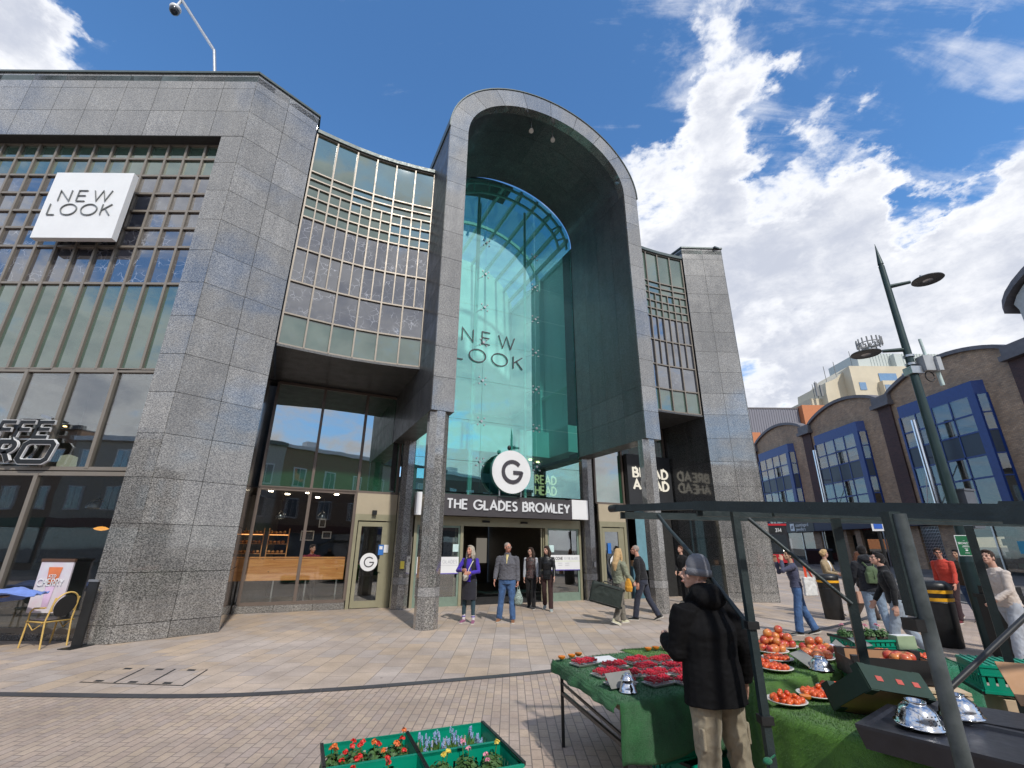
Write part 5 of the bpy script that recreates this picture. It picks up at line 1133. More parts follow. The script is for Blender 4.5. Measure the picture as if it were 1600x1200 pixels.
pinksh=cloth('mauve_trainer',(.24,.09,.16)); tansh=cloth('tan_leather',(.23,.10,.045),rough=.5,bump=.1); wsh=cloth('cream_trainer',(.55,.53,.38)); wsock=cloth('white_sock',(.65,.62,.65))
# 1 woman in the violet top
t,i=person('woman in a long navy gilet and violet top beside the left front column',(-1.06,13.0,0),168,1.70,1,((1,2,2),(-2,3,3)),((22,16,62,38),(26,22,70,45)),0,(-22,-14),navy,teal,pinksh,hg,.92,.009,'vest',.50,.3,'long',female=True,openc=violet,open_=(violet,-.02,.50,.075,1),longcoat=0.,socks=wsock,wr=.006,fat=.02)
# handbag she carries
T=i['T']; t2=thing('handbag','off-white crescent handbag held by the woman in violet','handbag',(-1.06,13.0,0),R(168)); m=MB(); k=i['k']; c=T(.05,.20,.10)
m.ell((0,0,0),(.085,.04,.10),16,10,Matrix.Translation(c)); m.ell((0,0,0),(.07,.035,.05),14,8,Matrix.Translation(c+V(.01,0,-.06))); organic(m,'bag_body',cloth('ivory_leather',(.60,.57,.50),rough=.5,bump=.1),t2,.009,2)
m=MB(); m.tube([c+V(-.06,.0,.07),T(-.02,.165,.28),T(-.10,.10,.46),T(-.12,-.02,.50)],.013,8); m.build('strap',bpy.data.materials['ivory_leather'],t2)
# 2 man in the grey jacket
t,i=person('tall man in a slate zip jacket and blue jeans standing before the doors',(-.08,13.2,0),172,1.78,1,((2,2,3),(-1,2,7)),((2,9,8,0),(8,14,22,-4)),-2,(42,-2),greyj,denim,tansh,hgr,1.22,.009,'jacket',.90,.95,'cropped',open_=(cloth('butter_yellow_cotton',(.62,.52,.25)),.33,.53,.045),collar=True,wr=.014,grip=(1,0),sleeve=1.12)
glasses(t,i,False)
w=i['arm'][0][2]; t2=thing('shopping_bag','patterned black and pale green string bag hanging from the man in jeans','bag',(-.08,13.2,0),R(172))
m=MB(); c=w+V(-.02,.02,-.40); loftz(m,[(c.x,c.y,c.z-.17,.05,.04),(c.x,c.y,c.z-.12,.11,.08),(c.x,c.y,c.z,.12,.09),(c.x,c.y,c.z+.12,.07,.05),(c.x,c.y,c.z+.22,.03,.02)],16); 
zb=newmat('zebra_print'); g_=zb[1]; wv=g_.n('ShaderNodeTexWave',wave_type='BANDS',bands_direction='Z'); g_.set(wv.inputs['Vector'],opos(g_)); wv.inputs['Scale'].default_value=14; wv.inputs['Distortion'].default_value=5; wv.inputs['Detail Scale'].default_value=2
bsdf(g_,zb[2],col=g_.mix(g_.mr(wv.outputs[1],.45,.55),rgb((.02,.025,.025)),rgb((.40,.50,.44))),rough=.7); organic(m,'bag_body',zb[0],t2,.01,2)
m=MB(); 
for s in (-1,1): m.tube([V(c.x+s*.03,c.y,c.z+.2),w+V(s*.01,0,-.07)],.008,6)
m.build('handle',zb[0],t2)
# 3,4 couple
t,i=person('dark-haired woman in a floral waistcoat with pale sleeves, left of the walking pair',(.66,16.1,0),166,1.68,0,((12.96,8,1),(-9.92,16.2,1)),((4,6,10,0),(-2,5,12,0)),0,(-22,0),floral,blk,blk,hb,.92,.011,'vest',.84,.8,'long',female=True,openc=cloth('pale_grey_cotton',(.36,.38,.42)),wr=.008); glasses(t,i,False)
t,i=person('woman in a black quilted jacket and brown trousers, right of the walking pair',(1.14,15.55,0),170,1.72,0,((7.2,3.2,1),(-12.4,21.6,1)),((10,8,18,0),(0,6,14,0)),0,(-30,4),puffer,brownt,cloth('grey_trainer',(.28,.33,.33)),hb,.92,.011,'jacket',.82,.85,'long',female=True,collar=True,wr=.006)
# 5 blonde with suitcase
t,i=person('long-haired blonde woman in a sage bomber jacket carrying a dark suitcase',(2.84,13.1,0),-62,1.68,0,((15.84,9.6,1),(-12.4,14.4,1)),((6,10,10,0),(14,8,30,0)),2,(8,-4),sage,greyt,wsh,hbl,.98,.009,'jacket',.90,1.,'long',female=True,wr=.018,sleeve=1.25,grip=(1,1))
t2=thing('suitcase','large dark green soft suitcase carried by the blonde woman','suitcase',(2.42,12.78,.70),0)
m=MB(); Mq=Matrix.Rotation(R(14),4,'Y')@Matrix.Rotation(R(-6),4,'Z'); m.box((0,0,0),(.78,.26,.50),M=Mq)
me=organic(m,'shell',cloth('green_black_nylon',(.022,.03,.026),rough=.6,sheen=0.),t2,.02,14,.014,5)
m=MB(); m.tube([Mq@V(-.36,-.137,.05),Mq@V(-.2,-.137,.2),Mq@V(.3,-.137,.2)],.006,6); m.tube([Mq@V(-.36,-.137,-.2),Mq@V(.34,-.137,-.2)],.006,6); m.build('piping',M_['black'],t2)
m=MB(); m.tube([Mq@V(-.12,0,.24),Mq@V(-.1,0,.30),Mq@V(.1,0,.30),Mq@V(.12,0,.24)],.014,8); m.build('handle',M_['black'],t2)
for z in (-.2,.2):
    m=MB(); m.tube([Mq@V(.40,-.06,z),Mq@V(.40,.06,z)],.035,12); m.build('wheel',M_['black'],t2)
t2=thing('tote_bag','mustard yellow cloth bag slung at the blonde woman\'s hip','bag',(3.04,12.93,.86),R(-30)); m=MB(); loftz(m,[(0,0,-.10,.08,.04),(0,0,0,.11,.055),(0,0,.12,.08,.04),(0,0,.26,.02,.015)],14); organic(m,'bag_body',cloth('mustard_cloth',(.60,.28,.03)),t2,.01,2,.012,14)
m=MB(); m.tube([(0,0,.22),(-.03,.06,.55)],.009,6); m.build('strap',bpy.data.materials['mustard_cloth'],t2)
# 6 man in black
t,i=person('older man in sunglasses, black sweater and dark jeans walking past the right column',(3.62,13.75,0),62,1.78,1,((17.28,6.4,1),(-13.64,18,1)),((-6,8,12,0),(10,8,14,0)),8,(12,-6),blk,cloth('indigo_denim',(.03,.035,.055)),M_['black'],hgr,1.12,.010,'shirt',.92,.95,'cropped',wr=.012); glasses(t,i)
# 7 hooded man in the foreground
t,i=person('market customer in grey beanie, black hooded coat and khaki trousers',(1.42,3.72,0),24,1.74,0,((1,4,3),(-3,4,5)),((14,8,84,24),(-16,18,36,-10)),2,(56,-6),cloth('black_canvas',(.008,.008,.009),bump=.5,bs=220,sheen=0.,spec=.1),khaki,M_['black'],None,1.12,.0075,'jacket',.80,1.,'none',extras=('hood',),wr=.007,sleeve=1.34,grip=(1,0),collar=True,hs=1.,fat=.028,wrb=.022)
MH,hk=i['MH'],i['hk']; m=MB(); 
m.lathe([(.001,.145),(.035,.14),(.066,.118),(.085,.075),(.090,.035),(.089,.0)],28,M=MH@Matrix.Translation(V(0,-.012,.01)*hk)); m.lathe([(.089,.0),(.098,.0),(.100,.025),(.098,.048),(.089,.05)],28,M=MH@Matrix.Translation(V(0,-.012,-.005)*hk)); m.build('beanie',beanie,t)
m=MB(); q=i['leg'][1]; c=q[0].lerp(q[1],.66)+V(.076,-.01,0); m.box(c,(.02,.10,.13)); organic(m,'cargo_pocket',khaki,t,.008,2,.006,12); m=MB(); c2=i['leg'][0][0].lerp(i['leg'][0][1],.66)+V(-.076,-.01,0); m.box(c2,(.02,.10,.13)); organic(m,'cargo_pocket',khaki,t,.008,2,.006,12)
# 8 youth in black by the right shop door
t,i=person('young auburn-haired worker in black beside the dark tower wall',(6.3,18.1,0),120,1.76,0,((2,2,2),(-2,2,2)),((10,6,30,20),(10,6,30,20)),4,(10,-22),blk,blk,M_['black'],hau,.95,.014,'shirt',.9,.8,'short',hand=True,wr=.008)
# 9 bakery worker
bx=l2w(-6.0,5.78,0); t,i=person('bakery worker in a maroon shirt leaning on the counter inside the window',bx,205,1.72,0,((2,2,4),(-2,2,4)),((30,12,60,40),(30,12,60,40)),10,(30,-4),maroon,blk,M_['black'],hb,1.15,.013,'shirt',.9,.8,'short',wr=.008)
m=MB(); letters(m,'HEAD',.05,.25,.004,frame3(i['T'](-.09,.150,.27),(1,0,0),(0,0,1))@Matrix.Rotation(0,4,'Y'),gap=.3,width=.17)
for q in range(len(m.v)): pass
m.build("shirt_print",pbr("shirt_yellow",(.65,.45,.08),.6),t)
# 10 person with tote
t,i=person('person in navy top and flared jeans with a raised arm',(6.66,11.7,0),72,1.66,2,((10.08,4.8,1),(-11.16,12.6,1)),((70,20,120,30),(60,16,110,20)),3,(30,-16),cloth('slate_blue_fleece',(.06,.065,.11)),denim,M_['black'],hb,.95,.010,'jacket',.95,1.5,'short',female=True,wr=.012)
t2=thing('tote_bag','white tote with orange-red handles hanging from a shoulder','bag',(6.86,11.5,1.02),R(20)); m=MB(); m.prism([(-.19,-.20),(.19,-.20),(.17,.20),(-.17,.20)],-.03,.03,0,Matrix(((1,0,0,0),(0,0,-1,0),(0,1,0,0),(0,0,0,1)))); organic(m,'bag_body',cloth('white_canvas',(.62,.62,.60)),t2,.012,1,.012,8)
m=MB(); 
for s in (-1,1): m.beam((s*.09,-.02,.19),(s*.02-.04,.0,.48),.05,.01); 
m.build('handle',cloth('orange_red_strap',(.75,.08,.03)),t2)
# 11 woman behind the bin
t,i=person('fair woman in a camel jacket standing behind the one-band litter bin',(9.55,15.0,0),215,1.68,0,((3,3,2),(-3,3,2)),((20,8,60,35),(20,8,60,35)),0,(60,0),camel,blk,M_['black'],hbl,.95,.014,'jacket',.85,.8,'bun',female=True,wr=.01,open_=(M_['white'],.1,.5,.04,1))
# 12 person behind backpack man
t,i=person('brown-haired person in dark clothes with one hand raised',(9.75,13.9,0),250,1.66,0,((18.72,8,1),(-14.88,18,1)),((60,14,110,20),(4,6,12,0)),4,(10,-4),cloth('charcoal_cloth',(.03,.028,.03)),cloth('umber_cotton',(.05,.035,.03)),M_['black'],hau,.95,.013,'jacket',.85,1.,'long',female=True,wr=.012)
t2=thing('paper_bag','small pink-brown paper carrier bag swinging between walkers','bag',(9.35,13.55,.62),R(20)); MB().box((0,0,0),(.22,.10,.28)).build('bag_body',pbr('kraft_pink',(.42,.25,.18),.8),t2); m=MB(); m.tube([(-.06,0,.14),(-.05,0,.24),(.05,0,.24),(.06,0,.14)],.004,5); m.build('handle',bpy.data.materials['kraft_pink'],t2)
# 13 man with backpack
t,i=person('man seen from behind in a black jacket and pale jeans',(8.16,11.35,0),-12,1.76,0,((3,3,2),(-4,8,2)),((10,12,30,0),(-2,14,24,0)),3,(-20,-4),cloth('black_softshell',(.02,.022,.028)),pdenim,M_['white'],hbk,1.18,.010,'jacket',.84,.95,'short',extras=('hood',),wr=.012,sleeve=1.15)
t2=thing('backpack','moss green backpack worn by the man in pale jeans','backpack',(8.16,11.35,0),R(-12)); T=i['T']; m=MB(); m.ell((0,0,0),(.145,.08,.18),16,10,Matrix.Translation(T(0,-.20,.26))); m.box(T(0,-.20,.18),(.27,.14,.22)); organic(m,'pack',cloth('moss_canvas',(.085,.125,.065)),t2,.012,4,.012,9)
m=MB(); 
for s in (-1,1): m.tube([T(s*.06,-.19,.40),T(s*.11,-.13,.50),T(s*.13,.03,.50)],.022,8,flat=.4)
m.tube([T(0,-.27,.34),T(0,-.285,.18)],.012,6); m.build('strap',bpy.data.materials['moss_canvas'],t2)
# 14 woman in a black roll neck
t,i=person('woman with tied dark hair, black sweater and light jeans walking left',(6.95,9.15,0),62,1.66,0,((15.84,8,1),(-13.64,21.6,1)),((-8,8,14,0),(14,8,18,0)),8,(14,-22),cloth('black_rollneck',(.010,.011,.013)),lightb,M_['black'],hbk,.95,.010,'shirt',.90,1.3,'bun',female=True,collar=True,wr=.010); glasses(t,i,False)
# 15 red sweater
t,i=person('man in sunglasses and a coral red sweater striding by the street lamp',(12.1,13.8,0),115,1.78,1,((18.72,8,1),(-14.88,21.6,1)),((10,6,20,0),(-10,8,20,0)),10,(30,0),red,cloth('maroon_black_denim',(.035,.018,.022)),cloth('dark_red_shoe',(.12,.015,.02)),hb,1.05,.011,'shirt',.92,.95,'short',wr=.010); glasses(t,i)
# 16 person behind red
t,i=person('person in an olive brown jacket half hidden behind the red sweater',(12.75,14.0,0),110,1.72,2,((14.4,11.2,1),(-14.88,18,1)),((4,6,14,0),(0,6,14,0)),4,(0,-6),cloth('olive_brown',(.06,.045,.03)),denim,cloth('dark_red_trainer',(.12,.015,.02)),hbk,1.,.014,'jacket',.85,.95,'short',wr=.010)
# 17 right-edge walker
t,i=person('walker in a cream hooded fleece and pale loose trousers at the right edge',(8.50,8.65,0),82,1.70,0,((14.4,9.6,1),(-13.64,12.6,1)),((14,10,40,10),(-6,10,20,0)),6,(30,-14),cream_c,cloth('pale_grey_cotton_b',(.38,.41,.46)),cloth('black_pink_shoe',(.02,.018,.02)),hb,1.05,.010,'jacket',.88,1.45,'short',wr=.014)
o=None
# 18 striped person further right
t,i=person('person in a white striped top carrying a dark bag behind the cream fleece',(10.1,9.3,0),95,1.70,0,((7.2,4.8,1),(-7.44,10,1)),((14,10,40,10),(0,8,20,0)),2,(10,-4),brickm('striped_jersey',(.55,.55,.53),(.6,.6,.58),(.03,.03,.04),5.,.07,.012,axes='xz',world=False,bump=0.),cloth('grey_trouser',(.12,.12,.13)),M_['black'],hb,1.,.013,'shirt',.9,.95,'short',wr=.008)
# ---------------------------------------------------------------- market
def turfm(name,c1,c2):
    m,g,out=newmat(name); p=opos(g); n=g.noise(p,5,5,.65); n2=g.noise(p,260,3,.8); n3=g.noise(p,60,3,.7)
    col=g.mix(g.mr(g.math('ADD',g.math('MULTIPLY',n,.5),g.math('MULTIPLY',n2,.5)),.38,.62),rgb(c1),rgb(c2))
    bn=g.n('ShaderNodeBump',i={'Strength':1.,'Distance':.012,'Height':g.math('ADD',n2,g.math('MULTIPLY',n3,.6))})
    bsdf(g,out,col=col,rough=.9,normal=bn.outputs[0],spec=.15,sheen=.2); return m
turf=turfm('artificial_grass',(.035,.12,.015),(.13,.32,.035)); turfd=turfm('bottle_green_grass',(.010,.075,.022),(.035,.20,.06)); turft=turfm('teal_green_grass',(.008,.14,.065),(.03,.28,.15))
def cloth_sheet(name,corners,zt,drops,mat,parent,n=26,wob=.012,seed=1.,dm=None):
    """draped cloth: corners (4, ccw), drops per edge (0-1,1-2,2-3,3-0)"""
    C4=[Vector(c) for c in corners]; mb=MB()
    def P(s,t): return C4[0]*(1-s)*(1-t)+C4[1]*s*(1-t)+C4[2]*s*t+C4[3]*(1-s)*t
    e=Vector((.0,0)); G=[]
    for j in range(n+1):
        for i in range(n+1):
            p=P(i/n,j/n); z=zt+.004*mnoise.noise(Vector((p.x*4,p.y*4,seed)))
            ed=min(i,n-i,j,n-j); z-= .012 if ed==0 else 0
            G.append((p.x,p.y,z))
    mb.add(G,[(j*(n+1)+i,j*(n+1)+i+1,(j+1)*(n+1)+i+1,(j+1)*(n+1)+i) for j in range(n) for i in range(n)],0,True)
    edges=[(0,1),(1,2),(2,3),(3,0)]
    for k,(a,b) in enumerate(edges):
        d=drops[k]
        if not d: continue
        d0,d1=d if isinstance(d,tuple) else (d,d)
        A,B=C4[a],C4[b]; t=(B-A).normalized(); nn=Vector((t.y,-t.x)); V_=[]; m=14
        for j in range(m+1):
            for i in range(n+1):
                u=i/n; p=A.lerp(B,u); dd=(d0+(d1-d0)*u)*(1+.10*mnoise.noise(Vector((u*3,seed*2,k))))*j/m
                w=.008+.035*min(1,j/4)*.3+(.02+.05*j/m)*(mnoise.noise(Vector((u*(B-A).length*5,j*.05,seed+k)))+.2)
                q=p+nn*w; V_.append((q.x,q.y,zt-.012*min(1,j)-dd))
        mb.add(V_,[(j*(n+1)+i,(j+1)*(n+1)+i,(j+1)*(n+1)+i+1,j*(n+1)+i+1) for j in range(m) for i in range(n)],0,True)
    o=mb.build(name,mat,parent,merge=.004)
    me=o.data; bl=MB(); pts=[v.co for v in me.vertices]
    for pol in me.polygons:
        q=[pts[i] for i in pol.vertices]
        if len(q)<4: continue
        cnt=pol.area*5200; cnt=int(cnt)+(random.random()<cnt-int(cnt)); nn=pol.normal
        if nn.z<-.2: nn=-nn
        for _ in range(cnt):
            a,b=random.random(),random.random(); p=q[0].lerp(q[1],a).lerp(q[3].lerp(q[2],a),b)
            d=(nn+V(random.uniform(-.6,.6),random.uniform(-.6,.6),random.uniform(-.3,.5))).normalized()*random.uniform(.008,.018); sd=d.cross(V(random.random()-.5,random.random()-.5,.3)).normalized()*.0022
            for sg in (1,-1) if abs(pol.normal.z)<.5 else (1,):
                e=d if sg>0 else d-2*nn*d.dot(nn)
                bl.add([p-sd,p+sd,p+e],[(0,1,2)])
    s=o.modifiers.new('s','SOLIDIFY'); s.thickness=.003; s.offset=-1
    pb=bl.build('grass_pile',mat,o); pb['kind']='stuff'
    return o
def trestle(label,corners,zt,inset=.08,fold=True):
    C4=[Vector(c) for c in corners]; c=sum(C4,Vector((0,0)))/4
    t=thing('trestle_table',label,'table',(0,0,0)); m=MB(); m.prism([tuple(q+(c-q)*.03) for q in C4],zt-.045,zt-.014); m.build('table_top',pbr('table_board',(.25,.2,.14),.7) if 'table_board' not in bpy.data.materials else bpy.data.materials['table_board'],t)
    L=[q+(c-q).normalized()*inset for q in C4]
    for q in L:
        m=MB(); m.beam((q.x,q.y,0),(q.x,q.y,zt-.045),.03); m.build('leg',M_['black'],t)
    m=MB()
    for a,b in ((0,3),(1,2)): m.beam((*L[a],zt*.62),(*L[b],zt*.62),.028); m.beam((*L[a],zt*.70),(*L[b],zt*.74),.018)
    build_each(m,'brace',M_['black'],t); return t
T1=[(.80,3.97),(2.05,4.52),(1.95,6.08),(.45,5.38)]; trestle('folding table holding the raspberry punnets',T1,.72)
o=cloth_sheet('grass_cloth',T1,.735,[(.37,.37),None,None,(.10,.05)],turfd,None,wob=.02,seed=2.); tag(o,'dark green artificial grass draped over the raspberry table','table cover')
o=cloth_sheet('grass_cloth',[(1.42,5.30),(2.3,5.0),(2.2,6.16),(1.22,5.84)],.748,[None]*4,turf,None,seed=5.); tag(o,'bright green grass mat along the far edge of the raspberry table','table cover')
T2=[(1.88,4.02),(2.75,4.42),(3.45,5.75),(2.20,5.95)]; trestle('higher table under the peach heaps',T2,.84)
o=cloth_sheet('grass_cloth',T2,.855,[(.62,.10),(.12,.2),None,(.78,.7)],turf,None,seed=7.); tag(o,'light green artificial grass hanging deep over the peach table','table cover')
T3=[(2.36,2.70),(3.4,3.3),(2.95,4.55),(1.72,3.74)]; trestle('lower front table with tomato plates and colanders',T3,.755)
o=cloth_sheet('grass_cloth',T3,.77,[(.6,.6),None,None,(.62,.72)],turf,None,seed=9.); tag(o,'grass cover of the lower front table with the tomato plates','table cover')
T4=[(3.20,4.95),(4.42,5.05),(4.70,6.15),(3.62,6.15)]; trestle('back corner table of the stall with the flower tray',T4,.74)
o=cloth_sheet('grass_cloth',T4,.755,[(.5,.45),(.35,.4),None,(.45,.3)],turft,None,seed=12.); tag(o,'teal green grass cover on the back corner table','table cover')
# stall frame
t=thing('stall_frame','dark green tubular market stall frame with galvanised front post','market stall',(0,0,0)); galv=pbr('scuffed_galvanised',(.025,.035,.036),.5,.3,.2,6.,c2=(.13,.15,.155))
Bp,Rp,Ap=V(1.44,3.70,2.12),V(2.02,1.95,1.95),V(1.03,4.62,2.17)
def par(name,segs,mat=dgk):
    m=MB()
    for a,b,w,h in segs: m.beam(a,b,w,h)
    return m.build(name,mat,t)
far=V(2.45,.6,1.84)
par('front_rail',[(Bp,Rp,.06,.07),(Rp,far,.06,.09)]); par('side_rail',[(Ap+V(-.02,.04,0),Bp,.05,.06)])
par('rear_rail',[(V(1.05,4.58,2.10),V(5.2,4.55,2.05),.05,.06)]); par('cross_rail',[(Bp+V(0,0,-.06),V(4.9,3.6,2.02),.04,.04)]); par('cross_rail',[(V(1.7,3.1,2.02),V(4.6,2.9,1.95),.035,.035)])
m=MB(); m.tube([Ap+V(-.05,.08,.0),Ap+V(.0,.0,.0)],.035,10); m.build('end_cap',M_['black'],t)
par('corner_post',[(V(1.60,3.42,0),V(1.60,3.42,2.06),.046,.046)]); par('rear_post',[(V(2.66,3.98,0),V(2.57,3.80,2.05),.062,.062)])
m=MB(); m.tube([(1.67,2.06,0),(1.67,2.06,1.95)],.028,12); m.build('galvanised_post',galv,t); par('post_sleeve',[(V(1.655,2.085,1.55),V(1.655,2.085,1.96),.05,.05)]); par('rear_post',[(V(3.90,4.12,0),V(3.75,3.95,2.0),.055,.055)])
m=MB(); m.tube([(1.29,4.2,2.08),(1.34,4.1,1.96),(1.42,3.9,1.78),(1.60,3.46,1.33)],.016,8); m.tube([(1.6,3.46,1.30),(1.6,3.46,1.36)],.045,8); m.build('brace',dgk,t)
m=MB(); m.tube([(2.02,4.08,2.05),(2.57,3.82,1.42)],.015,8); m.build('brace',dgk,t)
m=MB(); m.tube([(2.4,2.25,1.62),(1.68,2.08,1.28)],.011,8); m.build('brace',M_['black'],t)
m=MB(); 
for p in (V(1.60,3.42,.80),V(1.67,2.06,.85),V(1.6,3.42,1.33),V(1.65,2.08,1.52)): m.box(p,(.075,.075,.045))
build_each(m,'clamp',M_['black'],t)
o=MB(); o.ell((0,0,0),(.03,.02,.02),8,6); o.tube([(0,0,0),(.05,.0,.03)],.006,5); q=o.build('flower_sprig',turft,None,(1.56,3.38,.60)); tag(q,'small wilted green and pink sprig caught on the corner post','sprig')
# plates, fruit
platem=pbr('white_plate',(.62,.60,.56),.3,0,.03); pl=MB(); pl.lathe([(.001,.004),(.09,.004),(.125,.016),(.135,.022),(.132,.026),(.118,.018),(.088,.009),(.001,.009)],28)
plate0=pl.build('plate',platem); 
def mkfruit(name,r,mat,sx=1.,stem=False):
    m=MB(); m.ell((0,0,0),(r*sx,r,r*.93),14,10); 
    for i,v in enumerate(m.v):
        x,y,z=v; q=math.hypot(x,y)/r; m.v[i]=(x,y,z-.16*r*max(0,1-q*2.2) if z>0 else z)
    return m.build(name,mat)
def fruitmat(name,a,b,c,sc):
    m,g,out=newmat(name); info=g.n('ShaderNodeObjectInfo').outputs['Random']; p=g.vmath('ADD',opos(g),g.n('ShaderNodeCombineXYZ',i={0:g.math('MULTIPLY',info,9.),1:info,2:0.}).outputs[0])
    n=g.noise(p,sc,3,.6); col=g.mix(g.mr(n,.38,.6),rgb(a),rgb(b)); col=g.mix(g.math('MULTIPLY',info,.35),col,rgb(c)); bsdf(g,out,col=col,rough=.32,spec=.45,coat=.2,coatr=.2); return m
tomm=fruitmat('tomato_skin',(.58,.035,.012),(.66,.10,.018),(.70,.20,.03),22); pem=fruitmat('peach_skin',(.48,.04,.035),(.70,.28,.07),(.40,.03,.04),11)
tom0=mkfruit('tomato',.019,tomm,1.18); pea0=mkfruit('peach',.040,pem); nxt=[tom0,pea0,plate0]; used=set()
def inst(o0,loc,rz,label,cat,group,scale=1.,tilt=None):
    if o0.name in used: o=o0.copy(); S.collection.objects.link(o)
    else: o=o0; used.add(o0.name)
    o.location=loc; o.rotation_euler=(tilt or 0,random.random()*.5 if tilt is None and o0 is not plate0 else 0,rz); o.scale=(scale,)*3; return tag(o,label,cat,group)
def heap(x,y,z,n,r,lab_p,lab_f,o0,cat,grp,ps=1.,R0=.10):
    inst(plate0,(x,y,z),0,lab_p,'plate','plates of fruit on the stall',ps)
    left=n; lay=0
    while left>0:
        Rr=R0-lay*r*1.05; cap=max(1,int((math.pi*Rr*Rr)/(r*r*3.0))) if Rr>r*.4 else 1
        k=min(left,cap)
        for i in range(k):
            q=math.sqrt((i+.5)/k)*Rr; a=i*2.39996+lay*.7
            inst(o0,(x+q*math.cos(a),y+q*math.sin(a),z+.012+r*.9+lay*r*1.45+random.uniform(-.002,.002)),random.random()*6.28,lab_f,cat,grp,random.uniform(.88,1.1))
        left-=k; lay+=1
        if lay>6: break
spots=[(2.20,4.38,.865,'front left of the peach table',26),(2.16,4.62,.865,'by the coat sleeve on the peach table',22),(2.40,4.72,.865,'just behind the front left plate on the peach table',26),(2.16,4.95,.865,'farthest left on the peach table',18),
       (1.96,3.82,.78,'at the near left corner of the lower table',34),(2.27,3.98,.78,'beside the cut orange on the lower table',30),(2.52,4.14,.78,'touching the tilted green box on the lower table',28),
       (3.66,5.70,.765,'beside the upturned bowl on the back table',22),(3.98,5.56,.765,'middle of the teal back table',24),(4.22,5.35,.765,'right end of the teal back table',24)]
for x,y,z,w_,n in spots: heap(x,y,z,n,.019,'white tomato plate '+w_,'small red tomato on the plate '+w_,tom0,'tomato','tomatoes, '+w_)
for x,y,z,w_,n in [(2.52,5.05,.865,'back left peach heap',15),(2.75,5.28,.865,'middle peach heap',15),(2.98,5.05,.865,'right peach heap',12),(2.78,4.78,.865,'front peach heap beside the colander',9),(2.42,5.32,.865,'farthest peach heap',12)]:
    heap(x,y,z,n,.040,'plate under the '+w_,'peach in the '+w_,pea0,'peach','peaches, '+w_,1.15,.125)
# cut oranges
om=pbr('orange_peel',(.72,.22,.02),.45,0,.1,20.); of=pbr('orange_flesh',(.80,.22,.03),.35,0,.3,30.)
for k_,(x,y,z) in enumerate(((.52,5.28,.75),(.63,5.36,.75),(.71,5.44,.75),(1.50,5.68,.76),(1.60,5.74,.76),(1.72,5.80,.76),(2.12,3.86,.79))):
    lab=['leftmost halved orange on the back left table corner','middle halved orange on the back left table corner','right halved orange on the back left table corner','left halved orange on the bright grass mat','middle halved orange on the bright grass mat','right halved orange by the bundle of twigs','halved orange between tomato plates on the lower table'][k_]
    t=thing('orange_half',lab,'orange',(x,y,z),random.random(),None); m=MB(); m.lathe([(.001,-.0),(.02,.002),(.034,.014),(.038,.03)],16); m.build('peel',om,t); m=MB(); m.lathe([(.038,.030),(.001,.033)],16); m.build('flesh',of,t)
# raspberry punnets on white trays
trays=[(.72,5.10,10),(.98,4.98,8),(1.24,5.18,14),(1.50,5.22,14),(1.26,4.92,16),(1.55,4.98,10),(.86,4.70,6),(1.04,4.66,-4),(1.28,4.68,10),(1.54,4.74,14),(.92,4.42,8),(1.24,4.44,8),(1.50,4.48,16)]
tp=pbr('white_foam_tray',(.66,.63,.60),.5,0,.03); pun=glassm('clear_punnet_plastic',(.93,.94,.95),.06,.6,.05,.01)
berry=MB(); tray0=None; pos_t=['far left','second in the back row','middle of the back row','right of the back row','centre of the table','right of centre','left of the middle row','behind the steel bowls','middle near the sign side','beside the coat','front left under the card','front centre','front right by the coat']
for k_,(x,y,a) in enumerate(trays):
    lab='white tray with two clear punnets of raspberries, '+pos_t[k_]
    if tray0 is None:
        tray0=thing('berry_tray',lab,'tray',(x,y,.742),R(a+22),'raspberry trays on the folding table'); m=MB(); m.rings([[(sx*q,sy*r_,z) for sx,sy in ((-1,-1),(1,-1),(1,1),(-1,1))] for q,r_,z in ((.11,.06,0),(.128,.076,.018),(.124,.072,.018),(.108,.058,.006))],0,True,False); m.build('tray',tp,tray0)
        for s in (-1,1):
            m=MB(); m.rings([[(s*.06+sx*q,sy*r_,z) for sx,sy in ((-1,-1),(1,-1),(1,1),(-1,1))] for q,r_,z in ((.045,.05,.008),(.055,.062,.055),(.057,.064,.055),(.047,.052,.006))],0,False,False); m.build('punnet',pun,tray0)
    else: dup(tray0,(x,y,.742),R(a+22),lab)
    ca,sa=math.cos(R(a+22)),math.sin(R(a+22))
    for s in (-1,1):
        for i in range(62):
            if i<42: u=s*.06-.044+.0176*(i%6)+random.uniform(-.004,.004); v=-.052+.0173*(i//6)+random.uniform(-.004,.004); z=.742+.036+random.uniform(0,.008)
            else: u=s*.06+random.uniform(-.036,.036); v=random.uniform(-.042,.042); z=.742+.050+random.uniform(0,.006)
            berry.ell((x+u*ca-v*sa,y+u*sa+v*ca,z),(.0105,.0105,.0115),6,4)
o=berry.build('raspberries',fruitmat('raspberry',(.42,.008,.022),(.58,.03,.06),(.40,.01,.03),60)); tag(o,'red raspberries filling the clear punnets','raspberries',None,'stuff')
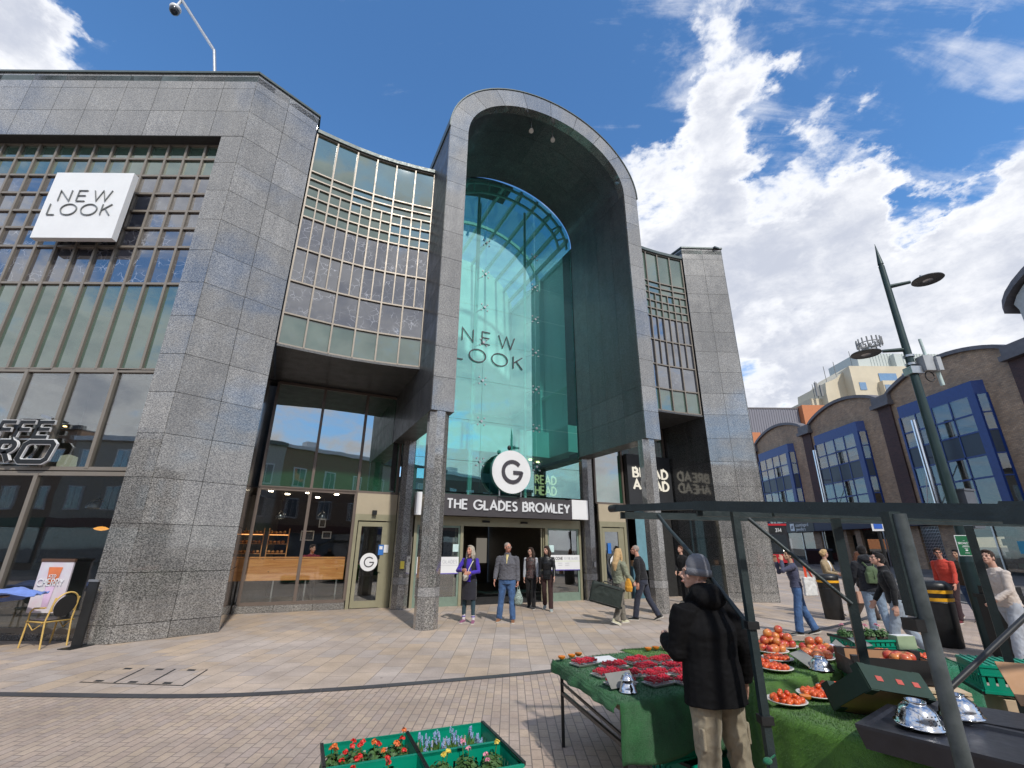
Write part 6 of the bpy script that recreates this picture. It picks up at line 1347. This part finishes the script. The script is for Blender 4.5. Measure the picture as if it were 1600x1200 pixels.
# steel bowls on the berry table, price cards
def bowl(x,y,z,r,h,label,name='steel_bowl',holes=False,tilt=0.,rz=0.):
    t=thing(name,label,'colander' if holes else 'bowl',(x,y,z),rz); t.rotation_euler=(R(tilt),0,rz); m=MB(); m.lathe([(r*1.09,.0),(r*1.10,.004),(r*.99,.008),(r*.93,h*.35),(r*.78,h*.72),(r*.52,h*.95),(r*.45,h*.97),(r*.44,h*1.05),(r*.48,h*1.10),(r*.40,h*1.10),(r*.38,h*.96),(.001,h*.95)],36); m.build('bowl_shell',M_['chrome'],t)
    if holes:
        m=MB()
        for j in range(3):
            for i in range(24):
                if (i//4)%2==0: a=2*math.pi*i/24; q=(.955,.90,.83)[j]; zz=(.28,.45,.62)[j]; m.ell((r*q*math.cos(a),r*q*math.sin(a),h*zz),.0035,6,4)
        m.build('drain_hole',M_['black'],t); m=MB()
        for s in (-1,1): m.tube([(s*r*1.05,-.04,.008),(s*r*1.35,-.025,.012),(s*r*1.35,.025,.012),(s*r*1.05,.04,.008)],.004,8)
        m.build('handle',M_['chrome'],t)
    return t
bowl(.93,4.22,.745,.066,.075,'shiny upturned steel bowls at the near edge of the raspberry table'); bowl(.93,4.22,.825,.05,.04,'smaller steel bowl balanced on the upturned bowls by the raspberries')
def card(x,y,z,w,d,rz,rx,label,mat='white'):
    o=MB().box((0,0,0),(w,d,.004)).build('price_card',M_[mat],None,(x,y,z)); o.rotation_euler=(R(rx),0,R(rz)); return tag(o,label,'card')
card(.95,5.32,.75,.24,.17,22,4,'white handwritten price card lying behind the punnets')
M_['cardgrey']=pbr('grey_board',(.20,.20,.185),.7); card(.90,4.33,.80,.26,.12,28,50,'grey price board leaning on the steel bowls','cardgrey')
card(2.55,4.55,.92,.26,.16,40,30,'olive grey board leaning between tomatoes and black bowl','cardgrey'); card(3.05,4.80,.96,.24,.14,50,40,'grey board propped on the second dark bowl','cardgrey')
bowl(2.60,4.42,.865,.085,.085,'dark upturned bowl at the near edge of the peach table'); bowl(3.10,4.72,.865,.085,.085,'dark upturned bowl right of the peaches'); bowl(3.62,5.42,.765,.08,.08,'upturned bowl beside the first back table tomatoes')
card(3.78,5.62,.87,.24,.14,30,30,'grey card leaning behind the back table bowl','cardgrey')
o=MB(); o.ell((0,0,0),(.10,.05,.03),14,8); q=organic(o,'plastic_bag',cloth('crumpled_plastic',(.5,.5,.6),rough=.3),None,.01,1,.03,20); q.location=(3.16,5.12,.90); tag(q,'crumpled white and purple plastic bag behind the peaches','bag')
tw=MB()
for k_ in range(16): tw.tube([(random.uniform(-.02,.02),random.uniform(-.02,.02),.01+.003*k_*.5),(.30+random.uniform(-.04,.04),-.12+random.uniform(-.04,.04),.02+random.uniform(0,.03))],.006,5)
o=tw.build('twig_bundle',pbr('dry_twig',(.32,.25,.17),.8),None,(1.68,5.75,.755)); tag(o,'bundle of dry brown twigs by the halved oranges','twigs')
# colanders and dark crate lids, near right
bowl(2.26,3.02,.90,.105,.105,'large steel colander upside down on the black crate, left of two','colander',True,4,R(20)); bowl(2.62,3.16,.90,.10,.10,'second steel colander upside down behind the post','colander',True,-3,R(60))
t=thing('crate','low black plastic crate under the steel colanders','crate',(2.36,2.95,.78),R(-52)); 
m=MB(); m.rings([[(sx*q,sy*r_,z) for sx,sy in ((-1,-1),(1,-1),(1,1),(-1,1))] for q,r_,z in ((.32,.27,0),(.345,.29,.10),(.345,.29,.115),(.31,.255,.115),(.30,.25,.10))],0,True,False); m.build('crate_body',pbr('black_plastic',(.015,.016,.022),.42,0,.3,10.),t)
t=thing('crate','flat dark grey crate lid behind the second colander','crate',(2.85,3.25,.80),R(-40)); m=MB(); m.bb(-.3,.3,-.22,.22,0,.07); m.bb(-.27,.27,-.19,.19,.07,.08); m.build('lid',bpy.data.materials['black_plastic'],t)
# cardboard boxes
kraft=pbr('brown_cardboard',(.42,.24,.13),.8,0,.08); gbox=pbr('green_printed_card',(.012,.035,.022),.6,0,.1); bbox=pbr('black_printed_card',(.014,.013,.015),.6); gteal=pbr('crate_green',(.0,.26,.16),.38,0,.08,4.)
def fbox(label,loc,rz,w,d,h,mat,inner,tilt=(0,0),notch=True):
    t=thing('fruit_box',label,'box',loc,rz); t.rotation_euler=(R(tilt[0]),R(tilt[1]),rz)
    m=MB(); th=.006
    for s in (-1,1):
        m.box((0,s*d/2,h/2),(w,th,h)); m.box((s*w/2,0,h*.4),(th,d-2*th,h*.8))
    for sx in (-1,1):
        for sy in (-1,1): m.box((sx*(w/2-.03),sy*(d/2-.03),h*.5),(.06,.06,h*1.08)) if notch else None
    m.build('outer_wall',mat,t); m=MB(); m.box((0,0,.006),(w-.01,d-.01,.008)); 
    for s in (-1,1): m.box((0,s*(d/2-th),h*.48),(w-.02,th,h*.92)); m.box((s*(w/2-th),0,h*.38),(th,d-.02,h*.74))
    m.build('inner_lining',inner,t); return t
b1=fbox('black printed box of peaches on a stack right of the lower table',(3.02,4.22,.86),R(-16),.60,.42,.16,bbox,kraft)
for k_ in range(16):
    a=k_*2.4; q=.13*math.sqrt((k_%10)/10); inst(pea0,(3.10+q*math.cos(a),4.18+q*math.sin(a)*.8,.955+.05*(k_//10)),a,'peach in the black printed box','peach','peaches in the black box',1.05)
t=thing('fruit_box','stack of pale wooden trays under the black peach box','box',(3.05,4.1,.775),R(-16)); m=MB()
for z in (0,.028,.056): m.bb(-.30,.30,-.21,.21,z,z+.018)
m.build('tray_boards',pbr('pale_poplar',(.55,.42,.28),.7),t)
t=fbox('dark green printed box tipped over beside the colanders',(2.42,3.50,.86),R(14),.50,.34,.15,gbox,kraft,(-34,10))
m=MB()
for x in (-.14,.02,.15): m.box((x,-.174,.07),(.05,.004,.03))
m.build('fruit_print',pbr('red_fruit_print',(.45,.08,.06),.6),t)
t=fbox('large green printed box with tomatoes at the right edge',(3.75,3.35,.74),R(-22),.62,.44,.20,gbox,kraft); 
for k_ in range(26): inst(tom0,(3.62+.04*(k_%9),3.30+.045*(k_//9)-.015*(k_%9),.86),k_,'tomato in the large green printed box','tomato','tomatoes in the green box',1.1)
o=MB(); o.bb(-.2,.2,-.15,.15,0,.006); q=o.build('cardboard_flap',kraft,None,(3.72,3.72,.92)); q.rotation_euler=(R(50),0,R(-22)); tag(q,'loose brown cardboard flap standing in the green tomato box','cardboard')
# open plastic crates
crate_cache={}
def crate(label,loc,rz,w=.6,d=.4,h=.22,tilt=(0,0),inv=False):
    t=thing('plastic_crate',label,'crate',loc,rz); t.rotation_euler=(R(tilt[0]+(180 if inv else 0)),R(tilt[1]),rz); k=(w,d,h)
    if k not in crate_cache:
        m=MB(); th=.008
        def wall(L,c,ax,sgn):
            def bx(u0,u1,z0,z1,o0=0,o1=th):
                if ax=='x': m.bb(u0,u1,c+min(o0*sgn,o1*sgn),c+max(o0*sgn,o1*sgn),z0,z1)
                else: m.bb(c+min(o0*sgn,o1*sgn),c+max(o0*sgn,o1*sgn),u0,u1,z0,z1)
            bx(-L/2,L/2,0,h*.38); bx(-L/2,L/2,h*.72,h); n=int(L/.055)
            for i in range(n+1):
                u=-L/2+i*(L/n); bx(max(-L/2,u-.02),min(L/2,u+.02),h*.38,h*.72)
            bx(-L/2-.01,L/2+.01,h-.02,h,0,.022); bx(-L/2,L/2,h*.32,h*.38,0,.016); bx(-L/2,L/2,h*.05,h*.09,0,.014)
        wall(w,-d/2,'x',-1); wall(w,d/2,'x',1); wall(d,-w/2,'y',-1); wall(d,w/2,'y',1)
        nb=MB(); nb.bb(-w/2,w/2,-d/2,d/2,0,.008)
        for i in range(14):
            x=-w/2+.03+i*(w-.06)/13; nb.bb(x-.006,x+.006,-d/2,d/2,-.008,0)
        eb=MB()
        for s in (-1,1): eb.bb(s*(w/2+.014)-.012,s*(w/2+.014)+.012,-d/2-.012,d/2+.012,h-.012,h+.012)
        crate_cache[k]=[m.build('crate_wall',gteal),nb.build('crate_base',gteal)]+build_each(eb,'crate_handle',M_['black'],None)
        L=crate_cache[k]
    else: L=[]
    if L:
        for q in L: q.parent=t
    else:
        for q in crate_cache[k]: c=q.copy(); S.collection.objects.link(c); c.parent=t
    return t
a=R(23); ux,uy=math.cos(a),math.sin(a)
base=V(-1.17,4.34,0)
cr=[]
for i in range(2):
    for j in range(2):
        c=V(-1.08,4.30,0)+V(ux,uy,0)*(.67*i)+V(uy,-ux,0)*(.46*j)
        cr.append(c); crate(['left green crate of red geraniums in the back pair','green crate of blue grape hyacinths in the back pair','near left green crate cut by the bottom edge','near right green crate of mixed spring flowers'][i if j==0 else i+2],(c.x,c.y,.06),a,.64,.42,.27)
crate('green crate beneath the raspberry table',(1.55,4.62,.0),R(30),.6,.4,.24); crate('second green crate stacked under the raspberry table',(1.35,4.55,.26),R(26),.6,.4,.2); 
crate('upturned green crate at the right edge of the stall',(4.25,4.35,.93),R(-24),.75,.42,.20,inv=True); crate('green crate holding potted flowers on the back table',(4.12,6.0,.76),R(4),.62,.36,.10)
t=thing('crate_stack','pale wooden box and dark lid beneath the upturned green crate','box',(4.25,4.3,0),R(-24)); m=MB(); m.bb(-.3,.3,-.2,.2,.0,.70); m.build('box_body',bpy.data.materials['pale_poplar'],t); m=MB(); m.bb(-.22,.25,-.21,-.205,.58,.66); m.build('dark_slot',M_['black'],t)
# potted flowers
leafm=pbr('geranium_leaf',(.030,.085,.020),.55,0,.4,14.,c2=(.075,.15,.04)); stemm=pbr('stem_green',(.10,.20,.04),.6); potm=pbr('brown_pot',(.05,.03,.02),.6)
def leafblob(mb,c,r,n,ls):
    for _ in range(n):
        d=V(random.gauss(0,1),random.gauss(0,1),abs(random.gauss(.3,.7))).normalized(); p=Vector(c)+d*r*random.uniform(.45,1); nn=(d+V(random.uniform(-.5,.5),random.uniform(-.5,.5),random.uniform(0,.8))).normalized()
        x=nn.cross(V(.3,.2,1)).normalized(); y=nn.cross(x); s=ls*random.uniform(.6,1.2); k=7
        ring=[p+(x*math.cos(2*math.pi*i/k)+y*math.sin(2*math.pi*i/k))*s*(.85+.3*(i%2))+nn*s*.25 for i in range(k)]
        mb.add([p]+ring,[(0,i+1,(i+1)%k+1) for i in range(k)],0,True)
def geranium(loc,col,label,group,fl=3,sc=1.):
    t=thing('potted_plant',label,'flower',loc,random.random()*6,group); m=MB(); m.lathe([(.001,0),(.045,0),(.06,.10),(.055,.10),(.001,.09)],14); m.build('pot',potm,t)
    m=MB(); leafblob(m,(0,0,.14*sc),.105*sc,170,.019*sc); m.build('foliage',leafm,t)
    for i in range(fl):
        a=random.random()*6.28; q=random.uniform(.0,.06)*sc; h=random.uniform(.24,.34)*sc; c=V(q*math.cos(a),q*math.sin(a),h); m=MB(); m.tube([(c.x*.4,c.y*.4,.12*sc),c],.003,5); f=m.build('stem',stemm,t)
        m=MB(); leafblob(m,c,.022*sc,26,.010*sc); m.build('flower_head',col,f)
    return t
redf=pbr('red_petal',(.62,.02,.012),.5,0,.15); pinkf=pbr('pink_petal',(.70,.28,.36),.5,0,.15); orf=pbr('orange_petal',(.72,.16,.03),.5); bluef2=pbr('hyacinth_blue',(.30,.40,.62),.6,0,.25,40.); yelf=pbr('yellow_petal',(.72,.55,.08),.5)
def inC(c,u,v,z=.07): p=c+V(ux,uy,0)*u+V(-uy,ux,0)*v; return (p.x,p.y,z)
k_=0; names=['leftmost','second','third','fourth','fifth','sixth','seventh','last']
for u in (-.24,-.09,.07,.23):
    for v in (-.1,.09): geranium(inC(cr[0],u,v,.08),[redf,orf][k_%3==1],'%s red geranium in the left green crate, %s row'%(names[k_//2],'front' if v<0 else 'back'),'geraniums in the left green crate',2+k_%2,.95); k_+=1
def muscari(loc,label,group):
    t=thing('potted_plant',label,'flower',loc,random.random()*6,group); m=MB(); m.lathe([(.001,0),(.04,0),(.05,.08),(.001,.07)],12); m.build('pot',potm,t); m=MB()
    for i in range(34):
        a=random.random()*6.28; q=random.uniform(0,.045); b=V(q*math.cos(a),q*math.sin(a),.07); e=b+V(math.cos(a)*.04,math.sin(a)*.04,.10+random.random()*.04); m.tube([b,b.lerp(e,.5)+V(0,0,.02),e],[.003,.0035,.001],4)
    m.build('leaves',stemm,t)
    for i in range(9):
        a=random.random()*6.28; q=random.uniform(0,.055); h=random.uniform(.18,.26); m=MB(); m.tube([(q*math.cos(a)*.6,q*math.sin(a)*.6,.07),(q*math.cos(a),q*math.sin(a),h)],.002,4); f=m.build('stem',stemm,t); m=MB()
        for j in range(16): b=random.random()*6.28; m.ell((q*math.cos(a)+.007*math.cos(b)*(1-j/24),q*math.sin(a)+.007*math.sin(b)*(1-j/24),h-.012+j*.0026),.0045,5,4)
        m.build('flower_spike',bluef2,f)
    return t
k_=0
for u in (-.24,-.1,.04,.18):
    for v in (-.10,.07): muscari(inC(cr[2],u,v,.09),'%s pot of blue grape hyacinths, %s row'%(names[k_//2],'front' if v<0 else 'back'),'grape hyacinths in the back green crate'); k_+=1
for i,(u,v,c) in enumerate(((-.2,.08,yelf),(0,.1,pinkf),(.2,.08,yelf),(.1,-.06,pinkf))): geranium(inC(cr[3],u,v,.10),c,'%s plant in the near right green crate, %s petals'%(names[i],'yellow' if c is yelf else 'pink'),'mixed flowers in the near right crate',2,.9)
for i,(u,v) in enumerate(((-.15,.1),(.12,.1))): geranium(inC(cr[1],u,v,.10),redf,'%s red geranium in the crate at the bottom edge'%names[i],'geraniums at the bottom edge',2,.9)
for i in range(4): geranium((3.86+.15*i,5.98+.01*i,.77),pinkf,'%s pink geranium in the crate on the back table'%names[i],'pink geraniums on the back table',2,.75)
t=thing('seed_box','small pale green card box beside the pink geraniums','box',(4.42,5.86,.77),R(6)); m=MB(); m.bb(-.11,.11,-.06,.06,0,.13); m.build('box_body',pbr('pale_green_card',(.30,.38,.24),.7),t); m=MB(); m.bb(-.10,.10,-.05,.05,.13,.135); m.build('box_top',M_['white'],t)
o=MB(); o.tube([(0,0,0),(.12,.03,.02),(.22,-.02,.0)],.012,8); o.tube([(.05,0,0),(.2,-.12,-.03)],.010,8); q=o.build('clamp_handle',M_['black'],None,(2.95,4.52,.87)); tag(q,'black spring clamp pinching the edge of the peach table cover','clamp')
# ---------------------------------------------------------------- cafe corner
cane=pbr('yellow_cane',(.62,.42,.13),.5,0,.12,20.)
def cafe_chair(label,loc,rz):
    t=thing('cafe_chair',label,'chair',loc,rz); W_=.24
    for s in (-1,1):
        m=MB(); m.tube([(s*W_,.24,0),(s*W_,.21,.45),(s*(W_+.01),.20,.60),(s*(W_+.0),.14,.66),(s*(W_-.01),-.16,.68)],.015,8); m.build('front_leg',cane,t)
        m=MB(); m.tube([(s*(W_-.03),-.30,0),(s*(W_-.03),-.22,.45),(s*(W_-.05),-.30,.85)],.015,8); m.build('rear_leg',cane,t)
        m=MB(); m.tube([(s*W_,.20,.42),(s*W_,.0,.30),(s*(W_-.02),-.20,.42)],.010,8); m.build('brace',cane,t)
    m=MB(); m.rings([[(sx*.235,sy*.225,z) for sx,sy in ((-1,-1),(1,-1),(1,1),(-1,1))] for z in (.43,.47)],0,True,False); m.build('seat',M_['black'],t)
    m=MB(); m.tube([(-.25,-.22,.44),(.25,-.22,.44),(.26,.22,.44),(-.26,.22,.44),(-.25,-.22,.44)],.014,8); m.build('seat_frame',cane,t)
    m=MB(); P=[(.195*math.cos(q),-.28-.05*math.sin(q),.72+.22*math.sin(q)) for q in [math.pi*i/12 for i in range(-2,15)]]; m.tube(P,.015,8); m.build('back_frame',cane,t)
    m=MB(); m.rings([[(.17*math.cos(q)*1,-.285-.05*math.sin(q)-o_,.70+.19*math.sin(q)) for q in [2*math.pi*i/20 for i in range(20)]] for o_ in (-.008,.008)],0,True,False); m.build('backrest',pbr('black_weave',(.02,.02,.02),.6,0,.5,120) if 'black_weave' not in bpy.data.materials else bpy.data.materials['black_weave'],t)
    return t
cafe_chair('yellow cane cafe chair with a black seat by the granite tower',(-8.72,9.78,0),R(72))
t=thing('cafe_table','small black cafe table under the crumpled blue cloth','table',(-9.75,9.35,0)); m=MB(); m.cyl((0,0,.86),.38,.025,28); m.build('table_top',pbr('table_tan',(.35,.25,.16),.5),t); m=MB(); m.tube([(0,0,.05),(0,0,.86)],.03,10); m.build('column',M_['black'],t)
for a in (0,90,180,270):
    m=MB(); m.tube([(0,0,.06),(.32*math.cos(R(a+30)),.32*math.sin(R(a+30)),.02)],.018,8); m.build('foot',M_['black'],t)
G_=[]; n=28
for j in range(n+1):
    for i in range(n+1):
        x=-1.5+2.45*i/n; y=-.5+1.0*j/n; e=max(0,(x-.2)/.75); z=.95+.10*mnoise.noise(V(x*2.2,y*3,4))+.05*abs(mnoise.noise(V(x*7,y*6,2)))-.02*e; y*=1-.72*e
        if abs(y)>.36: z-=(abs(y)-.36)*1.2
        G_.append((x,y,z))
m=MB(); m.add(G_,[(j*(n+1)+i,j*(n+1)+i+1,(j+1)*(n+1)+i+1,(j+1)*(n+1)+i) for j in range(n) for i in range(n)],0,True); o=m.build('blue_cloth',cloth('cornflower_blue_canvas',(.16,.25,.60)),None,(-9.62,9.38,0)); sm=o.modifiers.new('s','SOLIDIFY'); sm.thickness=.015; tag(o,'crumpled cornflower blue canvas thrown over the cafe table','cloth')
cafe_chair('second cane cafe chair mostly hidden by the blue canvas',(-10.7,9.2,0),R(-60))
t=thing('barrier_post','thin black windbreak panel on a flat base against the tower','barrier',(-8.06,9.74,0),R(84)); m=MB(); m.bb(-.02,.02,-.10,.10,0,1.12); m.build('panel',M_['black'],t); m=MB(); m.bb(-.26,.22,-.16,.10,0,.012); m.build('base_plate',M_['black'],t); m=MB(); m.bb(-.03,.03,-.11,.11,1.12,1.16); m.build('cap',M_['steel'],t)
t=thing('poster_board','pale poster of an iced cherry drink standing behind the chair','poster',(-9.22,10.12,0)); m=MB(); m.bb(-.33,.33,-.01,.02,.52,1.46); m.build('poster_sheet',pbr('poster_white',(.62,.64,.66),.6,0,.15,3.,c2=(.6,.48,.55)),t); m=MB(); m.bb(-.34,.34,-.02,.03,1.46,1.52); m.build('wooden_rail',pbr('rail_wood',(.10,.05,.03),.6),t)
m=MB(); m.lathe([(.10,1.05),(.14,1.36),(.13,1.36),(.001,1.35)],20,(0,-.02,0),M=Matrix.Diagonal((1,.06,1,1))); m.build('drink_picture',pbr('iced_tea',(.50,.13,.04),.5),t); m=MB(); m.lathe([(.06,.62),(.09,1.0),(.001,1.0)],20,(0,-.02,0),M=Matrix.Diagonal((1,.06,1,1))); m.build('drink_picture',pbr('pale_mauve',(.5,.36,.5),.5),t)
m=MB(); letters(m,'CHERRY',.12,.14,.004,FX(-.27,10.12-10.12-.035,1.02),gap=.24,width=.52); letters(m,'ICED',.05,.16,.004,FX(-.07,-.035,1.17),gap=.24); m.build('lettering',M_['white'],t)
# ---------------------------------------------------------------- inside the shops
t=thing('counter','long warm timber counter front inside the bakery window','counter',(OX,OY,0),TH); m=MB()
for z0,z1 in ((.82,1.02),(1.022,1.225),(1.227,1.43)): m.bb(-8.15,-5.02,5.15,5.19,z0,z1)
wm_,g_,o_=newmat('knotty_pine'); p_=opos(g_); wv=g_.n('ShaderNodeTexNoise'); g_.set(wv.inputs['Vector'],g_.n('ShaderNodeMapping',i={0:p_,'Scale':(1.2,8,14)}).outputs[0]); wv.inputs['Scale'].default_value=1.6; wv.inputs['Detail'].default_value=6
vv=g_.n('ShaderNodeTexVoronoi'); g_.set(vv.inputs['Vector'],g_.n('ShaderNodeMapping',i={0:p_,'Scale':(2.6,1,6)}).outputs[0]); vv.inputs['Scale'].default_value=1.
bsdf(g_,o_,col=g_.mix(g_.mr(vv.outputs[0],.06,.10,1.,0.),g_.mix(g_.mr(wv.outputs[0],.35,.65),rgb((.62,.24,.07)),rgb((.80,.38,.13))),rgb((.10,.03,.01))),rough=.5); m.build('timber_front',wm_,t)
m=MB(); m.bb(-8.15,-5.02,5.15,5.6,1.44,1.48); m.build('counter_top',wm_,t)
for a in (-7.9,-7.0,-6.1,-5.2): m=MB(); m.bb(a-.02,a+.02,5.2,5.24,0,.82); m.build('leg',M_['steel'],t)
bread=pbr('bread_crust',(.42,.20,.07),.7,0,.3,16.)
for k_,(a0,a1) in enumerate(((-8.05,-7.5),(-7.35,-6.75))):
    t=thing('bread_shelf',['left','right'][k_]+' lit wooden shelf rack of loaves behind the bakery counter','shelf',(OX,OY,0),TH); m=MB(); 
    for a in (a0,a1): m.bb(a-.015,a+.015,6.3,6.6,1.0,2.35)
    m.build('upright',wood,t)
    for z in (1.25,1.55,1.85,2.15): m=MB(); m.bb(a0,a1,6.3,6.6,z,z+.02); m.build('shelf_board',wood,t)
    m=MB(); m.bb(a0+.02,a1-.02,6.28,6.30,2.13,2.15); m.build('shelf_light',emit('shelf_glow_%d'%k_,(1,.45,.15),2.2),t)
    j=0
    for z in (1.25,1.55,1.85,2.15):
        x=a0+.08
        while x<a1-.05:
            o=MB(); o.ell((0,0,.05),(.055,.09,.05),10,7); p=l2w(x,6.42,z+.02); q=o.build('loaf',bread,None,p,TH); tag(q,'crusty loaf on the %s bakery rack'%['left','right'][k_],'bread','loaves on the %s bakery rack'%['left','right'][k_]); x+=.125
shade=pbr('dark_enamel',(.06,.065,.07),.25,.6)
BULB=emit('bright_bulb',(1,.80,.55),55)
def pend(x,y,z,label,r=.17,top=3.4,warm=True):
    t=thing('pendant_lamp',label,'lamp',(x,y,z)); m=MB(); m.lathe([(r,0),(r*.98,.05),(r*.8,.14),(r*.45,.2),(.03,.23),(.02,.26)],24); m.build('lamp_shade',shade,t); m=MB(); m.tube([(0,0,.25),(0,0,top-z)],.008,6); m.build('cord',M_['black'],t); m=MB(); m.ell((0,0,.06),.045,10,8); m.build('bulb',BULB if z>2.6 else M_['lamp_warm'],t)
p=l2w(-7.1,5.5); pend(p[0],p[1],2.62,'left dark dome pendant over the bakery counter'); p=l2w(-5.86,5.5); pend(p[0],p[1],2.66,'right dark dome pendant over the bakery counter')
pend(-9.55,11.0,2.58,'dark dome pendant inside the cafe beside the tower',.2,3.3); 
t=thing('pendant_lamp','cream drum lamp behind the cafe name letters','lamp',(-10.75,11.2,3.55)); m=MB(); m.lathe([(.001,0),(.17,0),(.18,.06),(.16,.26),(.05,.30),(.001,.3)],20); m.build('lamp_shade',emit('cream_drum',(.75,.72,.55),.7),t); m=MB(); m.tube([(0,0,.3),(0,0,2.0)],.008,6); m.build('cord',M_['black'],t)
t=thing('pendant_lamp','glowing amber saucer lamp low inside the cafe window','lamp',(-9.55,11.3,2.15)); m=MB(); m.lathe([(.001,.05),(.07,.04),(.15,0),(.10,-.03),(.001,-.05)],20); m.build('lamp_shade',emit('amber_saucer',(1,.42,.08),1.3),t); m=MB(); m.tube([(0,0,.05),(0,0,1.1)],.006,6); m.build('cord',M_['black'],t)
for k_,(x,y,z) in enumerate(((-11.3,11.4,4.6),(-9.3,11.6,5.0),(-9.7,12.5,4.4),(-9.2,12.2,4.1))): o=MB().cyl((0,0,0),.04,.02,10).build('downlight_or_fill',M_['lamp_warm'],None,(x,y,z)); tag(o,'tiny warm ceiling spot seen through the upper cafe glass','lamp','ceiling spots in the cafe')
t=thing('exit_sign','small lit green exit sign deep inside the cafe','sign',(-10.1,12.5,2.6)); m=MB(); m.bb(-.16,.16,-.02,.02,-.07,.07); m.build('sign_box',emit('exit_green',(.02,.45,.2),.8),t); m=MB(); m.bb(-.02,.05,-.03,-.02,-.04,.05); m.build('figure',M_['white'],t)
for k_,(a,z,w_,h_) in enumerate(((-6.38,1.98,.42,.32),(-5.85,2.42,.22,.28),(-5.70,2.05,.30,.24))):
    t=thing('picture_frame',['wide framed picture on the bakery back wall','small upright framed picture, topmost of three','framed picture below the small upright one'][k_],'picture',(OX,OY,0),TH); m=MB(); b=6.6
    m.bb(a,a+w_,b,b+.02,z,z+.03); m.bb(a,a+w_,b,b+.02,z+h_-.03,z+h_); m.bb(a,a+.03,b,b+.02,z+.03,z+h_-.03); m.bb(a+w_-.03,a+w_,b,b+.02,z+.03,z+h_-.03); m.build('frame',M_['white'],t); m=MB(); m.bb(a+.03,a+w_-.03,b+.01,b+.02,z+.03,z+h_-.03); m.build('print',pbr('grey_print_%d'%k_,(.05,.05,.05),.5,0,.9,18.),t)
t=thing('serving_counter','small slate blue counter with a cardboard box in the right bakery doorway','counter',(OX,OY,0),TH); m=MB(); m.bb(5.56,6.1,3.86,4.3,0,1.15); m.build('counter_body',pbr('slate_blue',(.06,.14,.19),.6),t); m=MB(); m.bb(5.62,5.85,3.9,4.1,1.15,1.36); m.build('cardboard_box',kraft,t)
t=thing('wall_heater','white wall unit with a dark slot on the aqua shop wall','wall unit',(OX,OY,0),TH); m=MB(); m.bb(6.5,7.1,7.85,8.0,2.4,2.7); m.build('casing',M_['white'],t); m=MB(); m.bb(6.55,7.05,7.83,7.85,2.45,2.55); m.build('slot',M_['black'],t)
